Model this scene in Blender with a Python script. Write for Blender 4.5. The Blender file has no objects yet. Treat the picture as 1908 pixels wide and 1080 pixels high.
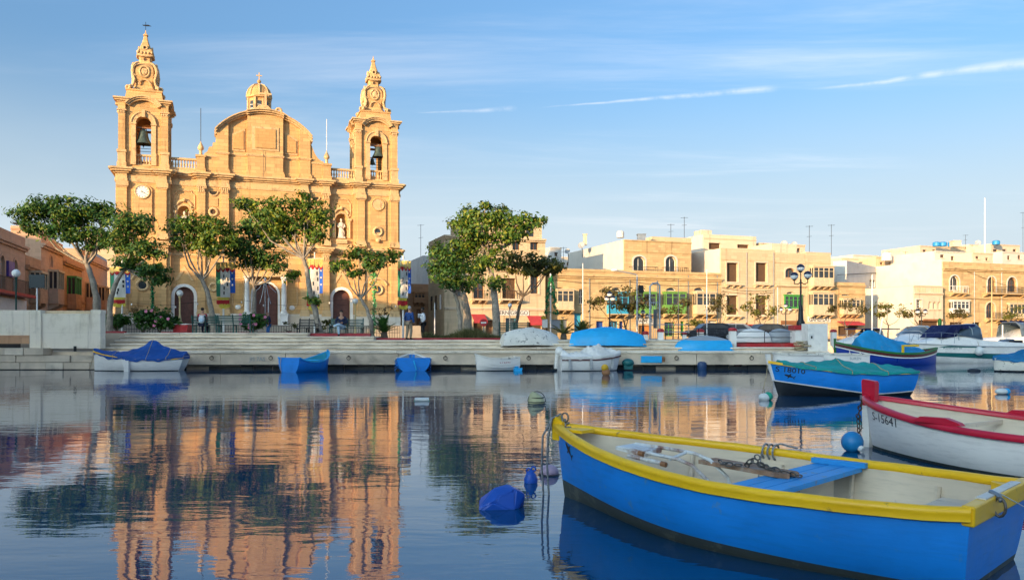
import bpy, bmesh, math, random
import numpy as np
from mathutils import Vector, Matrix
R = math.radians
PI = math.pi
SC = bpy.context.scene
COL = SC.collection

# ---------------------------------------------------------------- camera, sky, sun, exposure
F, CX, HY, CH = 1500.0, 954.0, 627.0, 1.6          # focal length and principal point in photo pixels, eye height in metres
cam_d = bpy.data.cameras.new('camera'); cam = bpy.data.objects.new('camera', cam_d); COL.objects.link(cam)
cam.location = (0, 0, CH); cam.rotation_euler = (R(90), 0, 0)
cam_d.sensor_width = 36.0; cam_d.lens = 36.0 * F / 1908.0; cam_d.shift_y = (HY - 540.0) / 1908.0
cam_d.clip_start = 0.05; cam_d.clip_end = 4000
SC.camera = cam

SUN_AZ = (-0.60, -0.80); SUN_EL = 10.2             # direction towards the sun on the ground, degrees above the horizon
SUN_STRENGTH, SKY_STRENGTH, EXPOSURE = 2.6, 0.15, 1.72
world = bpy.data.worlds.new('World'); SC.world = world; world.use_nodes = True
SC.view_settings.view_transform = 'Standard'; SC.view_settings.look = 'None'
SC.view_settings.gamma = 1.0; SC.view_settings.use_curve_mapping = False
SC.view_settings.exposure = EXPOSURE
SC.cycles.max_bounces = 6; SC.cycles.diffuse_bounces = 3; SC.cycles.glossy_bounces = 4
SC.cycles.transmission_bounces = 3; SC.cycles.transparent_max_bounces = 4
SC.cycles.caustics_reflective = False; SC.cycles.caustics_refractive = False
SC.cycles.sample_clamp_indirect = 6.0

def pix_dir(px, py):
    v = Vector(((px - CX) / F, 1.0, (HY - py) / F)); v.normalize(); return v

class NT:
    """small helper for node trees"""
    def __init__(s, tree): s.t = tree; s.n = tree.nodes; s.l = tree.links
    def node(s, kind, **kw):
        n = s.n.new(kind)
        for k, v in kw.items():
            if k.startswith('_'): setattr(n, k[1:], v)
        return n
    def link(s, a, b): s.l.new(a, b)
    def val(s, sock, v):
        if hasattr(v, 'is_linked') or isinstance(v, bpy.types.NodeSocket): s.l.new(v, sock)
        else: sock.default_value = v
    def math(s, op, a, b=0.0, clamp=False):
        n = s.n.new('ShaderNodeMath'); n.operation = op; n.use_clamp = clamp
        s.val(n.inputs[0], a); s.val(n.inputs[1], b)
        if op.startswith('SMOOTH'): n.inputs[2].default_value = 0.2
        return n.outputs[0]
    def vmath(s, op, a, b=(0, 0, 0)):
        n = s.n.new('ShaderNodeVectorMath'); n.operation = op
        s.val(n.inputs[0], a); s.val(n.inputs[1], b)
        return n.outputs['Value'] if op in ('DOT_PRODUCT', 'LENGTH') else n.outputs[0]
    def mix(s, fac, a, b, mode='MIX'):
        n = s.n.new('ShaderNodeMix'); n.data_type = 'RGBA'; n.blend_type = mode
        s.val(n.inputs[0], fac)
        for i, v in ((6, a), (7, b)):
            if isinstance(v, (tuple, list)): v = tuple(v) + (1.0,) if len(v) == 3 else tuple(v)
            s.val(n.inputs[i], v)
        return n.outputs[2]
    def noise(s, vec, scale, detail=4.0, rough=0.55, dist=0.0):
        n = s.n.new('ShaderNodeTexNoise'); s.l.new(vec, n.inputs['Vector'])
        n.inputs['Scale'].default_value = scale; n.inputs['Detail'].default_value = detail
        n.inputs['Roughness'].default_value = rough; n.inputs['Distortion'].default_value = dist
        return n.outputs['Fac']
    def ramp(s, fac, lo, hi, v0=0.0, v1=1.0):
        n = s.n.new('ShaderNodeMapRange'); s.val(n.inputs[0], fac)
        n.inputs[1].default_value = lo; n.inputs[2].default_value = hi
        n.inputs[3].default_value = v0; n.inputs[4].default_value = v1
        n.interpolation_type = 'SMOOTHSTEP'; return n.outputs[0]
    def mapping(s, vec, scale=(1, 1, 1), rot=(0, 0, 0), loc=(0, 0, 0)):
        n = s.n.new('ShaderNodeMapping'); s.l.new(vec, n.inputs['Vector'])
        n.inputs['Scale'].default_value = scale; n.inputs['Rotation'].default_value = rot; n.inputs['Location'].default_value = loc
        return n.outputs[0]

def build_world():
    t = NT(world.node_tree); world.node_tree.nodes.clear()
    out = t.node('ShaderNodeOutputWorld'); bg = t.node('ShaderNodeBackground')
    sky = t.node('ShaderNodeTexSky'); sky.sky_type = 'NISHITA'; sky.sun_disc = False
    sky.sun_elevation = R(SUN_EL); sky.sun_rotation = math.atan2(SUN_AZ[0], SUN_AZ[1]) % (2 * PI)
    sky.air_density = 1.0; sky.dust_density = 7.0; sky.ozone_density = 3.4; sky.altitude = 0
    tc = t.node('ShaderNodeTexCoord'); d = tc.outputs['Generated']
    sep = t.node('ShaderNodeSeparateXYZ'); t.link(d, sep.inputs[0])
    zc = t.math('MAXIMUM', sep.outputs[2], 0.04)
    cmb = t.node('ShaderNodeCombineXYZ')
    t.link(t.math('DIVIDE', sep.outputs[0], zc), cmb.inputs[0]); t.link(t.math('DIVIDE', sep.outputs[1], zc), cmb.inputs[1])
    pl = cmb.outputs[0]
    # thin cirrus, stretched along the wind
    m1 = t.mapping(pl, scale=(0.35, 1.3, 1), rot=(0, 0, R(-25)))
    c1 = t.noise(m1, 0.9, 7, 0.62, 0.6)
    m2 = t.mapping(pl, scale=(0.2, 0.2, 1), loc=(3.1, 1.7, 0))
    c2 = t.noise(m2, 1.0, 3, 0.5)
    cir = t.math('MULTIPLY', t.ramp(c1, 0.47, 0.82), t.ramp(c2, 0.40, 0.66))
    cir = t.math('MULTIPLY', cir, 0.6)
    # aircraft trails: bands along great circles between two directions
    def trail(pa, pb, width, strength):
        a, b = pix_dir(*pa), pix_dir(*pb); n = a.cross(b).normalized(); along = (b - a).normalized(); L = (b - a).length
        wob = t.noise(d, 9.0, 3)
        dist = t.math('ADD', t.vmath('DOT_PRODUCT', d, tuple(n)), t.math('MULTIPLY', t.math('SUBTRACT', wob, 0.5), width * 1.6))
        s = t.math('SUBTRACT', t.vmath('DOT_PRODUCT', d, tuple(along)), a.dot(along))
        taper = t.ramp(s, 0.0, L * 1.05, 0.25, 1.0)
        mask = t.math('SUBTRACT', 1.0, t.math('DIVIDE', t.math('ABSOLUTE', dist), t.math('MULTIPLY', taper, width)), clamp=True)
        ends = t.math('MULTIPLY', t.ramp(s, -0.02, L * 0.25), t.ramp(s, L * 1.04, L * 0.95))
        br = t.ramp(t.noise(d, 40.0, 4), 0.2, 0.6)
        return t.math('MULTIPLY', t.math('MULTIPLY', mask, ends), t.math('MULTIPLY', br, strength))
    tr = t.math('ADD', trail((1520, 165), (2010, 108), 0.008, 0.4), trail((1020, 200), (1440, 166), 0.0048, 0.42))
    tr = t.math('ADD', tr, trail((790, 210), (960, 203), 0.004, 0.35))
    fac = t.math('ADD', cir, tr, clamp=True)
    lum = t.math('ADD', t.math('MULTIPLY', t.vmath('DOT_PRODUCT', sky.outputs[0], (0.25, 0.45, 0.30)), 0.3), 1.15)
    white = t.node('ShaderNodeCombineXYZ')
    for i, k in enumerate((1.5, 1.5, 1.55)): t.link(t.math('MULTIPLY', lum, k), white.inputs[i])
    # clean dry air: keep the low sky from turning yellow
    sr = t.node('ShaderNodeSeparateColor'); t.link(sky.outputs[0], sr.inputs[0]); lm = t.vmath('DOT_PRODUCT', sky.outputs[0], (0.25, 0.5, 0.25))
    cr = t.node('ShaderNodeCombineColor')
    t.link(t.math('SMOOTH_MIN', sr.outputs[0], t.math('MULTIPLY', lm, 0.90)), cr.inputs[0]); t.link(t.math('SMOOTH_MIN', sr.outputs[1], t.math('MULTIPLY', lm, 1.02)), cr.inputs[1]); t.link(t.math('SMOOTH_MAX', sr.outputs[2], t.math('MULTIPLY', lm, 1.06)), cr.inputs[2])
    # pale evening haze low over the horizon, the same all round
    hz = t.math('MULTIPLY', t.ramp(sep.outputs[2], 0.33, 0.05), t.ramp(t.noise(t.mapping(d, scale=(1, 1, 3)), 1.6, 4), 0.2, 0.7, 0.6, 0.98))
    base = t.mix(hz, t.mix(1.0, cr.outputs[0], (0.74, 0.83, 0.83), 'MULTIPLY'), (1.58, 1.82, 1.98))
    colr = t.mix(fac, base, white.outputs[0])
    t.link(colr, bg.inputs['Color']); bg.inputs['Strength'].default_value = SKY_STRENGTH
    t.link(bg.outputs[0], out.inputs['Surface'])
build_world()

sun_d = bpy.data.lights.new('sun', 'SUN'); sun = bpy.data.objects.new('sun', sun_d); COL.objects.link(sun)
sun_d.energy = SUN_STRENGTH; sun_d.angle = R(0.6); sun_d.color = (1.0, 0.66, 0.33)
_sd = Vector((-SUN_AZ[0], -SUN_AZ[1], -math.tan(R(SUN_EL)))); sun.rotation_euler = _sd.to_track_quat('-Z', 'Y').to_euler()
sun.location = (-60, -40, 40)

# ---------------------------------------------------------------- placing by measured photo points
def P(px, py, D): return Vector(((px - CX) / F * D, D, CH + (HY - py) / F * D))
def X(px, D): return (px - CX) / F * D
def Z(py, D): return CH + (HY - py) / F * D
def DW(py, h=0.0): return F * (CH - h) / (py - HY)          # distance of a point of height h seen at row py
def WP(px, py, h=0.0):
    D = DW(py, h); return Vector((X(px, D), D, h))

class Plane:
    """a vertical facade plane through (px, D), turned by ang about z; u runs along it"""
    def __init__(s, px, D, ang):
        s.ang = R(ang); s.o = Vector((X(px, D), D, 0)); s.t = Vector((math.cos(s.ang), math.sin(s.ang), 0)); s.b = Vector((-math.sin(s.ang), math.cos(s.ang), 0))
    def u(s, px, w=0.0):
        k = (px - CX) / F; a = s.o + s.b * w
        return (k * a.y - a.x) / (s.t.x - k * s.t.y)
    def uh(s, px, py, w=0.0):
        u = s.u(px, w); d = (s.o + s.b * w + s.t * u).y
        return u, CH + (HY - py) / F * d
    def h(s, px, py, w=0.0): return s.uh(px, py, w)[1]
    def world(s, u, w=0.0, z=0.0): return s.o + s.t * u + s.b * w + Vector((0, 0, z))

# ---------------------------------------------------------------- mesh helpers
class MB:
    def __init__(s): s.v = []; s.f = []; s.cr = None
    def add(s, vs, fs):
        b = len(s.v); s.v += [tuple(v) for v in vs]; s.f += [tuple(i + b for i in f) for f in fs]; return s
    def box(s, x0, y0, z0, x1, y1, z1):
        if x0 > x1: x0, x1 = x1, x0
        if y0 > y1: y0, y1 = y1, y0
        if z0 > z1: z0, z1 = z1, z0
        return s.add([(x0, y0, z0), (x1, y0, z0), (x1, y1, z0), (x0, y1, z0), (x0, y0, z1), (x1, y0, z1), (x1, y1, z1), (x0, y1, z1)],
                     [(3, 2, 1, 0), (4, 5, 6, 7), (0, 1, 5, 4), (1, 2, 6, 5), (2, 3, 7, 6), (3, 0, 4, 7)])
    def hexa(s, bot, top):
        return s.add(list(bot) + list(top), [(3, 2, 1, 0), (4, 5, 6, 7), (0, 1, 5, 4), (1, 2, 6, 5), (2, 3, 7, 6), (3, 0, 4, 7)])
    def quad(s, a, b, c, d): return s.add([a, b, c, d], [(0, 1, 2, 3)])
    def prism(s, poly, a0, a1, ax='z'):
        """extrude a 2-D polygon: ax z -> poly is (x, y); ax y -> poly is (x, z); ax x -> poly is (y, z)"""
        n = len(poly)
        def p(q, a): return (q[0], q[1], a) if ax == 'z' else ((q[0], a, q[1]) if ax == 'y' else (a, q[0], q[1]))
        vs = [p(q, a0) for q in poly] + [p(q, a1) for q in poly]
        fs = [tuple(range(n - 1, -1, -1)), tuple(range(n, 2 * n))] + [(i, (i + 1) % n, n + (i + 1) % n, n + i) for i in range(n)]
        if ax == 'y': fs = [tuple(reversed(f)) for f in fs]
        return s.add(vs, fs)
    def tube(s, path, r, n=8, caps=True, sq=1.0):
        path = [Vector(p) for p in path]; m = len(path)
        rs = r if isinstance(r, (list, tuple)) else [r] * m
        vs = []; up = Vector((0, 0, 1)); prev = None
        for i, p in enumerate(path):
            t = (path[min(i + 1, m - 1)] - path[max(i - 1, 0)])
            t = t.normalized() if t.length > 1e-9 else Vector((0, 0, 1))
            if prev is None:
                a = t.cross(up)
                if a.length < 0.05: a = t.cross(Vector((0, 1, 0)))
            else: a = prev - t * prev.dot(t)
            a = a.normalized() if a.length > 1e-6 else Vector((1, 0, 0)); prev = a; b = t.cross(a)
            for k in range(n):
                an = 2 * PI * k / n; vs.append(p + a * (math.cos(an) * rs[i]) + b * (math.sin(an) * rs[i] * sq))
        fs = [(i * n + k, i * n + (k + 1) % n, (i + 1) * n + (k + 1) % n, (i + 1) * n + k) for i in range(m - 1) for k in range(n)]
        if caps: fs += [tuple(range(n - 1, -1, -1)), tuple((m - 1) * n + k for k in range(n))]
        return s.add(vs, fs)
    def lathe(s, prof, c=(0, 0, 0), n=16, sx=1.0, sy=1.0, rot=0.0):
        vs = []; m = len(prof)
        for r, z in prof:
            for k in range(n):
                a = 2 * PI * k / n + rot; vs.append((c[0] + r * math.cos(a) * sx, c[1] + r * math.sin(a) * sy, c[2] + z))
        fs = [(i * n + k, i * n + (k + 1) % n, (i + 1) * n + (k + 1) % n, (i + 1) * n + k) for i in range(m - 1) for k in range(n)]
        fs += [tuple(range(n - 1, -1, -1)), tuple((m - 1) * n + k for k in range(n))]
        return s.add(vs, fs)
    def sphere(s, c, r, sx=1, sy=1, sz=1, n=14, m=9):
        prof = [(max(1e-4, r * math.sin(PI * i / m)), -r * sz * math.cos(PI * i / m)) for i in range(m + 1)]
        return s.lathe(prof, c, n, sx, sy)
    def torus(s, c, R0, r, axis='y', n=20, m=8, a0=0.0, a1=2 * PI, sx=1.0, sz=1.0):
        full = abs(a1 - a0 - 2 * PI) < 1e-6; pts = []
        for i in range(n + 1):
            a = a0 + (a1 - a0) * i / n
            q = (R0 * math.cos(a) * sx, R0 * math.sin(a) * sz)
            pts.append((c[0] + q[0], c[1], c[2] + q[1]) if axis == 'y' else ((c[0], c[1] + q[0], c[2] + q[1]) if axis == 'x' else (c[0] + q[0], c[1] + q[1], c[2])))
        return s.tube(pts, r, m, caps=not full)
    def grid(s, pts, closed_u=False):
        """rows of points -> quads"""
        m = len(pts); n = len(pts[0]); vs = [p for row in pts for p in row]; fs = []
        for i in range(m - 1):
            for k in range(n if closed_u else n - 1):
                k2 = (k + 1) % n; fs.append((i * n + k, i * n + k2, (i + 1) * n + k2, (i + 1) * n + k))
        return s.add(vs, fs)
    def xform(s, M, start=0):
        for i in range(start, len(s.v)): s.v[i] = tuple(M @ Vector(s.v[i]))
        return s
    def mesh(s, name, smooth=None):
        me = bpy.data.meshes.new(name); me.from_pydata([tuple(v) for v in s.v], [], s.f)
        if smooth:
            me.polygons.foreach_set('use_smooth', [True] * len(me.polygons))
            me.set_sharp_from_angle(angle=R(smooth))
        me.update(); return me
    def build(s, name, mat, parent=None, smooth=None, fix=False):
        me = s.mesh(name, smooth)
        if fix:
            bm = bmesh.new(); bm.from_mesh(me); bmesh.ops.recalc_face_normals(bm, faces=bm.faces); bm.to_mesh(me); bm.free()
        return link(name, me, mat, parent)

def link(name, me, mat, parent=None, loc=None, rz=None):
    o = bpy.data.objects.new(name, me)
    if mat is not None and me is not None and len(me.materials) == 0: me.materials.append(mat)
    COL.objects.link(o); o.parent = parent
    if loc is not None: o.location = loc
    if rz is not None: o.rotation_euler = (0, 0, rz)
    return o
def tag(o, label=None, cat=None, group=None, kind=None):
    if label: o['label'] = label
    if cat: o['category'] = cat
    if group: o['group'] = group
    if kind: o['kind'] = kind
    return o
def empty(name, loc=(0, 0, 0), rz=0.0, label=None, cat=None, group=None):
    o = bpy.data.objects.new(name, None); o.empty_display_size = 0.3; COL.objects.link(o)
    o.location = loc; o.rotation_euler = (0, 0, rz); return tag(o, label, cat, group)
def struct(o): o['kind'] = 'structure'; return o
def copy_tree(o, parent=None):
    c = o.copy(); COL.objects.link(c); c.parent = parent
    for ch in o.children: copy_tree(ch, c)
    return c
def text_mesh(body, size=1.0, extrude=0.004, bold=0.0):
    cu = bpy.data.curves.new('lettering', 'FONT'); cu.body = body; cu.size = size; cu.extrude = extrude; cu.offset = bold
    cu.align_x = 'LEFT'; cu.resolution_u = 3
    ob = bpy.data.objects.new('lettering', cu); COL.objects.link(ob)
    bpy.context.view_layer.update()
    me = bpy.data.meshes.new_from_object(ob.evaluated_get(bpy.context.evaluated_depsgraph_get()))
    bpy.data.objects.remove(ob); bpy.data.curves.remove(cu); return me
def rnd(seed): return random.Random(seed)

# wall with holes: a = along, b = into the wall; holes (a0, a1, z0, z1, arched)
def arc_pts(h, n=10):
    a0, a1, z0, z1, ar = h; c = (a0 + a1) / 2; r = (a1 - a0) / 2
    rise = min(r, (z1 - z0) * 0.9) if ar is True else ar
    sp = z1 - rise
    return sp, [(c - r * math.cos(PI * i / n), sp + rise * math.sin(PI * i / n)) for i in range(n + 1)]
def holed(mb, tr, a0, a1, z0, z1, holes, depth, back=False):
    xs = {a0, a1}; zs = {z0, z1}
    for h in holes:
        xs |= {h[0], h[1]}; zs |= {h[2], h[3]}
        if h[4]: zs.add(arc_pts(h)[0])
    xs = sorted(x for x in xs if a0 - 1e-6 <= x <= a1 + 1e-6); zs = sorted(z for z in zs if z0 - 1e-6 <= z <= z1 + 1e-6)
    for lay in ((0.0, depth) if back else (0.0,)):
        fl = lay > 0
        def q(*p):
            p = [tr(a, lay, z) for a, z in p]
            mb.add(p[::-1] if fl else p, [tuple(range(len(p)))])
        for i in range(len(xs) - 1):
            for k in range(len(zs) - 1):
                cx, cz = (xs[i] + xs[i + 1]) / 2, (zs[k] + zs[k + 1]) / 2
                if any(h[0] < cx < h[1] and h[2] < cz < h[3] for h in holes): continue
                q((xs[i], zs[k]), (xs[i + 1], zs[k]), (xs[i + 1], zs[k + 1]), (xs[i], zs[k + 1]))
        for h in holes:
            if h[4]:
                sp, ar = arc_pts(h); m = len(ar) // 2
                for i in range(m): q((h[0], h[3]), ar[i], ar[i + 1])
                for i in range(m, len(ar) - 1): q((h[1], h[3]), ar[i], ar[i + 1])
    for h in holes:
        if h[4]:
            sp, ar = arc_pts(h); out = [(h[0], h[2])] + ar + [(h[1], h[2])]
        else: out = [(h[0], h[2]), (h[0], h[3]), (h[1], h[3]), (h[1], h[2])]
        for i in range(len(out)):
            p, r = out[i], out[(i + 1) % len(out)]
            mb.add([tr(p[0], 0, p[1]), tr(r[0], 0, r[1]), tr(r[0], depth, r[1]), tr(p[0], depth, p[1])], [(0, 1, 2, 3)])
def hole_poly(h):
    if h[4]:
        sp, ar = arc_pts(h); return [(h[0], h[2])] + ar + [(h[1], h[2])]
    return [(h[0], h[2]), (h[0], h[3]), (h[1], h[3]), (h[1], h[2])]
def inset_poly(h, d): return hole_poly((h[0] + d, h[1] - d, h[2] + d * 0.5, h[3] - d, h[4] if h[4] in (True, False) else max(0.05, h[4] - d * 0.3)))
def ring(mb, h, w0, w1, y0, y1, sill=True):
    """a frame of width w1-w0 around hole h (grown by w), from depth y0 to y1 (local x, z front)"""
    def grow(w):
        pts = hole_poly((h[0] - w, h[1] + w, h[2] - (w if sill else 0), h[3] + w, (h[4] if h[4] in (True, False) else h[4])))
        return pts
    A, B = grow(w0), grow(w1); n = len(A); loop = n if sill else n - 1
    for i in range(loop):
        j = (i + 1) % n
        mb.quad((B[i][0], y0, B[i][1]), (A[i][0], y0, A[i][1]), (A[j][0], y0, A[j][1]), (B[j][0], y0, B[j][1]))
        mb.quad((B[j][0], y0, B[j][1]), (B[j][0], y1, B[j][1]), (B[i][0], y1, B[i][1]), (B[i][0], y0, B[i][1]))
        mb.quad((A[i][0], y0, A[i][1]), (A[i][0], y1, A[i][1]), (A[j][0], y1, A[j][1]), (A[j][0], y0, A[j][1]))
# ---------------------------------------------------------------- materials
MATS = {}
def new_mat(name):
    m = bpy.data.materials.new(name); m.use_nodes = True; t = NT(m.node_tree); m.node_tree.nodes.clear()
    out = t.node('ShaderNodeOutputMaterial'); b = t.node('ShaderNodeBsdfPrincipled'); t.link(b.outputs[0], out.inputs['Surface'])
    tc = t.node('ShaderNodeTexCoord'); MATS[name] = m
    return m, t, b, tc.outputs['Object']
def bump(t, b, h, strength=0.3, dist=0.02):
    n = t.node('ShaderNodeBump'); n.inputs['Strength'].default_value = strength; n.inputs['Distance'].default_value = dist
    t.link(h, n.inputs['Height']); t.link(n.outputs[0], b.inputs['Normal'])
def c4(c): return (c[0], c[1], c[2], 1.0)
def plain(name, col, rough=0.6, metal=0.0, var=0.12, scale=3.0, bmp=0.15, dirt=None, dirt_amt=0.3, spec=0.5):
    m, t, b, oc = new_mat(name)
    n = t.noise(oc, scale, 5); f = t.ramp(n, 0.3, 0.7)
    c = t.mix(f, tuple(x * (1 - var) for x in col), tuple(min(1, x * (1 + var)) for x in col))
    if dirt:
        d = t.ramp(t.noise(oc, scale * 0.6, 7, 0.65, 0.4), 0.5, 0.72); c = t.mix(t.math('MULTIPLY', d, dirt_amt), c, dirt)
    t.link(c, b.inputs['Base Color']); b.inputs['Metallic'].default_value = metal; b.inputs['Specular IOR Level'].default_value = spec
    t.link(t.ramp(n, 0.2, 0.8, max(0.02, rough - 0.08), min(1, rough + 0.08)), b.inputs['Roughness'])
    if bmp: bump(t, b, t.noise(oc, scale * 8, 4), bmp, 0.01)
    return m
def stone(name, col, bw=0.9, bh=0.32, mortar=0.72, var=0.16, stain=0.5, warm=(1, 1, 1), patch=None, patch_amt=0.0, low=None):
    """coursed ashlar on any vertical face, soot and rain stains with noise"""
    m, t, b, oc = new_mat(name)
    sp = t.node('ShaderNodeSeparateXYZ'); t.link(oc, sp.inputs[0])
    cb = t.node('ShaderNodeCombineXYZ'); t.link(t.math('ADD', sp.outputs[0], sp.outputs[1]), cb.inputs[0]); t.link(sp.outputs[2], cb.inputs[1])
    br = t.node('ShaderNodeTexBrick'); t.link(cb.outputs[0], br.inputs['Vector'])
    br.inputs['Scale'].default_value = 1.0; br.inputs['Brick Width'].default_value = bw; br.inputs['Row Height'].default_value = bh
    br.inputs['Mortar Size'].default_value = 0.012; br.inputs['Mortar Smooth'].default_value = 0.3; br.inputs['Bias'].default_value = 0.0
    lo = tuple(x * (1 - var) for x in col); hi = tuple(min(0.9, x * (1 + var)) for x in col)
    br.inputs['Color1'].default_value = c4(lo); br.inputs['Color2'].default_value = c4(hi)
    br.inputs['Mortar'].default_value = c4(tuple(x * mortar for x in col))
    c = br.outputs['Color']
    n1 = t.noise(oc, 0.35, 6, 0.6, 0.3); n2 = t.noise(oc, 2.3, 6, 0.65)
    c = t.mix(t.math('MULTIPLY', t.ramp(n1, 0.42, 0.72), 0.55), c, tuple(min(0.9, x * y) for x, y in zip(col, (1.16, 1.1, 1.0))))
    # rain streaks: noise stretched downwards
    st = t.noise(t.mapping(oc, scale=(1.6, 1.6, 0.12)), 1.0, 6, 0.7); sm = t.math('MULTIPLY', t.ramp(st, 0.54, 0.74), stain)
    c = t.mix(sm, c, tuple(x * k for x, k in zip(col, (0.42, 0.38, 0.36))))
    c = t.mix(t.math('MULTIPLY', t.ramp(n2, 0.58, 0.75), stain * 0.5), c, tuple(x * 0.55 for x in col))
    if patch: c = t.mix(t.math('MULTIPLY', t.ramp(t.noise(oc, 0.5 if name != 'church_trim' else 1.7, 7, 0.7), 0.46 if name != 'church_trim' else 0.54, 0.62), patch_amt), c, patch)
    t.link(c, b.inputs['Base Color']); b.inputs['Roughness'].default_value = 0.88; b.inputs['Specular IOR Level'].default_value = 0.2
    h = t.math('ADD', t.math('MULTIPLY', br.outputs['Fac'], -0.6), t.math('MULTIPLY', t.noise(oc, 9, 6), 0.7))
    bump(t, b, h, 0.45, 0.03)
    return m
def tarp(name, col, rough=0.62, fold=1.0):
    m, t, b, oc = new_mat(name)
    n = t.noise(oc, 1.4, 4); w = t.noise(t.mapping(oc, scale=(0.8, 2.6, 2)), 2.2, 5, 0.6, 1.2)
    c = t.mix(t.ramp(n, 0.3, 0.7), tuple(x * 0.82 for x in col), tuple(min(1, x * 1.14) for x in col))
    c = t.mix(t.math('MULTIPLY', t.ramp(t.noise(oc, 5, 6), 0.55, 0.75), 0.22), c, (0.32, 0.32, 0.3))
    t.link(c, b.inputs['Base Color']); b.inputs['Roughness'].default_value = rough; b.inputs['Specular IOR Level'].default_value = 0.3
    bump(t, b, t.math('ADD', t.math('MULTIPLY', w, 1.0), t.math('MULTIPLY', t.noise(oc, 60, 2), 0.05)), 0.5 * fold, 0.08)
    return m
def paint(name, col, rough=0.42, wear=None, wear_amt=0.5, wscale=6.0, var=0.1, thr=0.62, brush=True):
    """brushed boat paint with chips, scum and uneven gloss"""
    m, t, b, oc = new_mat(name)
    n = t.noise(oc, 1.1, 5); c = t.mix(t.ramp(n, 0.3, 0.7), tuple(x * (1 - var) for x in col), tuple(min(1, x * (1 + var)) for x in col))
    g = t.noise(t.mapping(oc, scale=(1.2, 1.2, 9)), 3.0, 5, 0.6)
    c = t.mix(t.math('MULTIPLY', t.ramp(g, 0.45, 0.75), 0.38), c, tuple(x * 0.66 for x in col))
    if wear:
        ch = t.ramp(t.noise(oc, wscale, 9, 0.72, 0.3), thr, thr + 0.07); c = t.mix(t.math('MULTIPLY', ch, wear_amt), c, wear)
    t.link(c, b.inputs['Base Color'])
    t.link(t.ramp(n, 0.25, 0.75, rough - 0.1, rough + 0.14), b.inputs['Roughness'])
    bump(t, b, t.math('ADD', g, t.math('MULTIPLY', t.noise(oc, 28, 5), 0.5)), 0.16, 0.012)
    return m
def leafmat(name, c0, c1, c2):
    m, t, b, oc = new_mat(name)
    ge = t.node('ShaderNodeNewGeometry'); r = ge.outputs['Random Per Island']
    c = t.mix(t.ramp(r, 0.0, 0.55), c0, c1); c = t.mix(t.ramp(r, 0.6, 1.0), c, c2)
    n = t.ramp(t.noise(oc, 0.9, 3), 0.35, 0.65); c = t.mix(n, t.mix(0.45, c, tuple(x * 0.55 for x in c0)), c)
    t.link(c, b.inputs['Base Color']); b.inputs['Roughness'].default_value = 0.5; b.inputs['Specular IOR Level'].default_value = 0.35
    tr = t.node('ShaderNodeBsdfTranslucent'); t.link(c, tr.inputs['Color']); mx = t.node('ShaderNodeMixShader'); mx.inputs[0].default_value = 0.35
    out = [n for n in t.n if n.type == 'OUTPUT_MATERIAL'][0]
    t.link(b.outputs[0], mx.inputs[1]); t.link(tr.outputs[0], mx.inputs[2]); t.link(mx.outputs[0], out.inputs['Surface'])
    return m
def glass(name, col=(0.02, 0.025, 0.03), rough=0.08):
    m, t, b, oc = new_mat(name)
    t.link(t.mix(t.ramp(t.noise(oc, 0.9, 2), 0.35, 0.65), col, tuple(x * 2.0 for x in col)), b.inputs['Base Color'])
    b.inputs['Roughness'].default_value = rough; b.inputs['Specular IOR Level'].default_value = 0.7; return m

LIME = (0.60, 0.37, 0.165)
stone('church_stone', LIME, 0.95, 0.36, 0.60, 0.16, 0.8)
stone('church_trim', (0.62, 0.42, 0.22), 1.1, 0.5, 0.8, 0.08, 0.95, patch=(0.20, 0.145, 0.085), patch_amt=0.5)
stone('church_panel', (0.54, 0.32, 0.13), 0.7, 0.3, 0.72, 0.09, 0.3)
stone('church_plinth', (0.68, 0.61, 0.52), 1.1, 0.45, 0.82, 0.08, 0.5, patch=(0.52, 0.38, 0.24), patch_amt=0.6)
plain('white_stone', (0.80, 0.77, 0.72), 0.75, var=0.08, scale=1.2, dirt=(0.35, 0.3, 0.24), dirt_amt=0.35)
plain('statue_stone', (0.68, 0.60, 0.50), 0.8, var=0.1, scale=2.5, dirt=(0.25, 0.2, 0.15), dirt_amt=0.4)
stone('house_honey', (0.56, 0.395, 0.21), 0.8, 0.33, 0.70, 0.18, 0.85)
stone('house_cream', (0.62, 0.475, 0.31), 0.9, 0.4, 0.82, 0.09, 0.75)
stone('house_pale', (0.64, 0.53, 0.40), 1.2, 0.5, 0.92, 0.04, 0.75)
stone('house_brown', (0.50, 0.29, 0.17), 0.8, 0.33, 0.78, 0.14, 0.5)
stone('house_rose', (0.58, 0.37, 0.25), 0.9, 0.36, 0.84, 0.1, 0.6)
plain('plaster_white', (0.62, 0.57, 0.50), 0.85, var=0.05, scale=0.7, dirt=(0.45, 0.4, 0.34), dirt_amt=0.35)
plain('plaster_grey', (0.58, 0.57, 0.55), 0.85, var=0.06, scale=0.8, dirt=(0.35, 0.34, 0.32), dirt_amt=0.35)
stone('wall_render', (0.86, 0.76, 0.62), 4.0, 0.9, 0.90, 0.03, 0.9, patch=(0.62, 0.53, 0.40), patch_amt=0.75)
plain('shop_white', (0.72, 0.70, 0.66), 0.7, var=0.05)
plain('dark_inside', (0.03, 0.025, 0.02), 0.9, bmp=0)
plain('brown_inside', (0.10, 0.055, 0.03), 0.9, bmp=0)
glass('glass_dark'); glass('glass_sky', (0.05, 0.07, 0.09), 0.05)
plain('door_wood', (0.115, 0.042, 0.030), 0.55, var=0.2, scale=5)
plain('wood_brown', (0.25, 0.11, 0.045), 0.6, var=0.25, scale=6)
plain('wood_weathered', (0.30, 0.17, 0.10), 0.75, var=0.35, scale=9, dirt=(0.42, 0.38, 0.34), dirt_amt=0.7)
plain('orange_wood', (0.5, 0.2, 0.05), 0.6)
plain('frame_white', (0.72, 0.70, 0.66), 0.5, var=0.05)
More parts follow.
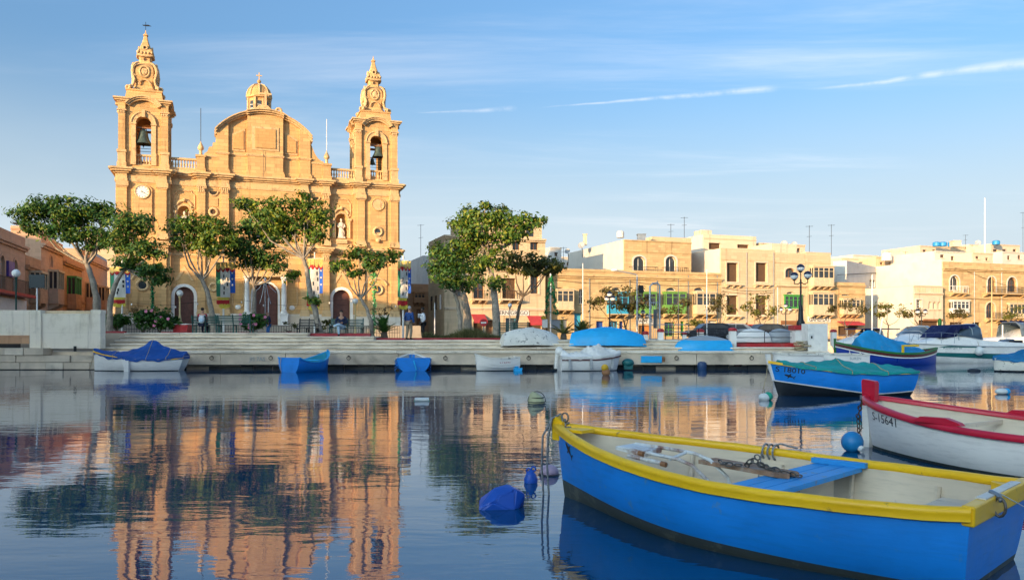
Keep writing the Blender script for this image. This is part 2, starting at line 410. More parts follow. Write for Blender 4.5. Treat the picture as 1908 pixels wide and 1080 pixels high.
plain('frame_green', (0.06, 0.30, 0.06), 0.5, var=0.1); plain('frame_lime', (0.15, 0.34, 0.07), 0.5, var=0.1)
plain('frame_blue', (0.05, 0.36, 0.58), 0.5, var=0.1); plain('frame_cream', (0.62, 0.50, 0.33), 0.6, var=0.08)
plain('frame_brown', (0.2, 0.085, 0.035), 0.55, var=0.1); plain('door_blue', (0.02, 0.07, 0.32), 0.5)
plain('awning_red', (0.42, 0.04, 0.05), 0.8, var=0.15)
plain('iron_black', (0.018, 0.020, 0.022), 0.5, 0.4, var=0.2)
plain('iron_green', (0.012, 0.07, 0.06), 0.45, 0.0, var=0.2)
plain('steel_grey', (0.30, 0.34, 0.38), 0.42, 0.6, var=0.1); plain('steel_dark', (0.08, 0.09, 0.1), 0.5, 0.5, var=0.1)
plain('pole_white', (0.75, 0.74, 0.72), 0.45, var=0.04); plain('pole_tan', (0.55, 0.42, 0.2), 0.5)
plain('bronze', (0.07, 0.10, 0.085), 0.55, 0.5, var=0.3, scale=4)
plain('concrete', (0.68, 0.57, 0.44), 0.9, var=0.2, scale=1.1, bmp=0.4, dirt=(0.24, 0.20, 0.16), dirt_amt=0.7)
plain('concrete_pale', (0.82, 0.71, 0.56), 0.9, var=0.14, scale=0.9, bmp=0.4, dirt=(0.30, 0.25, 0.19), dirt_amt=0.7)
plain('quay_face', (0.64, 0.52, 0.39), 0.9, var=0.22, scale=0.7, bmp=0.5, dirt=(0.20, 0.16, 0.12), dirt_amt=0.8)
plain('quay_wet', (0.018, 0.020, 0.017), 0.5, var=0.5, scale=2.0, bmp=0.6)
plain('rock_dark', (0.05, 0.045, 0.035), 0.8, var=0.5, scale=3.0, bmp=0.6)
plain('asphalt', (0.055, 0.053, 0.05), 0.9, var=0.15, scale=2)
plain('paving', (0.38, 0.32, 0.25), 0.9, var=0.12, scale=1.0)
plain('soil', (0.16, 0.11, 0.07), 0.95, var=0.3, scale=3)
plain('kerb_red', (0.30, 0.02, 0.03), 0.65, var=0.2, scale=2, dirt=(0.30, 0.2, 0.16), dirt_amt=0.4)
plain('red_paint', (0.45, 0.02, 0.025), 0.5, var=0.15, dirt=(0.3, 0.25, 0.2), dirt_amt=0.25)
plain('white_paint', (0.84, 0.80, 0.74), 0.55, var=0.06, dirt=(0.4, 0.38, 0.33), dirt_amt=0.4)
plain('bark', (0.29, 0.245, 0.195), 0.9, var=0.3, scale=5, bmp=0.8, dirt=(0.18, 0.15, 0.12), dirt_amt=0.5)
plain('bark_dark', (0.13, 0.10, 0.075), 0.9, var=0.3, scale=5, bmp=0.8)
leafmat('leaf_ficus', (0.045, 0.13, 0.022), (0.14, 0.23, 0.028), (0.36, 0.36, 0.04))
leafmat('leaf_dark', (0.032, 0.11, 0.030), (0.085, 0.185, 0.03), (0.24, 0.28, 0.035))
leafmat('leaf_dry', (0.10, 0.085, 0.028), (0.16, 0.12, 0.035), (0.13, 0.15, 0.03))
leafmat('leaf_olive', (0.07, 0.10, 0.02), (0.19, 0.18, 0.035), (0.3, 0.26, 0.045))
leafmat('leaf_shrub', (0.02, 0.085, 0.016), (0.06, 0.16, 0.022), (0.10, 0.21, 0.03))
leafmat('leaf_tan', (0.26, 0.16, 0.06), (0.36, 0.22, 0.09), (0.3, 0.22, 0.1))
leafmat('leaf_grass', (0.07, 0.09, 0.025), (0.15, 0.14, 0.05), (0.2, 0.17, 0.07))
plain('flower_pink', (0.7, 0.22, 0.38), 0.6); plain('flower_red', (0.5, 0.01, 0.012), 0.5)
m_, t_, b_, oc_ = new_mat('lamp_globe'); b_.inputs['Base Color'].default_value = (0.82, 0.80, 0.76, 1); b_.inputs['Roughness'].default_value = 0.25
plain('lamp_dark', (0.012, 0.02, 0.05), 0.2, bmp=0)
# boats
BLUE = (0.006, 0.23, 0.74)
paint('boat_blue', BLUE, 0.40, wear=(0.12, 0.26, 0.44), wear_amt=0.5, wscale=6, thr=0.60, var=0.14)
paint('boat_yellow', (1.0, 0.55, 0.006), 0.42, wear=(0.30, 0.17, 0.05), wear_amt=0.75, wscale=8, thr=0.61)
paint('boat_lining', (0.68, 0.58, 0.45), 0.6, wear=(0.25, 0.22, 0.18), wear_amt=0.5, wscale=3.5, thr=0.6)
paint('boat_bottom', (0.055, 0.068, 0.062), 0.6, wear=(0.16, 0.16, 0.13), wear_amt=0.5, wscale=4, thr=0.55)
paint('thwart_blue', (0.02, 0.30, 0.70), 0.5, wear=(0.16, 0.24, 0.34), wear_amt=0.8, wscale=11, thr=0.58)
paint('boat_white', (0.90, 0.86, 0.80), 0.35, wear=(0.45, 0.40, 0.33), wear_amt=0.5, wscale=5, thr=0.66, var=0.04)
paint('boat_red', (0.58, 0.012, 0.04), 0.35, wear=(0.2, 0.03, 0.03), wear_amt=0.5, wscale=8, thr=0.64)
paint('boat_black', (0.008, 0.012, 0.018), 0.4, wear=(0.05, 0.06, 0.06), wear_amt=0.5, wscale=5, thr=0.6)
paint('boat_chipped', (0.76, 0.72, 0.64), 0.7, wear=(0.20, 0.19, 0.17), wear_amt=0.9, wscale=5, thr=0.56)
paint('boat_sky', (0.012, 0.40, 0.80), 0.5, wear=(0.2, 0.36, 0.5), wear_amt=0.4, wscale=5, thr=0.66)
paint('boat_royal', (0.010, 0.05, 0.36), 0.35, wear=(0.05, 0.08, 0.2), wear_amt=0.4)
paint('boat_turq', (0.03, 0.33, 0.45), 0.5, wear=(0.3, 0.4, 0.4), wear_amt=0.4)
paint('boat_green', (0.015, 0.16, 0.03), 0.45); paint('boat_maroon', (0.11, 0.018, 0.014), 0.45)
paint('boat_grey', (0.34, 0.36, 0.38), 0.5); paint('boat_teal', (0.01, 0.13, 0.13), 0.35)
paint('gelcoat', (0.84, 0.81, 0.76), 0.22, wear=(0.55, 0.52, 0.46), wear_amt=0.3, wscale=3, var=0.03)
paint('gelcoat_grey', (0.45, 0.46, 0.46), 0.3)  # grey gelcoat of rub rails, fenders and a hull band
tarp('tarp_blue', (0.010, 0.080, 0.34)); tarp('tarp_sky', (0.012, 0.27, 0.56)); tarp('tarp_teal', (0.010, 0.33, 0.31)); tarp('tarp_white', (0.86, 0.82, 0.75), fold=1.6)
tarp('tarp_navy', (0.006, 0.010, 0.07)); tarp('tarp_slate', (0.012, 0.16, 0.36))
plain('rust_white', (0.66, 0.68, 0.68), 0.5, var=0.06, scale=6, dirt=(0.20, 0.055, 0.02), dirt_amt=0.9)
plain('chain_metal', (0.18, 0.16, 0.14), 0.5, 0.7, var=0.4, scale=20); plain('chain_rust', (0.07, 0.045, 0.03), 0.8, 0.3, var=0.4, scale=20)
plain('rope_grey', (0.22, 0.23, 0.24), 0.9, var=0.3, scale=30); plain('rope_tan', (0.46, 0.36, 0.22), 0.9, var=0.3, scale=30)
plain('letter_black', (0.008, 0.010, 0.016), 0.5, bmp=0)
paint('buoy_blue', (0.008, 0.085, 0.46), 0.45); paint('buoy_sky', (0.012, 0.23, 0.55), 0.4); paint('buoy_pale', (0.47, 0.47, 0.27), 0.6, wear=(0.1, 0.12, 0.05), wear_amt=0.7, wscale=6)
paint('buoy_lilac', (0.40, 0.30, 0.40), 0.6); paint('buoy_white', (0.7, 0.72, 0.7), 0.5); paint('buoy_green', (0.01, 0.35, 0.22), 0.5); paint('buoy_red', (0.42, 0.03, 0.03), 0.5); paint('buoy_dark', (0.015, 0.02, 0.03), 0.5)
paint('buoy_yellow', (0.65, 0.38, 0.01), 0.5); paint('buoy_rose', (0.34, 0.14, 0.12), 0.6); paint('buoy_navy', (0.02, 0.06, 0.16), 0.5); paint('buoy_tan', (0.34, 0.16, 0.07), 0.7)
plain('foam_grey', (0.32, 0.25, 0.2), 0.9, var=0.3, scale=8)
# cloth, skin
for nm, c in (('banner_white', (0.62, 0.60, 0.56)), ('banner_blue', (0.015, 0.10, 0.50)), ('banner_red', (0.42, 0.015, 0.02)), ('banner_yellow', (0.58, 0.46, 0.06)), ('banner_green', (0.05, 0.26, 0.14)), ('banner_gold', (0.55, 0.42, 0.13)),
              ('cloth_red', (0.42, 0.02, 0.04)), ('cloth_navy', (0.010, 0.016, 0.05)), ('cloth_jeans', (0.03, 0.13, 0.36)), ('cloth_blue', (0.012, 0.055, 0.20)), ('cloth_khaki', (0.25, 0.20, 0.14)), ('cloth_white', (0.60, 0.62, 0.66)),
              ('cloth_black', (0.010, 0.010, 0.012)), ('cloth_pale', (0.42, 0.56, 0.68)), ('hair_dark', (0.012, 0.009, 0.007)), ('hair_grey', (0.35, 0.35, 0.35)), ('garland', (0.012, 0.20, 0.07)), ('garland_lime', (0.10, 0.42, 0.14))):
    plain(nm, c, 0.85, var=0.12, scale=4, bmp=0.1)
plain('skin', (0.42, 0.22, 0.14), 0.55, var=0.06); plain('skin_dark', (0.06, 0.03, 0.02), 0.5, var=0.06)
plain('dish_grey', (0.36, 0.37, 0.38), 0.6); plain('tank_white', (0.66, 0.65, 0.62), 0.6); plain('tank_blue', (0.02, 0.25, 0.55), 0.5)
plain('car_paint', (0.03, 0.035, 0.045), 0.25, 0.3, bmp=0); plain('car_silver', (0.42, 0.43, 0.44), 0.3, 0.4, bmp=0); plain('car_red', (0.3, 0.02, 0.02), 0.3, bmp=0); plain('tyre', (0.015, 0.015, 0.015), 0.8)
plain('gold_star', (0.55, 0.33, 0.06), 0.5); plain('sign_dark', (0.008, 0.02, 0.028), 0.5); plain('sign_violet', (0.08, 0.05, 0.28), 0.5); plain('orange_paint', (0.6, 0.24, 0.02), 0.6)
def M(n): return MATS[n]

# water: dark, mirror-calm, small wind ripples whose crests run across the view
def water_mat():
    m, t, b, oc = new_mat('harbour_water')
    b.inputs['Base Color'].default_value = (0.0, 0.050, 0.125, 1); b.inputs['Roughness'].default_value = 0.015
    b.inputs['IOR'].default_value = 1.9; b.inputs['Specular IOR Level'].default_value = 0.5
    w1 = t.noise(t.mapping(oc, scale=(0.55, 1.5, 1)), 1.6, 3, 0.5, 0.3)
    w2 = t.noise(t.mapping(oc, scale=(0.6, 1.6, 1), rot=(0, 0, R(14))), 6.5, 3, 0.5, 0.2)
    sw = t.noise(t.mapping(oc, scale=(0.7, 1.0, 1)), 0.28, 2)
    patch = t.ramp(t.noise(t.mapping(oc, scale=(0.35, 0.8, 1)), 0.16, 3), 0.36, 0.66, 0.35, 1.0)
    h = t.math('ADD', t.math('MULTIPLY', w1, 0.030), t.math('MULTIPLY', w2, 0.0060))
    h = t.math('ADD', t.math('MULTIPLY', h, patch), t.math('MULTIPLY', sw, 0.05))
    n = t.node('ShaderNodeBump'); n.inputs['Strength'].default_value = 0.28; n.inputs['Distance'].default_value = 1.0
    t.link(h, n.inputs['Height']); t.link(n.outputs[0], b.inputs['Normal'])
    return m
water_mat()
# ---------------------------------------------------------------- water, land, quay, steps
mb = MB(); mb.quad((-900, -400, 0), (900, -400, 0), (900, 900, 0), (-900, 900, 0))
struct(mb.build('water', M('harbour_water')))
QX = 15.5                                            # the quay ends here on the right
mb = MB(); mb.prism([(-900, 43.0), (QX - 0.4, 43.0), (QX - 0.4, 76.0), (900, 76.0), (900, 1500), (-900, 1500)], -1.5, 1.30)
struct(mb.build('ground', M('asphalt')))
STEPX = X(1364, 41.0)
mb = MB(); mb.box(-26.0, 42.6, -1.0, STEPX - 0.05, 57.0, 1.425)
prom = struct(mb.build('promenade', M('paving')))
mb = MB(); mb.prism([(-900, -400), (-22, -400), (-22, -6), (-40, 20), (-46, 42.9), (-900, 42.9)], -1.5, 1.2); struct(mb.build('shore', M('paving')))

quay = struct(MB().box(-60, 39.75, -1.5, QX - 0.03, 43.2, 0.86).build('quay', M('quay_face')))
def run_blocks(name, mat, parent, x0, x1, y0, y1, z0, z1, seed, lo=2.6, hi=4.6, gap=0.012, jit=0.012):
    r = rnd(seed); x = x0
    while x < x1 - 0.05:
        w = min(r.uniform(lo, hi), x1 - x)
        if x1 - (x + w) < 0.6: w = x1 - x
        j = r.uniform(-jit, jit)
        b = MB(); e = 0.02
        # worn front arris: chamfered block
        b.prism([(y0 + j, z0), (y1, z0), (y1, z1 + j * 0.4), (y0 + j + e, z1 + j * 0.4), (y0 + j, z1 - e + j * 0.4)], x + gap, x + w - gap, 'x')
        b.build(name, mat, parent, fix=True); x += w
run_blocks('slab', M('concrete_pale'), quay, -20.1, QX, 39.26, 41.6, 0.80, 0.895, 1)
run_blocks('face_stone', M('quay_face'), quay, -20.1, QX - 0.02, 39.32, 40.6, 0.24, 0.797, 2, 3, 6)
mb = MB(); r = rnd(4); x = -60
while x < QX - 0.1:
    w = r.uniform(0.5, 1.1); w = min(w, QX - 0.05 - x); j = r.uniform(-0.12, 0.14)
    mb.box(x, 39.62 + j, -1, x + w * 0.97, 40.4, 0.2 + r.uniform(-0.08, 0.05)); x += w
mb.build('wet_footing', M('quay_wet'), quay)
# coursed masonry of the old quay at the left, below the rendered wall
r = rnd(7); z = 0.02
for ci, hh in enumerate((0.34, 0.34, 0.36)):
    x = -34.0 + ci * 0.4
    while x < -20.15:
        w = min(r.uniform(0.8, 1.5), -20.13 - x); j = r.uniform(-0.05, 0.05)
        if ci < 2 or x < -22.9:
            MB().box(x + .012, 38.98 + j, z + .012, x + w - .012, 39.8, z + hh - .012).build('stone_block', M('quay_face' if r.random() > 0.3 else 'concrete'), quay)
        x += w
    z += hh
MB().box(-34, 39.1, -1, -20.12, 39.9, 0.03).build('wet_footing', M('quay_wet'), quay)

stairs = struct(MB().box(-20.0, 41.95, -0.5, QX - 0.04, 43.3, 0.885).build('steps', M('concrete')))
for i, (y, z, x1) in enumerate(((40.2, 1.07, QX), (40.6, 1.25, STEPX), (41.0, 1.43, STEPX - 0.03), (41.4, 1.62, -7.1), (41.8, 1.80, -10.6))):
    run_blocks('tread', M('concrete_pale'), stairs, -20.35 + 0.05 * i, x1, y, y + 1.5, z - 0.065, z, 20 + i, 1.6, 3.4, 0.006, 0.012)
    run_blocks('riser', M('concrete' if i % 2 else 'quay_face'), stairs, -20.33 + 0.05 * i, x1 - 0.02, y + 0.05, y + 1.4, z - 0.30, z - 0.067, 40 + i, 2.0, 4.2, 0.006, 0.008)
MB().box(-26, 42.9, 1.0, -7.15, 46.5, 1.612).build('terrace', M('paving'), prom)
MB().box(-26, 42.95, 1.0, -10.65, 50.2, 1.796).build('terrace', M('paving'), prom)
def kerb(px0, px1, y, z, h, label, d=0.25):
    x0, x1 = X(px0, y), X(px1, y)
    o = MB().box(x0, y, z - 0.05, x1, y + d, z + h).build('kerb', M('kerb_red'), prom); return o
kerb(690, 936, 42.2, 1.435, 0.10, ''); kerb(574, 690, 42.35, 1.62, 0.16, ''); kerb(188, 232, 43.2, 1.80, 0.10, ''); kerb(400, 470, 44.6, 1.80, 0.05, '')
for px0, px1, y, z in ((300, 345, 44.3, 1.80), (480, 560, 46.6, 1.8)):
    kerb(px0, px1, y, z, 0.06, '')

# rendered harbour wall at the left
wl = empty('harbour_wall', (X(130, 39.6), 39.6, 0.9), 0, 'pale rendered harbour wall at left, beside the stone steps', 'wall')
def lw(name, px0, px1, y, d, py0, py1, mat):
    MB().box(X(px0, y) - wl.location.x, y - 39.6, Z(py1, y) - 0.9, X(px1, y) - wl.location.x, y - 39.6 + d, Z(py0, y) - 0.9).build(name, M(mat), wl)
lw('wall_panel', 76, 187, 39.6, 0.5, 584, 649, 'wall_render'); lw('wall_panel', -190, 54.6, 39.65, 0.45, 577.5, 634, 'wall_render')
lw('pier', 55, 75.6, 39.5, 0.6, 577.5, 649, 'wall_render'); lw('ledge', -190, 54, 39.55, 0.5, 624.5, 640, 'house_brown'); lw('pier', 168.5, 187.6, 39.66, 0.52, 577.0, 583.8, 'wall_render')
lw('coping', 75.8, 168, 39.9, 0.35, 578.5, 584, 'house_cream')
MB().tube([(X(139, 39.4) - wl.location.x, -0.16, -0.02), (X(139, 39.4) - wl.location.x, -0.16, 0.24)], 0.07, 8).build('bollard', M('iron_black'), wl)

# street kerb and pavement in front of the right-hand houses, low quay on the far side of the basin
mb = MB(); mb.box(QX - 0.4, 75.4, -1, 220, 76.2, 1.12); fq = struct(mb.build('far_quay', M('quay_face')))
# ---------------------------------------------------------------- the church
CP = Plane(215, 76.7, math.degrees(math.atan2(0.32884, 0.94439)))
WF = 27.37; MID = WF / 2
church = empty('church', CP.o, CP.ang, 'honey stone baroque church with two bell towers and a curved central gable', 'church')
CS, CT, CPN = M('church_stone'), M('church_trim'), M('church_panel')
idt = lambda a, b, z: (a, b, z)
def cpart(name, mb, mat=None, smooth=None, par=None): return mb.build(name, mat or CS, par or church, smooth)
def front_line(segs, p):
    """segs (u0,u1,y): stepped front outline with projection p, projecting pieces overlap their neighbours"""
    ed = sorted({e for a, b, y in segs for e in (a - p, b + p)}); out = []
    for i in range(len(ed) - 1):
        c = (ed[i] + ed[i + 1]) / 2; ys = [y - p for a, b, y in segs if a - p < c < b + p]
        if not ys: continue
        y = min(ys)
        if out and abs(out[-1][2] - y) < 1e-6 and abs(out[-1][1] - ed[i]) < 1e-6: out[-1][1] = ed[i + 1]
        else: out.append([ed[i], ed[i + 1], y])
    return out
def course(segs, levels, back, mat=None, name='cornice'):
    mb = MB()
    for z0, z1, p in levels:
        fl = front_line(segs, p); poly = []
        for a, b, y in fl: poly += [(a, y), (b, y)]
        poly = poly + [(fl[-1][1], back), (fl[0][0], back)]
        mb.prism(poly, z0, z1)
    return cpart(name, mb, mat or CT)
def mirror_segs(half): return half + [(WF - b, WF - a, y) for a, b, y in half if abs((a + b) / 2 - MID) > 0.3]
PILT = [(0.22, 1.0), (3.75, 4.5)]                      # tower pilasters
PILM = [(7.35, 8.0), (9.5, 10.2)]                      # paired pilasters
half = [(0.0, 4.85, 0.0), (4.8, 7.3, 0.55), (7.2, 10.3, 0.22), (10.2, WF - 10.2, 0.42)]
half_p = half + [(a, b, -0.22) for a, b in PILT] + [(a, b, 0.0) for a, b in PILM]
SEG = mirror_segs(half_p)
# towers' shafts, storeys, side walls and nave
for off in (0.0, WF - 4.85):
    mb = MB(); mb.box(off, 0, 3.9, off + 4.85, 4.9, 10.35); cpart('tower_wall', mb)
    mb = MB(); mb.box(off + 0.02, 0.02, 10.35, off + 4.83, 4.88, 17.3); cpart('tower_wall', mb)
mb = MB(); mb.box(0.6, 4.95, 1.3, WF - 0.6, 32, 13.5); cpart('nave_wall', mb)
mb = MB(); mb.box(5.5, 1.6, 1.3, WF - 5.5, 32, 17.0); cpart('nave_wall', mb)
# plinth
for a, b, y in [(0, 4.85, -0.1), (7.25, 11.75, 0.1)]:
    for s in (0, 1):
        u0, u1 = (a, b) if not s else (WF - b, WF - a)
        cpart('plinth', MB().box(u0, y - 0.28, 1.3, u1, 1.5, 3.68).box(u0 + .004, y - 0.2, 3.68, u1 - .004, 1.5, 3.9), M('church_plinth'))
# bays with the side doors and the statue niches, centre with the main door
DOORU = 6.06
def bay(uc, a0, a1, y):
    mb = MB(); holes = [(uc - 0.88, uc + 0.88, 2.7, 6.5, True), (uc - 0.62, uc + 0.62, 11.9, 14.45, True)]
    holed(mb, lambda a, b, z: (a, y + b, z), a0, a1, 2.7, 17.3, holes, 0.85); cpart('bay_wall', mb)
    dh = holes[0]
    s = MB(); ring(s, dh, 0.002, 0.30, y - 0.10, y + 0.25, sill=False); s.box(dh[0] - 0.30, y - 0.14, 4.98, dh[0] - 0.0, y + 0.1, 5.12); s.box(dh[1], y - 0.14, 4.98, dh[1] + 0.30, y + 0.1, 5.12)
    cpart('door_surround', s, M('white_stone'))
    d = cpart('door', MB().prism(hole_poly((dh[0] + .002, dh[1] - .002, dh[2], dh[3] - .002, True)), y + 0.42, y + 0.55, 'y'), M('door_wood'))
    for k in (-1, 1):
        for z0, z1 in ((2.9, 4.0), (4.12, 4.9)):
            MB().box(uc + k * 0.44 - 0.30, y + 0.37, z0, uc + k * 0.44 + 0.30, y + 0.43, z1).build('panel', M('door_wood'), d)
        MB().box(uc + k * 0.36 - 0.28, y + 0.38, 5.2, uc + k * 0.36 + 0.28, y + 0.43, 5.75).build('panel', M('door_wood'), d)
    MB().box(uc - 0.86, y + 0.34, 4.97, uc + 0.86, y + 0.46, 5.1).build('rail', M('door_wood'), d)
    # pointed relief over the door
    cpart('relief', MB().prism([(uc - 0.9, 7.1), (uc, 8.6), (uc + 0.9, 7.1), (uc + 0.6, 7.1), (uc, 8.1), (uc - 0.6, 7.1)], y - 0.06, y + 0.1, 'y'), CT)
    # statue niche: curved back, framed by small columns and a broken pediment
    nh = holes[1]; mb = MB(); rows = []
    for i in range(9):
        a = PI * i / 8; cu, cy = uc - 0.62 * math.cos(a), y + 0.02 + 0.72 * math.sin(a)
        rows.append([(cu, cy, 11.9), (cu, cy, 13.85)])
    mb.grid(rows)
    dome = []
    for j in range(6):
        el = PI / 2 * j / 5; dome.append([(uc - 0.62 * math.cos(PI * i / 8) * math.cos(el), y + 0.02 + 0.72 * math.sin(PI * i / 8) * math.cos(el), 13.83 + 0.62 * math.sin(el)) for i in range(9)])
    mb.grid(dome); mb.box(uc - 0.62, y, 11.75, uc + 0.62, y + 0.8, 11.9)
    cpart('niche', mb, CPN, 60)
    fr = MB(); ring(fr, nh, 0.003, 0.16, y - 0.12, y + 0.1, sill=False)
    for k in (-1, 1):
        fr.tube([(uc + k * 0.86, y - 0.12, 11.9), (uc + k * 0.86, y - 0.12, 13.7)], 0.09, 10)
        fr.box(uc + k * 0.86 - 0.14, y - 0.27, 13.7, uc + k * 0.86 + 0.14, y + 0.1, 13.95)
    fr.box(uc - 1.02, y - 0.24, 11.0, uc + 1.02, y + 0.2, 11.3); fr.box(uc - 0.55, y - 0.42, 11.3, uc + 0.55, y + 0.2, 11.74)
    fr.torus((uc, y - 0.05, 14.25), 0.72, 0.13, 'y', 14, 6, R(15), R(165)); fr.sphere((uc, y - 0.15, 15.0), 0.2)
    for k in (-1, 1): fr.torus((uc + k * 0.72, y - 0.05, 14.3), 0.15, 0.07, 'y', 10, 6)
    cpart('niche_frame', fr, CT, 40)
    pn = MB(); a0_, a1_ = uc - 0.95, uc + 0.95
    pn.tube([(a0_, y - 0.02, 14.2), (a0_, y - 0.02, 15.55), (a0_ + 0.22, y - 0.02, 15.7), (a0_ + 0.3, y - 0.02, 15.95), (a1_ - 0.3, y - 0.02, 15.95), (a1_ - 0.22, y - 0.02, 15.7), (a1_, y - 0.02, 15.55), (a1_, y - 0.02, 14.2)], 0.07, 6)
    cpart('moulding', pn, CT)
bay(DOORU, 4.85, 7.3, 0.55); bay(WF - DOORU, WF - 7.3, WF - 4.85, 0.55)
for s in (0, 1):
    f = (lambda a: a) if not s else (lambda a: WF - a)
    mb = MB(); mb.box(f(7.25), 0.22, 3.9, f(10.3), 1.7, 10.4); cpart('pier_wall', mb)
    mb = MB(); mb.box(f(7.26), 0.24, 10.4, f(10.28), 1.7, 17.3); cpart('pier_wall', mb)
    for a, b in PILT:
        u0, u1 = sorted((f(a), f(b)))
        for z0, z1 in ((4.3, 9.55), (11.6, 15.85)):
            cpart('pilaster', MB().box(u0, -0.22, z0, u1, 0.1, z1))
            cpart('pilaster_base', MB().box(u0 - 0.1, -0.32, z0 - 0.28, u1 + 0.1, 0.1, z0).box(u0 - 0.16, -0.38, z0 - 0.62, u1 + 0.16, 0.1, z0 - 0.28), CT)
            cpart('capital', MB().box(u0 - 0.07, -0.29, z1, u1 + 0.07, 0.1, z1 + 0.12).box(u0 - 0.16, -0.38, z1 + 0.12, u1 + 0.16, 0.1, z1 + 0.58), CT)
    for a, b in PILM:
        u0, u1 = sorted((f(a), f(b)))
        for z0, z1 in ((4.3, 9.4), (11.6, 15.75)):
            cpart('pilaster', MB().box(u0, 0.0, z0, u1, 0.3, z1))
            cpart('pilaster_base', MB().box(u0 - 0.1, -0.1, z0 - 0.28, u1 + 0.1, 0.3, z0).box(u0 - 0.15, -0.16, z0 - 0.62, u1 + 0.15, 0.3, z0 - 0.28), CT)
            cm = MB().box(u0 - 0.03, -0.05, z1, u1 + 0.03, 0.3, z1 + 0.06); rr = rnd(int(u0 * 10))
            for lay in range(3):
                for q in range(4):
                    cm.sphere((u0 + (u1 - u0) * (q + 0.5) / 4 + rr.uniform(-.03, .03), -0.03 - 0.04 * lay, z1 + 0.16 + 0.15 * lay), 0.10, 1, 0.9, 1.2, 7, 5)
            for q in (u0 - 0.02, u1 + 0.02): cm.torus((q, -0.14, z1 + 0.52), 0.09, 0.05, 'y', 9, 5)
            cm.box(u0 - 0.12, -0.16, z1 + 0.6, u1 + 0.12, 0.3, z1 + 0.69)
            cpart('capital', cm, CT, 50)
    # lunettes, oculi and panel between the paired pilasters
    uc = f(8.75); y = 0.24
    for z, rad in ((13.95, 0.36), (6.5, 0.36)):
        cpart('oculus_frame', MB().torus((uc, y - 0.03, z), rad, 0.13, 'y', 20, 8), CT, 50)
        cpart('oculus', MB().prism([(uc + rad * math.cos(q * PI / 8), z + rad * math.sin(q * PI / 8)) for q in range(16)], y - 0.012, y + 0.05, 'y'), M('glass_dark' if z < 10 else 'brown_inside'))
    cpart('lunette', MB().prism([(uc + 0.36 * math.cos(PI + q * PI / 8), 16.0 + 0.36 * math.sin(PI + q * PI / 8)) for q in range(9)], y - 0.012, y + 0.05, 'y'), M('dark_inside'))
    cpart('lunette_frame', MB().torus((uc, y - 0.02, 16.0), 0.44, 0.09, 'y', 12, 7, PI, 2 * PI), CT, 50)
    cpart('raised_panel', MB().box(uc - 0.42, y - 0.07, 14.5, uc + 0.42, y + 0.1, 15.35))
    cpart('raised_panel', MB().box(uc - 0.42, y - 0.07, 11.7, uc + 0.42, y + 0.1, 13.3))
    # tower clock panel, clock, round window with bracket; lower round window
    tc = 2.36 if not s else WF - 2.36
    poly = [(tc - 0.84, 11.75), (tc - 0.84, 15.0)] + [(tc - 0.98 * math.cos(R(28) + (PI - R(56)) * q / 12), 15.42 + 0.82 * math.sin(R(28) + (PI - R(56)) * q / 12)) for q in range(13)] + [(tc + 0.84, 15.0), (tc + 0.84, 11.75)]
    cpart('clock_panel', MB().prism(poly, -0.14, 0.1, 'y'))
    ck = cpart('clock', MB().prism([(tc + 0.60 * math.cos(q * PI / 14), 15.5 + 0.60 * math.sin(q * PI / 14)) for q in range(28)], -0.19, 0.05, 'y'), M('white_stone') if not s else CT)
    MB().torus((tc, -0.17, 15.5), 0.63, 0.075, 'y', 28, 7).build('clock_ring', CT if not s else CS, ck, 50)
    for q in range(12):
        a = q * PI / 6; c_, s_ = math.cos(a), math.sin(a)
        MB().prism([(tc + c_ * .42 - s_ * .025, 15.5 + s_ * .42 + c_ * .025), (tc + c_ * .42 + s_ * .025, 15.5 + s_ * .42 - c_ * .025), (tc + c_ * .53 + s_ * .025, 15.5 + s_ * .53 - c_ * .025), (tc + c_ * .53 - s_ * .025, 15.5 + s_ * .53 + c_ * .025)], -0.198, -0.18, 'y').build('hour_mark', M('iron_black') if not s else M('church_plinth'), ck)
    if not s:
        for ang, ln, w in ((-28, 0.36, 0.045), (-32, 0.46, 0.03)):
            c_, s_ = math.cos(R(ang)), math.sin(R(ang))
            MB().prism([(tc - s_ * w - c_ * .1, 15.5 + c_ * w - s_ * .1), (tc + s_ * w - c_ * .1, 15.5 - c_ * w - s_ * .1), (tc + c_ * ln, 15.5 + s_ * ln)], -0.215 - w * 0.1, -0.2, 'y').build('clock_hand', M('iron_black'), ck)
    zr = 12.65
    ob = MB().torus((tc, -0.16, zr), 0.42, 0.14, 'y', 20, 8)
    ob.prism([(tc - 0.62, zr - 0.1), (tc - 0.35, zr - 0.62), (tc - 0.22, zr - 1.0), (tc + 0.22, zr - 1.0), (tc + 0.35, zr - 0.62), (tc + 0.62, zr - 0.1)], -0.17, 0.05, 'y'); ob.sphere((tc, -0.2, zr - 0.95), 0.22, 1, 0.6, 1)
    cpart('oculus_frame', ob, CT, 45)
    cpart('oculus', MB().prism([(tc + .42 * math.cos(q * PI / 8), zr + .42 * math.sin(q * PI / 8)) for q in range(16)], -0.155, 0.05, 'y'), M('glass_dark'))
    cpart('raised_panel', MB().box(tc - 0.95, -0.08, 4.6, tc + 0.95, 0.1, 9.2))
    cpart('oculus_frame', MB().torus((tc, -0.1, 6.55), 0.5, 0.14, 'y', 20, 8), CT, 45)
    cpart('oculus', MB().prism([(tc + .5 * math.cos(q * PI / 8), 6.55 + .5 * math.sin(q * PI / 8)) for q in range(16)], -0.095, 0.05, 'y'), M('glass_dark'))
    cpart('hood_mould', MB().torus((tc, -0.12, 6.7), 1.02, 0.12, 'y', 16, 6, R(20), R(160)), CT, 45)
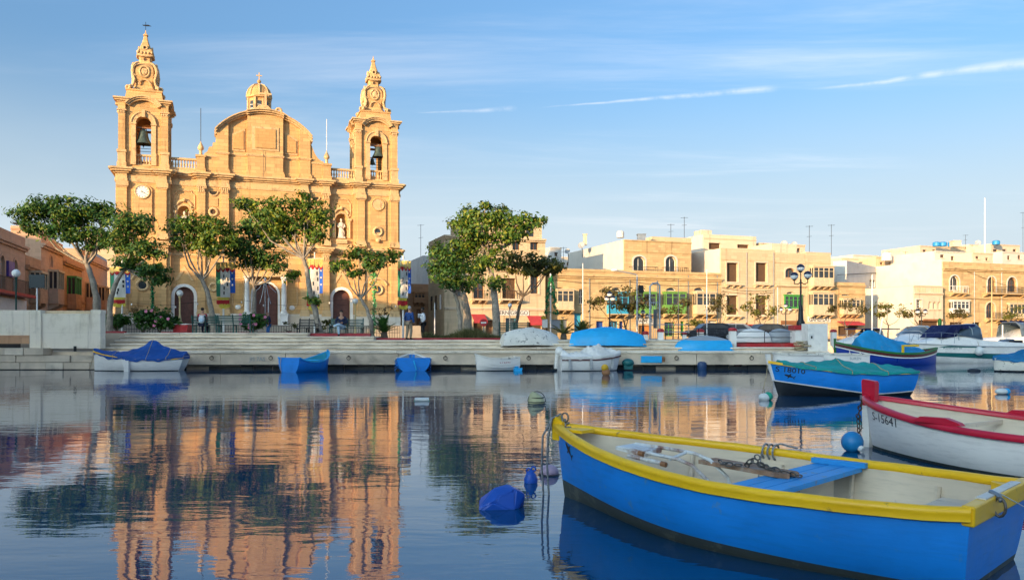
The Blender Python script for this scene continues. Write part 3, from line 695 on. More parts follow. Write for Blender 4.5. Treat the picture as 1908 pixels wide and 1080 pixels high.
# centre wall with the main door
cdh = (MID - 1.22, MID + 1.22, 2.7, 7.05, True)
mb = MB(); cy = 0.42; holed(mb, lambda a, b, z: (a, cy + b, z), 10.28, WF - 10.28, 2.7, 17.3, [cdh], 0.9); cpart('centre_wall', mb)
s_ = MB(); ring(s_, cdh, 0.002, 0.2, cy - 0.05, cy + 0.3, sill=False); cpart('door_surround', s_, M('white_stone'))
d = cpart('main_door', MB().prism(hole_poly((cdh[0] + .002, cdh[1] - .002, cdh[2], cdh[3] - .002, True)), cy + 0.45, cy + 0.6, 'y'), M('door_wood'))
for k in (-1, 1):
    for z0, z1 in ((2.9, 3.7), (3.85, 4.65), (4.8, 5.6)):
        for q in (0.32, 0.87): MB().box(MID + k * q - 0.22, cy + 0.39, z0, MID + k * q + 0.22, cy + 0.46, z1).build('panel', M('door_wood'), d)
po = MB()
for k in (-1, 1):
    u = MID + k * 1.78
    cpart('column', MB().lathe([(0.27, 3.98), (0.33, 4.05), (0.33, 4.12), (0.25, 4.2), (0.25, 5.4), (0.21, 7.2), (0.25, 7.25), (0.21, 7.3), (0.3, 7.5)], (u, -0.15, 0), 14).box(u - 0.33, -0.5, 7.5, u + 0.33, 0.5, 7.62), M('white_stone'), 40)
    cpart('pedestal', MB().box(u - 0.42, -0.6, 2.0, u + 0.42, 0.46, 2.85).box(u - 0.35, -0.52, 2.85, u + 0.35, 0.46, 3.8).box(u - 0.42, -0.6, 3.8, u + 0.42, 0.46, 3.98), M('white_stone'))
cpart('porch_entablature', MB().box(MID - 2.15, -0.5, 7.62, MID + 2.15, 0.46, 7.95).box(MID - 2.1, -0.42, 7.95, MID + 2.1, 0.46, 8.3).box(MID - 2.3, -0.68, 8.3, MID + 2.3, 0.46, 8.55), CT)
cpart('crest', MB().sphere((MID, 0.3, 7.35), 0.3, 1.1, 0.6, 0.9), CPN, 50)
for k in (-1, 1):
    u = MID + k * 2.62; fr = [(u - .52, cy - .02, 7.4), (u - .52, cy - .02, 5.0)] + [(u - .52 * math.cos(q * PI / 8), cy - .02, 5.0 - .5 * math.sin(q * PI / 8)) for q in range(1, 9)] + [(u + .52, cy - .02, 7.4), (u - .52, cy - .02, 7.4)]
    cpart('moulding', MB().tube(fr, 0.06, 6), CT); cpart('raised_panel', MB().box(u - 0.4, cy - 0.05, 5.1, u + 0.4, cy + 0.1, 7.25), CPN)
    cpart('scallop', MB().sphere((u, cy, 4.55), 0.3, 1, 0.5, 0.8), M('white_stone'), 50)
# great panel and window over the door
pan = [(MID - 2.9, 11.3), (MID - 2.9, 15.2)] + [(MID - 2.9 * math.cos(q * PI / 14), 15.2 + 0.35 * math.sin(q * PI / 14)) for q in range(1, 14)] + [(MID + 2.9, 15.2), (MID + 2.9, 11.3)]
cpart('raised_panel', MB().prism(pan, cy - 0.12, cy + 0.1, 'y'))
wh = (MID - 0.85, MID + 0.85, 11.5, 14.3, True); fr = MB(); ring(fr, wh, 0.002, 0.28, cy - 0.26, cy - 0.1); w = cpart('window', fr, CT)
MB().prism(hole_poly(wh), cy - 0.15, cy - 0.05, 'y').build('pane', M('glass_dark'), w)
# cornices
course(SEG, [(9.55, 9.8, 0.06), (9.8, 10.25, 0.0), (10.25, 10.42, 0.18), (10.42, 10.62, 0.36), (10.62, 10.8, 0.48)], 1.9, CT, 'storey_cornice')
cpart('cornice_top', MB().box(-0.3, 0.2, 10.8, WF + 0.3, 1.9, 11.0), CT)
course(SEG, [(16.42, 16.72, 0.07), (16.72, 17.2, 0.02), (17.2, 17.36, 0.2), (17.36, 17.54, 0.42), (17.54, 17.72, 0.56)], 4.9, CT, 'main_cornice')
# ---- belfries
def belfry(off):
    c = off + 2.42; y0, y1 = 0.35, 4.5; h0, h1 = c - 2.02, c + 2.02; yc = (y0 + y1) / 2
    cpart('belfry_base', MB().box(h0 - 0.05, y0 - 0.02, 17.7, h1 + 0.05, y1 + 0.02, 18.15))
    hole = lambda a: (a - 0.68, a + 0.68, 18.16, 22.85, True)
    th = 0.85
    mb = MB(); holed(mb, lambda a, b, z: (a, y0 + b, z), h0, h1, 18.15, 24.0, [hole(c)], th, True); cpart('belfry_wall', mb)
    mb = MB(); holed(mb, lambda a, b, z: (c * 2 - a, y1 - b, z), h0, h1, 18.15, 24.0, [hole(c)], th, True); cpart('belfry_wall', mb)
    mb = MB(); holed(mb, lambda a, b, z: (h0 + b, yc * 2 - a, z), y0 + th, y1 - th, 18.15, 24.0, [hole(yc)], th, True); cpart('belfry_wall', mb)
    mb = MB(); holed(mb, lambda a, b, z: (h1 - b, a, z), y0 + th, y1 - th, 18.15, 24.0, [hole(yc)], th, True); cpart('belfry_wall', mb)
    # corner pilasters, front pair also on the flanks
    for sx in (-1, 1):
        for yy, sy in ((y0, -1), (y1, 1)):
            u = c + sx * 1.86
            a, b = sorted((u - 0.26 * 1, u + 0.36 * sx if False else u + 0.26)); ya, yb = (yy - 0.22, yy + 0.3) if sy < 0 else (yy - 0.3, yy + 0.22)
            a -= 0.06 * (sx < 0); b += 0.06 * (sx > 0)
            a, b = (c - 2.2, c - 1.6) if sx < 0 else (c + 1.6, c + 2.2)
            cpart('belfry_pilaster', MB().box(a, ya, 19.5, b, yb, 22.9))
            cpart('pilaster_base', MB().box(a - 0.12, ya - 0.14 * (sy < 0), 17.72, b + 0.12, yb + 0.14 * (sy > 0), 18.3).box(a - 0.05, ya - 0.06 * (sy < 0), 18.3, b + 0.05, yb + 0.06 * (sy > 0), 19.25).box(a - 0.12, ya - 0.14 * (sy < 0), 19.25, b + 0.12, yb + 0.14 * (sy > 0), 19.5), CT)
            cm = MB().box(a - 0.02, ya - 0.03 * (sy < 0), 22.9, b + 0.02, yb + 0.03 * (sy > 0), 22.98)
            for q in range(4):
                cm.sphere((a + (b - a) * (q + .5) / 4, ya - 0.02 if sy < 0 else yb + 0.02, 23.1), 0.11, 1, 1, 1.2, 7, 5)
                cm.sphere((a - 0.02 if sx < 0 else b + 0.02, ya + (yb - ya) * (q + .5) / 4, 23.1), 0.11, 1, 1, 1.2, 7, 5)
            cm.box(a - 0.12, ya - 0.13 * (sy < 0), 23.24, b + 0.12, yb + 0.13 * (sy > 0), 23.36); cpart('capital', cm, CT, 50)
            cpart('frieze_block', MB().box(a - 0.03, ya - 0.03 * (sy < 0), 23.36, b + 0.03, yb + 0.03 * (sy > 0), 24.02))
    # arch mouldings on front, flanks and back
    for face in range(4):
        mb = MB(); hh = (-0.68, 0.68, 19.3, 22.85, True); ring(mb, hh, 0.004, 0.42, -0.12, 0.06, sill=False)
        mb.torus((0, -0.12, 22.17), 1.08, 0.09, 'y', 14, 6, 0.0, PI); mb.box(-0.16, -0.3, 22.75, 0.16, 0.05, 23.45)
        for k in (-1, 1): mb.box(k * 0.9 - 0.26, -0.2, 22.02, k * 0.9 + 0.26, 0.05, 22.18); mb.box(k * 0.9 - 0.24, -0.16, 18.16, k * 0.9 + 0.24, 0.05, 19.3)
        piv = {0: (c, y0, 0), 1: (h1, yc, 90), 2: (c, y1, 180), 3: (h0, yc, 270)}[face]
        mb.xform(Matrix.Translation((piv[0], piv[1], 0)) @ Matrix.Rotation(R(piv[2]), 4, 'Z')); cpart('arch_moulding', mb, CT, 40)
        # curved cornice piece over the arch
        mb = MB()
        for ra, rb, yo in ((1.30, 1.48, -0.28), (1.48, 1.62, -0.42), (1.62, 1.74, -0.52)):
            pts = [(-rb * 1.08 * math.cos(t), 23.18 + rb * 0.92 * math.sin(t)) for t in [R(28) + (PI - R(56)) * q / 10 for q in range(11)]]
            pin = [(-ra * 1.08 * math.cos(t), 23.18 + ra * 0.92 * math.sin(t)) for t in [R(28) + (PI - R(56)) * q / 10 for q in range(11)]]
            for q in range(10): mb.prism([pin[q], pts[q], pts[q + 1], pin[q + 1]], yo, 0.5, 'y')
        mb.xform(Matrix.Translation((piv[0], piv[1], 0)) @ Matrix.Rotation(R(piv[2]), 4, 'Z')); cpart('arched_cornice', mb, CT)
    # cornice blocks at the corners
    for sx in (-1, 1):
        for sy in (-1, 1):
            mb = MB(); ya = y0 if sy < 0 else y1
            for z0, z1, p in ((24.02, 24.16, 0.1), (24.16, 24.32, 0.28), (24.32, 24.46, 0.42)):
                u0, u1 = (c - 2.2 - p, c - 1.3) if sx < 0 else (c + 1.3, c + 2.2 + p)
                v0, v1 = (ya - 0.22 - p, ya + 0.8) if sy < 0 else (ya - 0.8, ya + 0.22 + p)
                mb.box(u0, v0, z0, u1, v1, z1)
            cpart('corner_cornice', mb, CT)
    cpart('belfry_roof', MB().box(h0 + .05, y0 + .05, 24.0, h1 - .05, y1 - .05, 24.4))
    # openings' balustrades: one on each side
    for face in range(4):
        piv = {0: (c, y0 + 0.35, 0), 1: (h1 - 0.35, yc, 90), 2: (c, y1 - 0.35, 180), 3: (h0 + 0.35, yc, 270)}[face]
        Mx = Matrix.Translation((piv[0], piv[1], 0)) @ Matrix.Rotation(R(piv[2]), 4, 'Z')
        b = cpart('balustrade', MB().box(-0.68, -0.14, 18.16, 0.68, 0.14, 18.32).box(-0.68, -0.15, 19.08, 0.68, 0.15, 19.24).xform(Mx), CT)
        for q in range(5):
            o = link('baluster', BAL, CT, b); o.location = Mx @ Vector((-0.5 + q * 0.25, 0, 18.32))
    for q in range(4): cpart('tie_rod', MB().tube([(c - 0.68, y0 + 0.6, 19.6 + 0.28 * q), (c + 0.68, y0 + 0.6, 19.6 + 0.28 * q)], 0.025, 5), M('iron_black'))
    cpart('bell_beam', MB().box(c - 0.75, yc - 0.15, 21.75, c + 0.75, yc + 0.15, 21.95).box(c - 0.75, y0 + 0.25, 21.78, c + 0.75, y0 + 0.4, 21.9), M('wood_brown'))
    # spire: base block, four scrolled cartouche faces, crown and finial
    cpart('spire_base', MB().hexa([(c - 1.72, yc - 1.72, 24.4), (c + 1.72, yc - 1.72, 24.4), (c + 1.72, yc + 1.72, 24.4), (c - 1.72, yc + 1.72, 24.4)], [(c - 1.55, yc - 1.55, 25.45), (c + 1.55, yc - 1.55, 25.45), (c + 1.55, yc + 1.55, 25.45), (c - 1.55, yc + 1.55, 25.45)]).box(c - 1.64, yc - 1.64, 25.45, c + 1.64, yc + 1.64, 25.6))
    prof = [(25.6, 1.28), (25.8, 1.08), (26.1, .93), (26.35, .88), (26.6, .96), (27.0, 1.06), (27.5, 1.10), (27.9, 1.02), (28.2, .86), (28.4, .66), (28.6, .58), (28.9, .56), (29.1, .60), (29.4, .68), (29.7, .66), (29.95, .56), (30.3, .42), (30.65, .30), (31.0, .21), (31.3, .15), (31.36, .22), (31.45, .22), (31.5, .12), (31.7, .05), (31.95, .02)]
    rows = []
    for z, hw in prof:
        k = hw * 0.80; rows.append([(c + x * hw if abs(x) == 1 else c + x * hw, yc + y * hw, z) for x, y in ((-1, -.72), (-.72, -1), (.72, -1), (1, -.72), (1, .72), (.72, 1), (-.72, 1), (-1, .72))])
    mb = MB(); mb.grid(rows, True); cpart('spire', mb, CS, 35)
    for face in range(4):
        Mx = Matrix.Translation((c, yc, 0)) @ Matrix.Rotation(R(90 * face), 4, 'Z')
        mb = MB()
        for k in (-1, 1):      # side scroll running from the base volute up round the cartouche
            pts = [(1.50, 25.72), (1.40, 25.95), (1.16, 25.98), (0.98, 26.3), (0.90, 26.7), (1.02, 27.1), (1.10, 27.5), (1.02, 27.95), (0.78, 28.3), (0.5, 28.42)]
            mb.tube([(k * a, -1.0 - 0.12 * (a - .5), z) for a, z in pts], [.14, .15, .13, .12, .12, .14, .15, .14, .12, .09], 7)
            mb.torus((k * 1.48, -1.25, 25.8), 0.16, 0.09, 'y', 12, 6); mb.torus((k * 0.72, -1.1, 27.55), 0.28, 0.05, 'y', 14, 5, R(-80) if k > 0 else R(100), R(80) if k > 0 else R(260), 1, 1.9)
        mb.torus((0, -1.10, 27.5), 0.42, 0.10, 'y', 20, 6, 0, 2 * PI, 1.0, 1.25)
        mb.sphere((0, -1.06, 27.5), 0.32, 1, 0.5, 1.2); mb.torus((0, -1.05, 26.2), 0.52, 0.07, 'y', 12, 5, 0, PI, 1, 1.0)
        rr = rnd(face + int(off)); 
        for q in range(7): mb.sphere((rr.uniform(-.26, .26), -1.16, 27.5 + rr.uniform(-.34, .34)), 0.1, 1, .7, 1, 6, 4)
        cpart('cartouche', mb.xform(Mx), CT, 50)
        mb = MB(); mb.torus((0, -0.52, 28.85), 0.17, 0.07, 'y', 14, 6); mb.torus((0, -0.60, 30.0), 0.2, 0.08, 'y', 14, 6)
        mb.tube([(-.66, -.66, 29.25), (-.3, -.74, 29.16), (.3, -.74, 29.16), (.66, -.66, 29.25)], 0.1, 6)
        for q in (-.62, -.31, 0, .31, .62): mb.sphere((q, -0.68, 29.48 + 0.06 * (abs(q) > .5)), 0.11, 1, 1, 1.3, 7, 5)
        for k in (-1, 1): mb.torus((k * .5, -.55, 29.72), 0.14, 0.05, 'y', 10, 5)
        cpart('crown', mb.xform(Mx), CT, 50)
        for nm, z, q in (('crown_eye', 28.85, 0.15), ('crown_eye', 30.0, 0.18)):
            yy = -0.575 if z < 29 else -0.555
            cpart(nm, MB().prism([(q * math.cos(t * PI / 6), z + q * math.sin(t * PI / 6)) for t in range(12)], yy - 0.012, yy + .1, 'y').xform(Mx), M('brown_inside'))
BAL = MB().lathe([(0.055, 0), (0.085, 0.0), (0.085, 0.06), (0.05, 0.1), (0.105, 0.28), (0.095, 0.36), (0.045, 0.56), (0.045, 0.64), (0.08, 0.68), (0.08, 0.76)], (0, 0, 0), 10).mesh('baluster', 40)
belfry(0.0); belfry(WF - 4.85)
cpart('weather_vane', MB().tube([(2.42, 2.42, 31.9), (2.42, 2.42, 32.75)], 0.025, 5).prism([(2.1, 32.42), (2.65, 32.5), (2.95, 32.38), (2.62, 32.34), (2.2, 32.34)], 2.40, 2.44, 'y'), M('iron_black'))
# ---- roof balustrades, pedestals with finials, lightning rods
for s in (0, 1):
    f = (lambda a: a) if not s else (lambda a: WF - a); y = 0.75
    a0, a1 = sorted((f(4.6), f(7.2)))
    b = cpart('balustrade', MB().box(a0, y - 0.2, 17.72, a1, y + 0.2, 18.22).box(a0, y - 0.18, 18.98, a1, y + 0.18, 19.18), CT)
    for q in range(10):
        o = link('baluster', BAL, CT, b); o.location = (a0 + 0.14 + (a1 - a0 - 0.28) * q / 9, y, 18.22)
    p0, p1 = sorted((f(7.2), f(7.95)))
    cpart('pedestal', MB().box(p0 - 0.08, 0.0, 17.72, p1 + 0.08, 1.1, 18.2).box(p0, 0.1, 18.2, p1, 1.0, 19.3).box(p0 - 0.1, 0.0, 19.3, p1 + 0.1, 1.1, 19.5))
    u = (p0 + p1) / 2
    cpart('finial', MB().lathe([(0.3, 19.5), (0.16, 19.62), (0.13, 20.0), (0.26, 20.1), (0.30, 20.25), (0.24, 20.45), (0.08, 20.75), (0.02, 20.95)], (u, 0.55, 0), 12), CT, 40)
    cpart('lightning_rod', MB().tube([(u, 0.55, 20.8), (u, 0.55, 24.2)], 0.03, 6), M('steel_dark' if not s else 'pole_white'))
    # sweeping buttress between pedestal and gable; the left one is broken
    sw = [(9.2, 21.5), (9.0, 21.0), (8.8, 20.5), (8.5, 20.05), (8.2, 19.8), (7.9, 19.7), (7.9, 17.72), (9.2, 17.72)] if s else [(9.2, 21.7), (9.0, 21.7), (8.95, 20.9), (8.7, 20.85), (8.65, 20.45), (8.35, 20.4), (8.2, 19.95), (7.9, 19.7), (7.9, 17.72), (9.2, 17.72)]
    cpart('buttress', MB().prism([(f(a), z) for a, z in sw][::(-1 if s else 1)], 0.35, 1.3, 'y'))
    cpart('buttress_string', MB().box(f(7.9), 0.27, 19.4, f(9.15), 1.35, 19.55), CT)
# ---- central gable
GC = 13.6; ARC = lambda rad, t: (GC - rad * math.sin(t), 18.35 + rad * math.cos(t))
def arcpoly(u0, u1, zb, rad=5.72):
    t0, t1 = math.asin((GC - u0) / rad), math.asin((GC - u1) / rad)
    return [(u0, zb)] + [ARC(rad, t0 + (t1 - t0) * q / 16) for q in range(17)] + [(u1, zb)]
cpart('gable_wall', MB().prism(arcpoly(9.1, 18.1, 17.72), 0.55, 1.6, 'y'))
cpart('gable_centre', MB().prism(arcpoly(11.95, 15.4, 17.72), 0.10, 1.0, 'y'))
for u0, u1 in ((9.08, 10.15), (17.05, 18.12)): cpart('gable_pilaster', MB().prism(arcpoly(u0, u1, 17.72), 0.22, 1.0, 'y'))
gs = [(9.08, 10.15, 0.22), (10.1, 17.1, 0.55), (17.05, 18.12, 0.22), (11.95, 15.4, 0.10)]
course(gs, [(17.72, 18.1, 0.16), (18.1, 18.3, 0.08)], 1.5, CS, 'gable_base'); course(gs, [(19.72, 19.82, 0.07), (19.82, 19.92, 0.12)], 1.5, CT, 'gable_string')
for u0, u1, y in ((12.38, 14.98, 0.10), (10.45, 11.75, 0.55), (15.6, 16.85, 0.55)):
    top = 22.75 if u0 in (12.38,) else None
    fr = MB()
    if top: pts = [(u0, 20.35), (u0, top), (u1, top), (u1, 20.35)]
    elif u0 < 12: pts = [(u0, 20.2), (u0, 21.9), (u1, 22.55), (u1, 20.2)]
    else: pts = [(u0, 20.2), (u0, 22.5), (u1, 21.75), (u1, 20.2)]
    cu, cz = sum(p[0] for p in pts) / 4, sum(p[1] for p in pts) / 4
    fr.prism(pts, y - 0.07, y + 0.1, 'y'); cpart('panel_frame', fr, CT)
    cpart('gable_panel', MB().prism([(cu + (a - cu) * 0.76, cz + (z - cz) * 0.80) for a, z in pts], y - 0.16, y + 0.1, 'y'), CPN)
def arc_band(u0, u1, levels, y1, name):
    mb = MB()
    for ra, rb, y0 in levels:
        t0, t1 = math.asin(min(1, (GC - u0) / ra)), math.asin((GC - u1) / ra)
        for q in range(18):
            ta, tb = t0 + (t1 - t0) * q / 18, t0 + (t1 - t0) * (q + 1) / 18
            mb.prism([ARC(ra, ta), ARC(rb, ta), ARC(rb, tb), ARC(ra, tb)], y0, y1, 'y')
    cpart(name, mb, CT)
arc_band(8.95, 18.25, [(5.70, 5.85, 0.2), (5.85, 6.0, -0.02), (6.0, 6.1, -0.16)], 1.7, 'gable_cornice')
arc_band(11.9, 15.45, [(5.705, 5.86, -0.12), (5.86, 6.02, -0.34), (6.02, 6.14, -0.48)], 0.18, 'gable_cornice')
cpart('gable_scroll', MB().prism([(12.2, 24.35), (12.7, 24.5), (13.0, 24.95), (13.45, 25.05), (13.9, 25.0), (14.3, 24.6), (14.75, 24.35)], 0.3, 1.0, 'y').torus((15.0, 0.6, 24.6), 0.26, 0.14, 'y', 14, 6).prism([(15.2, 24.1), (15.2, 24.6), (15.9, 24.2), (16.7, 23.5), (16.5, 23.3)], 0.4, 0.9, 'y'), CT, 40)
cpart('gable_cross', MB().box(13.62, 0.55, 24.9, 13.82, 0.75, 26.75).box(13.15, 0.56, 26.15, 14.3, 0.74, 26.33), CT)
cpart('lightning_rod', MB().tube([(MID - 0.2, -0.05, 17.7), (MID - 0.2, -0.05, 20.3)], 0.02, 5), M('steel_dark'))
# ---- dome and lantern over the crossing
dy = 20.0
cpart('dome', MB().lathe([(6.2, 17.0), (6.2, 21.5), (6.4, 21.6), (6.4, 21.9), (5.6, 22.2), (4.9, 25.2), (3.6, 27.6), (2.0, 28.9), (1.5, 29.1)], (MID, dy, 0), 24), CS, 30)
lan = MB(); n8 = 8
lan.lathe([(1.65, 28.9), (1.65, 29.3), (1.35, 29.4), (1.35, 31.5), (1.62, 31.6), (1.62, 31.8), (1.45, 31.85)], (MID, dy, 0), 8, rot=PI / 8)
cpart('lantern', lan, CS, 25)
cpart('lantern_dome', MB().lathe([(1.48, 31.8), (1.42, 32.2), (1.2, 32.75), (0.8, 33.2), (0.3, 33.4), (0.12, 33.45), (0.12, 33.6), (0.24, 33.75), (0.24, 33.9), (0.1, 34.05)], (MID, dy, 0), 16, rot=PI / 8), M('church_panel'), 35)
for q in range(8):
    a = PI / 4 * q; Mx = Matrix.Translation((MID, dy, 0)) @ Matrix.Rotation(a, 4, 'Z')
    w = cpart('lantern_window', MB().box(1.20, -0.24, 29.75, 1.275, 0.24, 31.15).xform(Mx), M('glass_dark'))
    for zz in (30.2, 30.65): MB().box(1.25, -0.24, zz - 0.03, 1.30, 0.24, zz + 0.03).xform(Mx).build('glazing_bar', M('frame_white'), w)
    cpart('lantern_rib', MB().tube([Mx @ Vector((r_, 0, z_)) for r_, z_ in ((1.5, 31.8), (1.46, 32.2), (1.24, 32.78), (0.84, 33.24), (0.3, 33.46))], 0.09, 6), CT)
    cpart('lantern_pier', MB().box(1.24, -0.13, 29.3, 1.5, 0.13, 31.55).xform(Matrix.Translation((MID, dy, 0)) @ Matrix.Rotation(a + PI / 8, 4, 'Z')), CT)
cpart('lantern_cross', MB().box(MID - 0.06, dy - 0.06, 34.0, MID + 0.06, dy + 0.06, 34.95).box(MID - 0.34, dy - 0.055, 34.5, MID + 0.34, dy + 0.055, 34.62), CT)
for o in list(church.children):
    if o.name.split('.')[0].startswith('lantern') or o.name == 'dome': o.location.z -= 0.55
# ---- church terrace with steps
par = MB()
for q, (d_, z_) in enumerate(((7.5, 1.65), (7.1, 2.0), (6.7, 2.35), (6.3, 2.69))): par.box(-1.5, -d_, 1.2, WF + 1.0, 0.3, z_) if q == 0 else par.box(-1.5 + 0.02 * q, -d_, 1.2, WF + 1.0 - 0.02 * q, 0.28, z_)
o = par.build('church_terrace', M('paving')); o.location = CP.o; o.rotation_euler = (0, 0, CP.ang); struct(o)

# bells
def bell(u, y, ztop, s, label):
    e = empty('bell', CP.world(u, y, ztop - 1.3 * s), CP.ang, label, 'bell', 'bells hanging in the two towers')
    MB().lathe([(0.02, 1.12), (0.26, 1.1), (0.34, 1.0), (0.38, 0.7), (0.46, 0.4), (0.6, 0.14), (0.68, 0.0), (0.62, 0.0), (0.5, 0.15)], (0, 0, 0), 20).xform(Matrix.Scale(s, 4)).build('bell_body', M('bronze'), e, 40)
    c = MB(); c.tube([(0, 0, 1.1), (0, 0, 1.32)], 0.14, 8)
    for k in (-1, 1): c.torus((k * 0.13, 0, 1.22), 0.1, 0.045, 'y', 10, 6)
    c.xform(Matrix.Scale(s, 4)).build('bell_crown', M('bronze'), e, 40)
    MB().tube([(0, 0, 0.9), (0, 0, -0.12)], 0.03, 6).sphere((0, 0, -0.14), 0.075).tube([(0, 0, -0.2), (0, 0, -0.3)], 0.025, 6).xform(Matrix.Scale(s, 4)).build('clapper', M('iron_black'), e, 40)
bell(2.36, 0.85, 21.78, 1.15, 'large dark bronze bell hanging in the left church tower')
bell(25.22, 0.8, 21.98, 1.0, 'dark bronze bell hanging high in the right church tower')
bell(24.62, 1.1, 20.62, 0.52, 'small bell hanging lower left beside the larger one in the right tower')
MB().box(24.2, 1.05, 20.6, 25.7, 1.15, 20.68).build('bell_beam', M('wood_brown'), church); MB().box(24.2, 0.74, 21.95, 25.7, 0.86, 22.05).build('bell_beam', M('wood_brown'), church)

# statues in the niches
def statue(u, label, staff):
    e = empty('niche_statue', CP.world(u, 0.78, 11.9), CP.ang, label, 'statue', 'white saints in the church niches')
    MB().box(-0.38, -0.3, 0, 0.38, 0.3, 0.14).build('base', M('statue_stone'), e)
    rows = []
    for z, a, b in ((.14, .36, .28), (.3, .35, .27), (.6, .30, .24), (.9, .27, .2), (1.1, .25, .19), (1.3, .27, .19), (1.48, .31, .19), (1.6, .26, .17), (1.68, .12, .12), (1.74, .09, .09), (1.80, .11, .12), (1.9, .125, .135), (2.0, .11, .12), (2.06, .05, .05)):
        rows.append([(a * math.cos(t) * (1 + .07 * math.sin(5 * t + z * 2) * (z < 1.3)), b * math.sin(t) * (1 + .1 * math.sin(7 * t) * (z < 1.3)), z) for t in [2 * PI * q / 16 for q in range(16)]])
    mb = MB(); mb.grid(rows, True); mb.build('figure', M('statue_stone'), e, 60)
    for k in (-1, 1):
        MB().tube([(k * .28, -.02, 1.5), (k * .38, -.08, 1.2), (k * (.2 if k < 0 or not staff else .42), -.26, 1.12 + (0.3 if k > 0 and staff else 0))], [.09, .085, .06], 7).build('arm', M('statue_stone'), e, 60)
    MB().tube([(-.3, -.22, 1.35), (0, -.27, 1.0), (.28, -.22, .7), (.33, -.1, .4)], [.05, .07, .07, .03], 6).build('drapery', M('statue_stone'), e, 60)
    if staff: MB().tube([(.42, -.27, .14), (.42, -.27, 2.0)], .025, 6).build('staff', M('statue_stone'), e)
statue(DOORU, 'pale stone saint in the left upper niche, half hidden by the tree', True)
statue(WF - DOORU, 'pale stone saint on a pedestal in the right upper niche', False)
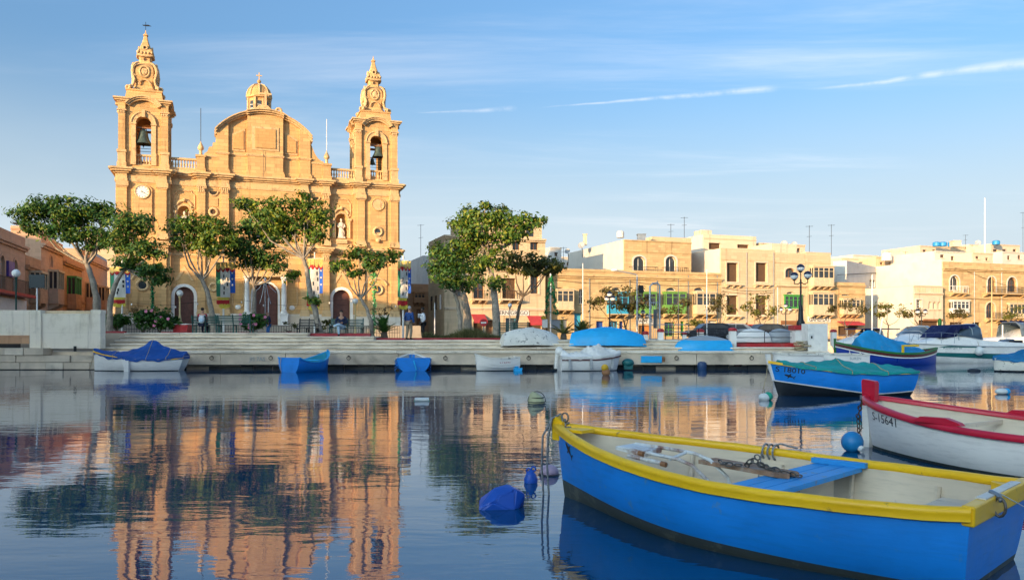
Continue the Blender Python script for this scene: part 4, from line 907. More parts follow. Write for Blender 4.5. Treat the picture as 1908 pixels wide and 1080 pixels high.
# ---------------------------------------------------------------- houses
def tube_between(a, b, r, n=6): return MB().tube([a, b], r, n)
class House:
    """a house on a facade plane: everything in the plane's own coordinates (u, depth, height)"""
    def __init__(s, name, label, plane, px0, px1, py_top, pxref=None, w=0.0, depth=9.0, mat='house_honey', z0=1.25, group=None, cat='house', parapet=True):
        s.pl = plane; s.w = w; s.u0, s.u1 = plane.u(px0, w), plane.u(px1, w); s.z0 = z0
        s.z1 = plane.h(pxref or px0, py_top, w); s.depth = depth; s.mat = mat; s.holes = []; s.parts = []
        s.c = (s.u0 + s.u1) / 2
        s.e = empty(name, plane.world(s.c, w, z0), plane.ang, label, cat, group)
    def L(s, px, py): u, h = s.pl.uh(px, py, s.w); return u - s.c, h - s.z0
    def add(s, name, mb, mat, par=None, smooth=None): return mb.build(name, M(mat), par or s.e, smooth)
    def rect(s, px0, py0, px1, py1):
        a, z1 = s.L(px0, py0); b, z0 = s.L(px1, py1); return a, b, z0, z1
    def win(s, px0, py0, px1, py1, kind='rect', frame='frame_white', pane='glass_dark', shut=None, depth=0.35, bars=(2, 3), surround=None, rise=None):
        a, b, z0, z1 = s.rect(px0, py0, px1, py1); ar = False
        if kind in ('arch', 'archdoor'): ar = True if rise is None else rise
        h = (a, b, max(z0, 0.02), z1, ar); s.holes.append((h, depth)); s.parts.append((h, depth, kind, frame, pane, shut, bars, surround))
    def gallery(s, px0, py0, px1, py1, mat='frame_cream', proj=0.85, cols=3, base=0.45, glassm='glass_dark', rows=2, solid=None):
        """closed wooden balcony carried on stone corbels"""
        a, b, z0, z1 = s.rect(px0, py0, px1, py1); H = z1 - z0; zb = z0 + H * base
        g = s.add('enclosed_balcony', MB().box(a, -proj, z0, b, -0.02, zb), solid or mat)
        s.add('balcony_roof', MB().box(a - 0.1, -proj - 0.1, z1, b + 0.1, -0.01, z1 + 0.12), mat, g)
        s.add('balcony_head', MB().box(a, -proj, z1 - 0.18, b, -0.02, z1), mat, g)
        s.add('pane', MB().box(a + 0.05, -proj + 0.07, zb, b - 0.05, -0.03, z1 - 0.18), glassm, g)
        for q in range(cols + 1):
            u = a + (b - a) * q / cols; u = min(max(u, a + 0.05), b - 0.05)
            s.add('mullion', MB().box(u - 0.05, -proj - 0.005, zb, u + 0.05, -proj + 0.09, z1 - 0.18), mat, g)
        for q in range(1, rows): s.add('glazing_bar', MB().box(a, -proj - 0.01, zb + (z1 - 0.18 - zb) * (0.68 if rows == 2 else q / rows) - 0.03, b, -proj + 0.08, zb + (z1 - 0.18 - zb) * (0.68 if rows == 2 else q / rows) + 0.03), mat, g)
        for y in (-proj * 0.5,):
            for u in (a, b): s.add('mullion', MB().box(u - 0.012, y - 0.05, zb, u + 0.03, y + 0.05, z1 - 0.18), mat, g)
        for q in range(cols): # lower boarded panels
            u0, u1 = a + (b - a) * q / cols + 0.07, a + (b - a) * (q + 1) / cols - 0.07
            s.add('board_panel', MB().box(u0, -proj - 0.025, z0 + 0.12, u1, -proj + 0.02, zb - 0.1), solid or mat, g)
        s.add('sill', MB().box(a - 0.08, -proj - 0.08, z0 - 0.12, b + 0.08, -0.01, z0), s.mat, g)
        n = max(2, cols)
        for q in range(n):
            u = a + 0.15 + (b - a - 0.3) * q / (n - 1)
            s.add('corbel', MB().prism([(-0.01, z0 - 0.12), (-proj * 0.9, z0 - 0.12), (-proj * 0.9, z0 - 0.28), (-0.01, z0 - 0.62)], u - 0.12, u + 0.12, 'x'), s.mat)
    def band(s, px, py, hh, proj, mat=None, ext=0.0, name='cornice'):
        _, z = s.L(px, py); a, b = s.u0 - s.c - ext, s.u1 - s.c + ext
        mb = MB(); mb.box(a, -proj * 0.5, z - hh, b, 0.15, z - hh * 0.5); mb.box(a - 0.02, -proj, z - hh * 0.5, b + 0.02, 0.16, z); s.add(name, mb, mat or s.mat)
    def balcony(s, px0, px1, py, proj=0.9, rail='iron_black', rh=1.0, stone_mat=None):
        a, z = s.L(px0, py); b, _ = s.L(px1, py)
        g = s.add('balcony', MB().box(a, -proj, z - 0.16, b, 0.02, z), stone_mat or s.mat)
        n = max(3, int((b - a) / 0.28))
        r = MB(); r.box(a, -proj + 0.02, z + rh - 0.05, b, -proj + 0.07, z + rh)
        for q in range(n + 1):
            u = a + 0.02 + (b - a - 0.04) * q / n; r.box(u - 0.018, -proj + 0.03, z, u + 0.018, -proj + 0.066, z + rh - 0.05)
        for u in (a, b - 0.04): r.box(u, -proj + 0.08, z + rh - 0.05, u + 0.04, 0, z + rh - 0.01)
        s.add('railing', r, rail, g)
        for u in (a + 0.25, (a + b) / 2, b - 0.25): s.add('corbel', MB().prism([(0, z - 0.16), (-proj * .8, z - 0.16), (-proj * .8, z - 0.3), (0, z - 0.6)], u - 0.12, u + 0.12, 'x'), s.mat)
    def sign(s, px0, py0, px1, py1, mat, text=None, tmat='letter_black', proj=0.1, fill=0.7):
        a, b, z0, z1 = s.rect(px0, py0, px1, py1); g = s.add('shop_sign', MB().box(a, -proj, z0, b, 0.0, z1), mat)
        if text:
            me = text_mesh(text, 1.0, 0.01); xs = [v.co.x for v in me.vertices]; ys = [v.co.y for v in me.vertices]
            kx, ky = (b - a) * 0.92 / (max(xs) - min(xs)), (z1 - z0) * fill / (max(ys) - min(ys))
            for v in me.vertices: v.co = (a + (b - a) * 0.04 + (v.co.x - min(xs)) * kx, -proj - 0.012 - v.co.z, z0 + (z1 - z0) * (1 - fill) / 2 + (v.co.y - min(ys)) * ky)
            link('lettering', me, M(tmat), g)
    def awning(s, px0, py0, px1, py1, mat='awning_red', proj=1.2):
        a, b, z0, z1 = s.rect(px0, py0, px1, py1)
        g = s.add('awning', MB().prism([(0, z1), (-proj, z0 + 0.25), (-proj, z0 + 0.2), (0, z1 - 0.05)], a, b, 'x'), mat)
        s.add('valance', MB().box(a, -proj - 0.02, z0, b, -proj + 0.012, z0 + 0.24), mat, g)
    def pipe(s, px, py0, py1):
        a, z1 = s.L(px, py0); _, z0 = s.L(px, py1); s.add('drainpipe', MB().tube([(a, -.06, max(z0, .02)), (a, -.06, z1)], .045, 6), 'steel_grey')
    def wire(s, px0, py0, px1, py1, sag=.12):
        a, za = s.L(px0, py0); b, zb = s.L(px1, py1); s.add('cable', MB().tube([(a + (b - a) * q / 6, -.08, za + (zb - za) * q / 6 - sag * math.sin(PI * q / 6)) for q in range(7)], .022, 4), 'iron_black')
    def finish(s, back=True):
        a0, a1, H, d = s.u0 - s.c, s.u1 - s.c, s.z1 - s.z0, s.depth
        mb = MB(); holed(mb, lambda a, b, z: (a, b, z), a0, a1, 0.0, H, [h for h, _ in s.holes], 0.4)
        mb.quad((a0, d, 0), (a0, 0, 0), (a0, 0, H), (a0, d, H)); mb.quad((a1, 0, 0), (a1, d, 0), (a1, d, H), (a1, 0, H)); mb.quad((a1, d, 0), (a0, d, 0), (a0, d, H), (a1, d, H))
        mb.quad((a0, 0, H), (a1, 0, H), (a1, d, H), (a0, d, H)); s.add('wall', mb, s.mat)
        for h, dep, kind, frame, pane, shut, bars, sur in s.parts:
            a, b, z0, z1, ar = h
            if sur:
                q = MB(); ring(q, h, 0.003, 0.2, -0.07, 0.06, sill=(kind not in ('door', 'archdoor', 'garage'))); s.add('surround', q, sur)
            if kind in ('door', 'archdoor', 'garage', 'dark'):
                o = s.add({'dark': 'opening'}.get(kind, 'door'), MB().prism(hole_poly((a + .002, b - .002, z0, z1 - .002, ar)), dep, dep + 0.04, 'y'), pane if kind == 'dark' else frame)
                if kind in ('door', 'archdoor'):
                    m = (a + b) / 2
                    for x0, x1 in ((a + 0.08, m - 0.03), (m + 0.03, b - 0.08)):
                        if x1 > x0: s.add('panel', MB().box(x0, dep - 0.03, z0 + 0.12, x1, dep + 0.01, z0 + (z1 - z0) * 0.62), frame, o)
                continue
            fr = MB(); hh = (a + 0.07, b - 0.07, z0 + 0.07, z1 - 0.07, ar if ar in (True, False) else max(0.05, ar - 0.03)); ring(fr, hh, 0.0, 0.068, dep - 0.05, dep + 0.05)
            nx, nz = bars
            for q in range(1, nx):
                u = a + (b - a) * q / nx; fr.box(u - 0.035, dep - 0.03, z0 + 0.05, u + 0.035, dep + 0.03, z1 - 0.1)
            for q in range(1, nz):
                z = z0 + (z1 - z0) * q / nz; fr.box(a + 0.05, dep - 0.025, z - 0.025, b - 0.05, dep + 0.025, z + 0.025)
            w = s.add('window', fr, frame)
            s.add('pane', MB().prism(hole_poly((a + .01, b - .01, z0 + .01, z1 - .01, ar)), dep + 0.01, dep + 0.045, 'y'), pane, w)
            if shut:
                for k, (x0, x1) in enumerate(((a - 0.001, a + (b - a) * 0.2), (b - (b - a) * 0.2, b))):
                    s.add('shutter', MB().box(x0 + 0.01, dep - 0.12, z0 + 0.05, x1 - 0.01, dep - 0.07, z1 - (b - a) * 0.3), shut, w)
            s.add('sill', MB().box(a - 0.1, -0.12, z0 - 0.12, b + 0.1, 0.1, z0 - 0.005), s.mat, w)
        return s

ANG = math.degrees(CP.ang)
RP = Plane(1060, 100.0, ANG)                 # the right-hand row of houses stands parallel to the church front
# --- corner house behind the central trees
HP = Plane(826, 93.2, ANG)
h = House('corner_house', 'tall sunlit corner house with red shop awnings behind the central trees', HP, 828, 1016, 437, 828, depth=8, mat='house_cream')
h.win(988, 450, 1003, 466, 'rect', 'frame_brown', bars=(2, 1)); h.win(955, 450, 969, 466, 'rect', 'frame_brown', bars=(2, 1)); h.win(988, 514, 1003, 547, 'rect', 'frame_brown', bars=(2, 2), surround='house_pale')
h.win(936, 518, 961, 556, 'dark', pane='brown_inside', depth=0.39); h.win(882, 522, 902, 556, 'rect', 'frame_brown', bars=(2, 2)); h.win(845, 522, 861, 552, 'rect', 'frame_brown', bars=(2, 2)); h.win(845, 455, 860, 485, 'rect', 'frame_brown', bars=(2, 2)); h.win(900, 455, 915, 485, 'rect', 'frame_brown', bars=(2, 2))
h.balcony(876, 908, 557, 0.9); h.balcony(928, 968, 557, 0.9, stone_mat='house_pale'); h.band(828, 438, 0.4, 0.35); h.band(920, 500, 0.35, 0.25); h.band(920, 573, 0.3, 0.2, 'house_pale')
h.sign(928, 577, 985, 588, 'shop_white', 'ERN GREGO'); h.win(942, 592, 962, 622, 'rect', 'frame_blue', 'glass_sky', bars=(2, 1)); h.win(882, 598, 900, 622, 'dark', pane='brown_inside', depth=.39); h.win(985, 600, 1010, 622, 'dark', pane='brown_inside', depth=.39)
h.awning(878, 585, 903, 602); h.awning(982, 588, 1012, 606); h.win(905, 596, 918, 622, 'door', 'wood_brown'); h.finish()
for yy in (1.4, 3.6, 5.8):
    for zz in (3.6, 7.6): h.add('side_window', MB().box(h.u0 - h.c - .03, yy, zz, h.u0 - h.c + .02, yy + .9, zz + 1.7), 'glass_dark')
a_ = h.L(868, 430)[0]; b_ = h.L(1013, 430)[0]; t_ = h.z1 - h.z0; h.add('roof_storey', MB().box(a_, 0.6, t_, b_, 7.0, t_ + 1.9).box(a_ - .1, 0.5, t_ + 1.9, b_ + .1, 7.1, t_ + 2.1), 'house_cream')
for px in (900, 950, 990): a_ = h.L(px, 430)[0]; h.add('roof_window', MB().box(a_ - .45, 0.56, t_ + .3, a_ + .45, 0.62, t_ + 1.4), 'glass_dark')
# --- long two-storey house with coloured closed balconies
h = House('long_house', 'long two-storey stone house with blue and green closed balconies', RP, 1020, 1344, 500, 1060, depth=12, mat='house_honey')
for px0, px1, mat, solid in ((1033, 1064, 'frame_cream', None), (1130, 1165, 'frame_blue', None), (1181, 1217, 'frame_lime', None), (1234, 1272, 'frame_lime', None), (1291, 1327, 'frame_cream', 'orange_wood')):
    h.gallery(px0, 545 if px0 > 1100 else 540, px1, 585 if px0 > 1100 else 577, mat, 0.95, 3, 0.42, solid=None)
for px in (1041, 1148, 1193, 1250, 1302): h.win(px - 9, 535, px + 11, 542, 'arch', 'frame_white', 'glass_dark', bars=(1, 1), rise=0.45)
h.win(1079, 538, 1088, 566, 'rect', 'frame_white', bars=(2, 2)); h.band(1060, 511, 0.45, 0.35); h.band(1060, 503, 0.2, 0.12)
h.win(1015 + 9, 595, 1058, 612, 'dark', pane='steel_grey', depth=0.3); h.win(1070, 583, 1084, 622, 'door', 'frame_blue'); h.win(1111, 598, 1125, 624, 'door', 'door_blue'); h.win(1134, 598, 1152, 624, 'rect', 'frame_blue', 'glass_sky', bars=(3, 1)); h.win(1154, 598, 1162, 622, 'door', 'door_blue')
h.sign(1188, 590, 1218, 603, 'shop_white', 'LOVE ME'); h.win(1190, 606, 1212, 626, 'garage', 'orange_wood'); h.win(1238, 600, 1258, 626, 'rect', 'frame_green', bars=(2, 2), shut='frame_green'); h.win(1268, 598, 1276, 626, 'door', 'frame_green')
h.win(1320, 597, 1336, 626, 'door', 'frame_white'); h.win(1308, 600, 1315, 624, 'door', 'orange_wood'); h.win(1046, 590, 1054, 593, 'rect')
for px in (1098, 1173, 1224, 1282, 1336): h.pipe(px, 513, 622)
h.wire(1030, 521, 1175, 525, .3); h.wire(1175, 525, 1340, 530, .35); h.wire(1090, 590, 1180, 588, .2)
h.finish()
# roof storey set back
h = House('roof_house', 'square stone roof storey with two arched windows and a white side wall', RP, 1163, 1288, 446, 1163, w=1.3, depth=18, mat='house_honey', z0=9.0)
h.win(1180, 477, 1202, 508, 'arch', 'frame_white', bars=(2, 1), surround='plaster_white', rise=0.7); h.win(1240, 477, 1260, 509, 'arch', 'frame_white', bars=(2, 1), surround='plaster_white', rise=0.7)
h.band(1163, 467, 0.18, 0.08); h.band(1163, 446.5, 0.2, 0.1); h.finish()
hu = h.u0 - h.c; h.add('side_wall', MB().box(hu - 0.12, 0.1, 0.0, hu - 0.003, 18.0, h.z1 - h.z0 - 0.05), 'plaster_white')
h.add('roof_room', MB().box(0.5, 2.5, h.z1 - h.z0, 6.5, 8, h.z1 - h.z0 + 0.9), 'house_cream'); h.balcony(1172, 1220, 511, 0.9); h.balcony(1234, 1276, 512, 0.9)
h = House('rear_house', 'cream house with two dark slots behind the stone roof storey', RP, 1311, 1409, 436, 1311, w=7.0, depth=16, mat='house_pale', z0=6.0)
h.win(1321, 452, 1343, 465, 'dark', pane='brown_inside', depth=.39); h.win(1374, 455, 1396, 463, 'dark', pane='brown_inside', depth=.39); h.band(1311, 442, 0.2, 0.1); h.finish()
hu = h.u0 - h.c; h.add('side_wall', MB().box(hu - 0.12, 0.1, 0.0, hu - 0.003, 16.0, h.z1 - h.z0 - 0.05), 'plaster_white'); h.add('roof_room', MB().box(hu + 0.3, 1, h.z1 - h.z0, hu + 2.0, 3, h.z1 - h.z0 + 0.75), 'house_pale')
h = House('arched_house', 'cream house with four tall arched openings, scaffolded balcony slots', RP, 1343, 1444, 462, 1343, depth=12, mat='house_cream'); h.e['label'] = 'cream three-storey house with tall dark arched openings beside the stone row'
for px in (1364, 1418):
    h.win(px - 10, 489, px + 11, 525, 'dark' , pane='brown_inside', depth=.39, surround='house_pale'); h.win(px - 10, 550, px + 11, 586, 'dark', pane='brown_inside', depth=.39, surround='house_pale'); h.balcony(px - 14, px + 16, 529, 0.5, rail='pole_white', rh=0.02); h.balcony(px - 14, px + 16, 588, 0.5, rail='pole_white', rh=0.02)
h.win(1354, 601, 1376, 626, 'archdoor', 'orange_wood', rise=0.6); h.win(1388, 601, 1396, 624, 'archdoor', 'orange_wood'); h.win(1408, 603, 1428, 626, 'archdoor', 'orange_wood', rise=0.6); h.band(1343, 482, 0.15, 0.07); h.band(1343, 533, 0.2, 0.1); h.pipe(1391, 470, 600); h.pipe(1441, 470, 620); h.wire(1345, 536, 1440, 541, .25); h.wire(1345, 543, 1440, 545, .2)
h.finish()
hu = h.u0 - h.c; h.add('side_wall', MB().box(hu - 0.12, 0.1, 8.8, hu - 0.003, 12.0, h.z1 - h.z0 - 0.05), 'plaster_white')
h = House('green_window_house', 'narrow cream house with a wide green window above a shop', RP, 1445, 1500, 470, 1445, depth=10, mat='house_cream')
h.win(1463, 499, 1481, 517, 'arch', 'frame_brown', bars=(2, 1), rise=0.5, surround='house_pale'); h.gallery(1460, 550, 1492, 575, 'frame_green', 0.3, 4, 0.12); h.win(1465, 543, 1481, 548, 'arch', bars=(1, 1), rise=0.4); h.band(1445, 531, 0.25, 0.3); h.band(1445, 488, 0.15, 0.08)
h.sign(1455, 597, 1488, 605, 'wood_brown'); h.win(1458, 606, 1486, 626, 'dark', pane='brown_inside', depth=.39); h.finish()
h.add('roof_room', MB().box(-1.5, 2, h.z1 - h.z0, 2.6, 7, h.z1 - h.z0 + 1.5), 'house_pale')
h = House('gallery_house', 'cream house with closed balconies on both floors above a white shop front', RP, 1501, 1548, 469, 1501, depth=10, mat='house_cream')
h.gallery(1508, 497, 1546, 533, 'frame_cream', 0.9, 4, 0.42); h.gallery(1507, 546, 1546, 586, 'frame_cream', 0.9, 4, 0.45); h.sign(1505, 589, 1547, 600, 'shop_white', 'GAMEPLAY', fill=0.75); h.win(1510, 603, 1544, 626, 'dark', pane='dark_inside', depth=.39); h.band(1501, 488, 0.15, 0.08); h.finish()
h = House('low_house', 'low stone house with one closed balcony and a red awning', RP, 1549, 1612, 525, 1549, depth=8, mat='house_honey')
h.gallery(1564, 557, 1596, 585, 'frame_cream', 0.8, 4, 0.45); h.win(1568, 546, 1584, 551, 'arch', bars=(1, 1), rise=0.4); h.band(1549, 530, 0.3, 0.25); h.band(1549, 545, 0.2, 0.12); h.awning(1559, 598, 1600, 606); h.win(1562, 607, 1598, 626, 'dark', pane='brown_inside', depth=.39); h.finish()
# --- the block further right
QP = Plane(1757, 118.0, ANG)
h = House('stone_terrace', 'long honey stone terrace with arched windows and iron balconies at far right', QP, 1757, 1990, 487, 1757, depth=30, mat='house_honey')
h.win(1770, 513, 1787, 541, 'arch', 'frame_white', bars=(2, 1), surround='plaster_white'); h.balcony(1768, 1796, 545, 0.8, rail='pole_white'); h.win(1796, 538, 1806, 548, 'rect', 'frame_brown')
h.win(1840, 515, 1855, 544, 'arch', 'frame_brown', bars=(2, 2), surround='plaster_white'); h.win(1877, 516, 1894, 544, 'arch', 'frame_brown', bars=(2, 2), surround='plaster_white'); h.balcony(1830, 1904, 546, 0.9)
h.gallery(1768, 560, 1798, 584, 'frame_white', 0.8, 4, 0.4); h.win(1837, 563, 1854, 592, 'arch', 'frame_brown', bars=(2, 2), surround='house_pale'); h.balcony(1834, 1876, 594, 0.7); h.gallery(1876, 565, 1906, 592, 'frame_cream', 0.5, 4, 0.3)
h.pipe(1815, 500, 620); h.pipe(1866, 500, 620); h.wire(1760, 552, 1900, 556, .3); h.wire(1800, 505, 1905, 540, .2); h.band(1757, 498, 0.45, 0.35); h.band(1757, 553, 0.25, 0.15); h.win(1770, 600, 1795, 620, 'dark', pane='brown_inside', depth=.39); h.win(1812, 600, 1828, 620, 'dark', pane='dark_inside', depth=.39); h.win(1860, 602, 1900, 620, 'dark', pane='brown_inside', depth=.39); h.awning(1858, 596, 1904, 604, 'tarp_navy', 1.0); h.finish()
hu = h.u0 - h.c; h.add('side_wall', MB().box(hu - 0.12, 0.1, 0, hu - 0.003, 30.0, h.z1 - h.z0 + 0.3), 'plaster_white')
h = House('villa', 'low white house with a roof balustrade and three slim arched windows', QP, 1703, 1757, 531, 1703, w=-1.0, depth=10, mat='house_pale')
h.win(1707, 558, 1717, 574, 'rect', 'frame_white', surround='plaster_white')
for px in (1733, 1741.5, 1750): h.win(px - 2.6, 562, px + 2.6, 576, 'arch', 'frame_white', bars=(1, 1))
h.band(1703, 545, 0.25, 0.2); h.band(1703, 532, 0.15, 0.1, ext=0.05); h.win(1712, 596, 1750, 622, 'dark', pane='brown_inside', depth=.39); h.sign(1720, 594, 1757, 598, 'wood_brown'); h.finish()
hu = h.u0 - h.c
for q in range(12): h.add('baluster', MB().box(hu + 0.5 + q * 0.3 + (0.9 if q > 5 else 0), -0.03, h.z1 - h.z0 - 0.95, hu + 0.62 + q * 0.3 + (0.9 if q > 5 else 0), 0.02, h.z1 - h.z0 - 0.2), 'house_cream')
h.add('side_wall', MB().box(hu - 0.12, 0.1, 0, hu - 0.003, 10.0, h.z1 - h.z0 - 0.1), 'plaster_white')
h = House('blank_house', 'wide blank grey rendered house with pipes between the two rows', Plane(1578, 119, 50.0), 1578, 1713, 490, 1600, depth=2, mat='plaster_grey')
h.win(1620, 520, 1630, 535, 'rect', 'frame_white'); h.win(1616, 601, 1640, 624, 'dark', pane='dark_inside', depth=.39); h.win(1655, 606, 1680, 624, 'dark', pane='brown_inside', depth=.39); h.win(1686, 512, 1697, 524, 'rect', 'frame_brown')
h.add('cable', MB().tube([h.L(1560, 504)[:1] + (-0.05,) + h.L(1560, 512)[1:], h.L(1655, 507)[:1] + (-0.05,) + h.L(1655, 507)[1:]], 0.05, 5), 'steel_dark'); h.add('cable', MB().tube([(h.L(1560, 553)[0], -0.05, h.L(1560, 555)[1]), (h.L(1690, 546)[0], -0.05, h.L(1690, 548)[1])], 0.05, 5), 'steel_dark'); h.sign(1614, 594, 1645, 600, 'plaster_white'); h.finish()
# distant houses climbing the hill behind
hill = struct(MB().add([(40, 128, 1.2), (700, 128, 1.2), (700, 420, 30), (300, 420, 26), (40, 300, 9), (-200, 420, 8), (-200, 128, 1.2)], [(0, 1, 2, 3, 4), (0, 4, 5, 6)]).build('hill', M('paving')))
fr_ = rnd(31)
far = [(1415, 1500, 452, 118, 'house_pale', 'pale flat-roofed house behind the green window house'), (1568, 1600, 480, 150, 'house_pale', 'small far house left of the blank grey wall'), (1590, 1636, 474, 165, 'plaster_white', 'far white house with a stair head above the blank grey house'), (1632, 1672, 478, 150, 'house_cream', 'far cream house with dark windows above the blank grey house'), (1668, 1716, 474, 170, 'house_rose', 'far pinkish house below the tall white mast'),
       (1714, 1770, 457, 160, 'house_pale', 'far flat-topped house at the left end of the skyline group'), (1742, 1812, 467, 140, 'plaster_white', 'far white parapet house standing in front of the skyline group'), (1770, 1800, 458, 165, 'house_cream', 'narrow far house with rooftop tanks'), (1806, 1846, 455, 172, 'house_pale', 'far house just left of the tall white mast'), (1812, 1850, 470, 138, 'house_pale', 'low far house at the foot of the mast'),
       (1846, 1900, 454, 165, 'house_pale', 'far white house right of the tall mast'), (1868, 1990, 468, 145, 'plaster_white', 'far white house at the right picture edge'), (1025, 1046, 460, 125, 'plaster_grey', 'grey roof hut right of the central trees'), (1046, 1072, 478, 135, 'plaster_white', 'white roof hut below the satellite dishes')]
for q, (a, b, t_, D, mt, lb) in enumerate(far):
    h = House('far_house', lb, Plane(a, D, ANG), a, b, t_, a, depth=10, mat=mt, z0=3.0, group='houses on the far hill')
    n = max(1, int((b - a) / 18))
    for k in range(n):
        px = a + (b - a) * (k + 0.5) / n + fr_.uniform(-2, 2); py = t_ + fr_.choice((7, 8, 10)); w_ = fr_.uniform(2.4, 4)
        h.win(px - w_, py, px + w_, py + fr_.uniform(5, 9), 'rect', 'frame_brown', bars=(2, 1), depth=0.25)
    h.band(a, t_ + 0.3, 0.25, 0.15); h.finish()
# --- houses in the side street between church and corner house
AP = Plane(800, 118, ANG)
for a, b, t_, D, mt, lb, g in ((757, 792, 505, 128, 'house_rose', 'shaded rose house with balconies at the end of the side street', 0), (788, 830, 476, 112, 'plaster_grey', 'grey-blue rendered house beside the corner house in the side street', 1), (740, 800, 528, 105, 'house_brown', 'low brown shaded house right behind the church corner', 2)):
    h = House('side_street_house', lb, Plane(a, D, ANG), a, b, t_, a, depth=12, mat=mt)
    if g == 0:
        h.win(762, 520, 770, 536, 'rect', 'frame_brown'); h.win(776, 520, 786, 536, 'rect', 'frame_brown'); h.balcony(758, 790, 540)
    elif g == 1:
        h.gallery(794, 536, 812, 556, 'plaster_grey', 0.7, 3, .45); h.win(816, 530, 826, 550, 'rect'); h.win(797, 575, 806, 600, 'door', 'door_blue'); h.win(812, 580, 822, 600, 'rect', 'frame_white'); h.band(a, 490, .3, .2)
    else:
        h.win(752, 545, 760, 560, 'rect', 'frame_brown'); h.gallery(770, 545, 790, 562, 'house_brown', .7, 3, .45); h.win(776, 575, 786, 606, 'door', 'wood_brown'); h.win(758, 578, 766, 596, 'rect', 'frame_white')
    h.finish()
# --- the shaded street left of the church: five houses seen along the street
LP = Plane(0, 61.0, 108.0)            # u runs away from the camera, facades face right
def left_house(u0, u1, H, mat, label, seed, wins):
    e = empty('street_house', LP.o + LP.t * u0 + Vector((0, 0, 1.3)), LP.ang, label, 'house', 'shaded houses in the street left of the church')
    # local frame: x runs away from the camera along the street, y into the house
    L = u1 - u0; mb = MB()
    holed(mb, lambda a, b, z: (a, b, z), 0, L, 0, H, [(a, b, z0, z1, k == 'a') for a, b, z0, z1, k in wins if k != 'g'], 0.35)
    mb.quad((0, 9, 0), (0, 0, 0), (0, 0, H), (0, 9, H)); mb.quad((L, 0, 0), (L, 9, 0), (L, 9, H), (L, 0, H)); mb.quad((0, 0, H), (L, 0, H), (L, 9, H), (0, 9, H)); mb.quad((L, 9, 0), (0, 9, 0), (0, 9, H), (L, 9, H))
    mb.build('wall', M(mat), e)
    MB().box(-0.05, -0.35, H - 1.0, L + 0.05, 0.1, H - 0.8).box(-0.04, -0.2, H - 1.2, L + 0.04, 0.1, H - 1.0).build('cornice', M(mat), e)
    MB().box(-0.03, -0.1, H * 0.40, L + 0.03, 0.1, H * 0.40 + 0.16).build('string_course', M(mat), e)
    for (a, b, z0, z1, k) in wins:
        if k == 'g':
            g = MB().box(a, -0.85, z0, b, -0.02, z0 + (z1 - z0) * 0.45).build('enclosed_balcony', M(mat), e); fm = M('house_cream') if seed != 3 else M('frame_green')
            MB().box(a + .06, -0.78, z0 + (z1 - z0) * .45, b - .06, -0.03, z1 - .2).build('pane', M('glass_dark'), g); MB().box(a - .06, -0.92, z1 - .2, b + .06, -0.01, z1).build('balcony_roof', fm, g)
            for q in range(4):
                x = a + .05 + (b - a - .1) * q / 3; MB().box(x - .06, -.86, z0 + (z1 - z0) * .45, x + .06, -.74, z1 - .2).build('mullion', fm, g)
            for yy in (-.42, -.06): MB().box(a, yy - .05, z0 + (z1 - z0) * .45, a + .08, yy + .05, z1 - .2).build('mullion', fm, g)
            for x in (a + .3, b - .3): MB().prism([(0, z0), (-.8, z0), (-.8, z0 - .2), (0, z0 - .6)], x - .12, x + .12, 'x').build('corbel', M(mat), e)
        elif k == 'd':
            MB().box(a, 0.28, z0, b, 0.34, z1).build('door', M('wood_brown'), e)
        else:
            hh = (a, b, z0, z1, k == 'a'); fr = MB(); ring(fr, (a + .07, b - .07, z0 + .07, z1 - .07, k == 'a'), 0, .068, .2, .3); fr.box((a + b) / 2 - .04, .21, z0, (a + b) / 2 + .04, .29, z1 - .05)
            w = fr.build('window', M('frame_white'), e); MB().prism(hole_poly((a + .01, b - .01, z0 + .01, z1 - .01, k == 'a')), .26, .31, 'y').build('pane', M('glass_dark'), w)
            s2 = MB(); ring(s2, hh, .003, .18, -.05, .06); s2.build('surround', M(mat), e)
    return e
lh = left_house(-9, 7.2, 8.6, 'house_rose', 'near shaded house at the left edge with an iron balcony and violet sign', 0, [(10.0, 11.2, .1, 2.6, 'd'), (12.6, 14.0, 0.9, 2.5, 'w'), (12.6, 13.7, 4.0, 6.5, 'a'), (9.0, 10.1, 4.0, 6.5, 'a'), (5, 6.2, 4, 6.5, 'a')])
MB().box(3, -1.0, 3.5, 15.4, 0.01, 3.72).build('balcony', M('red_paint'), lh); rl = MB().box(3, -.98, 4.68, 15.4, -.93, 4.74)
for q in range(41): rl.box(3.05 + q * .3, -.97, 3.72, 3.09 + q * .3, -.94, 4.68)
rl.build('balcony_railing', M('iron_black'), lh); MB().box(4, -0.12, 0, 16.1, 0.0, 3.3).build('shop_front', M('shop_white'), lh); MB().box(10.6, -0.2, 5.0, 12.2, -0.02, 6.2).build('wall_sign', M('sign_violet'), lh)
for q, (x, w_) in enumerate(((15.0, .7), (13.2, 1.2), (11.2, 1.1))): MB().box(x, -0.16, .3, x + w_, -.125, 2.2 if q else 1.9).build('shop_window', M('red_paint' if q == 0 else 'glass_dark'), lh)
left_house(7.3, 12.5, 7.2, 'house_brown', 'low shaded brown house, second from the left edge', 1, [(1.2, 3.8, 3.2, 6.0, 'g'), (2.0, 3.1, .1, 2.6, 'd')])
left_house(12.6, 21.5, 9.6, 'house_rose', 'tall shaded house with a stone closed balcony and deep cornice, left street', 2, [(2.6, 5.2, 3.4, 6.6, 'g'), (3.4, 4.4, 6.9, 8.0, 'a'), (1.0, 1.9, .1, 2.6, 'd'), (4, 5.2, .1, 2.7, 'd'), (6.6, 7.6, 3.9, 6.2, 'w'), (6.8, 7.8, .1, 2.6, 'd')])
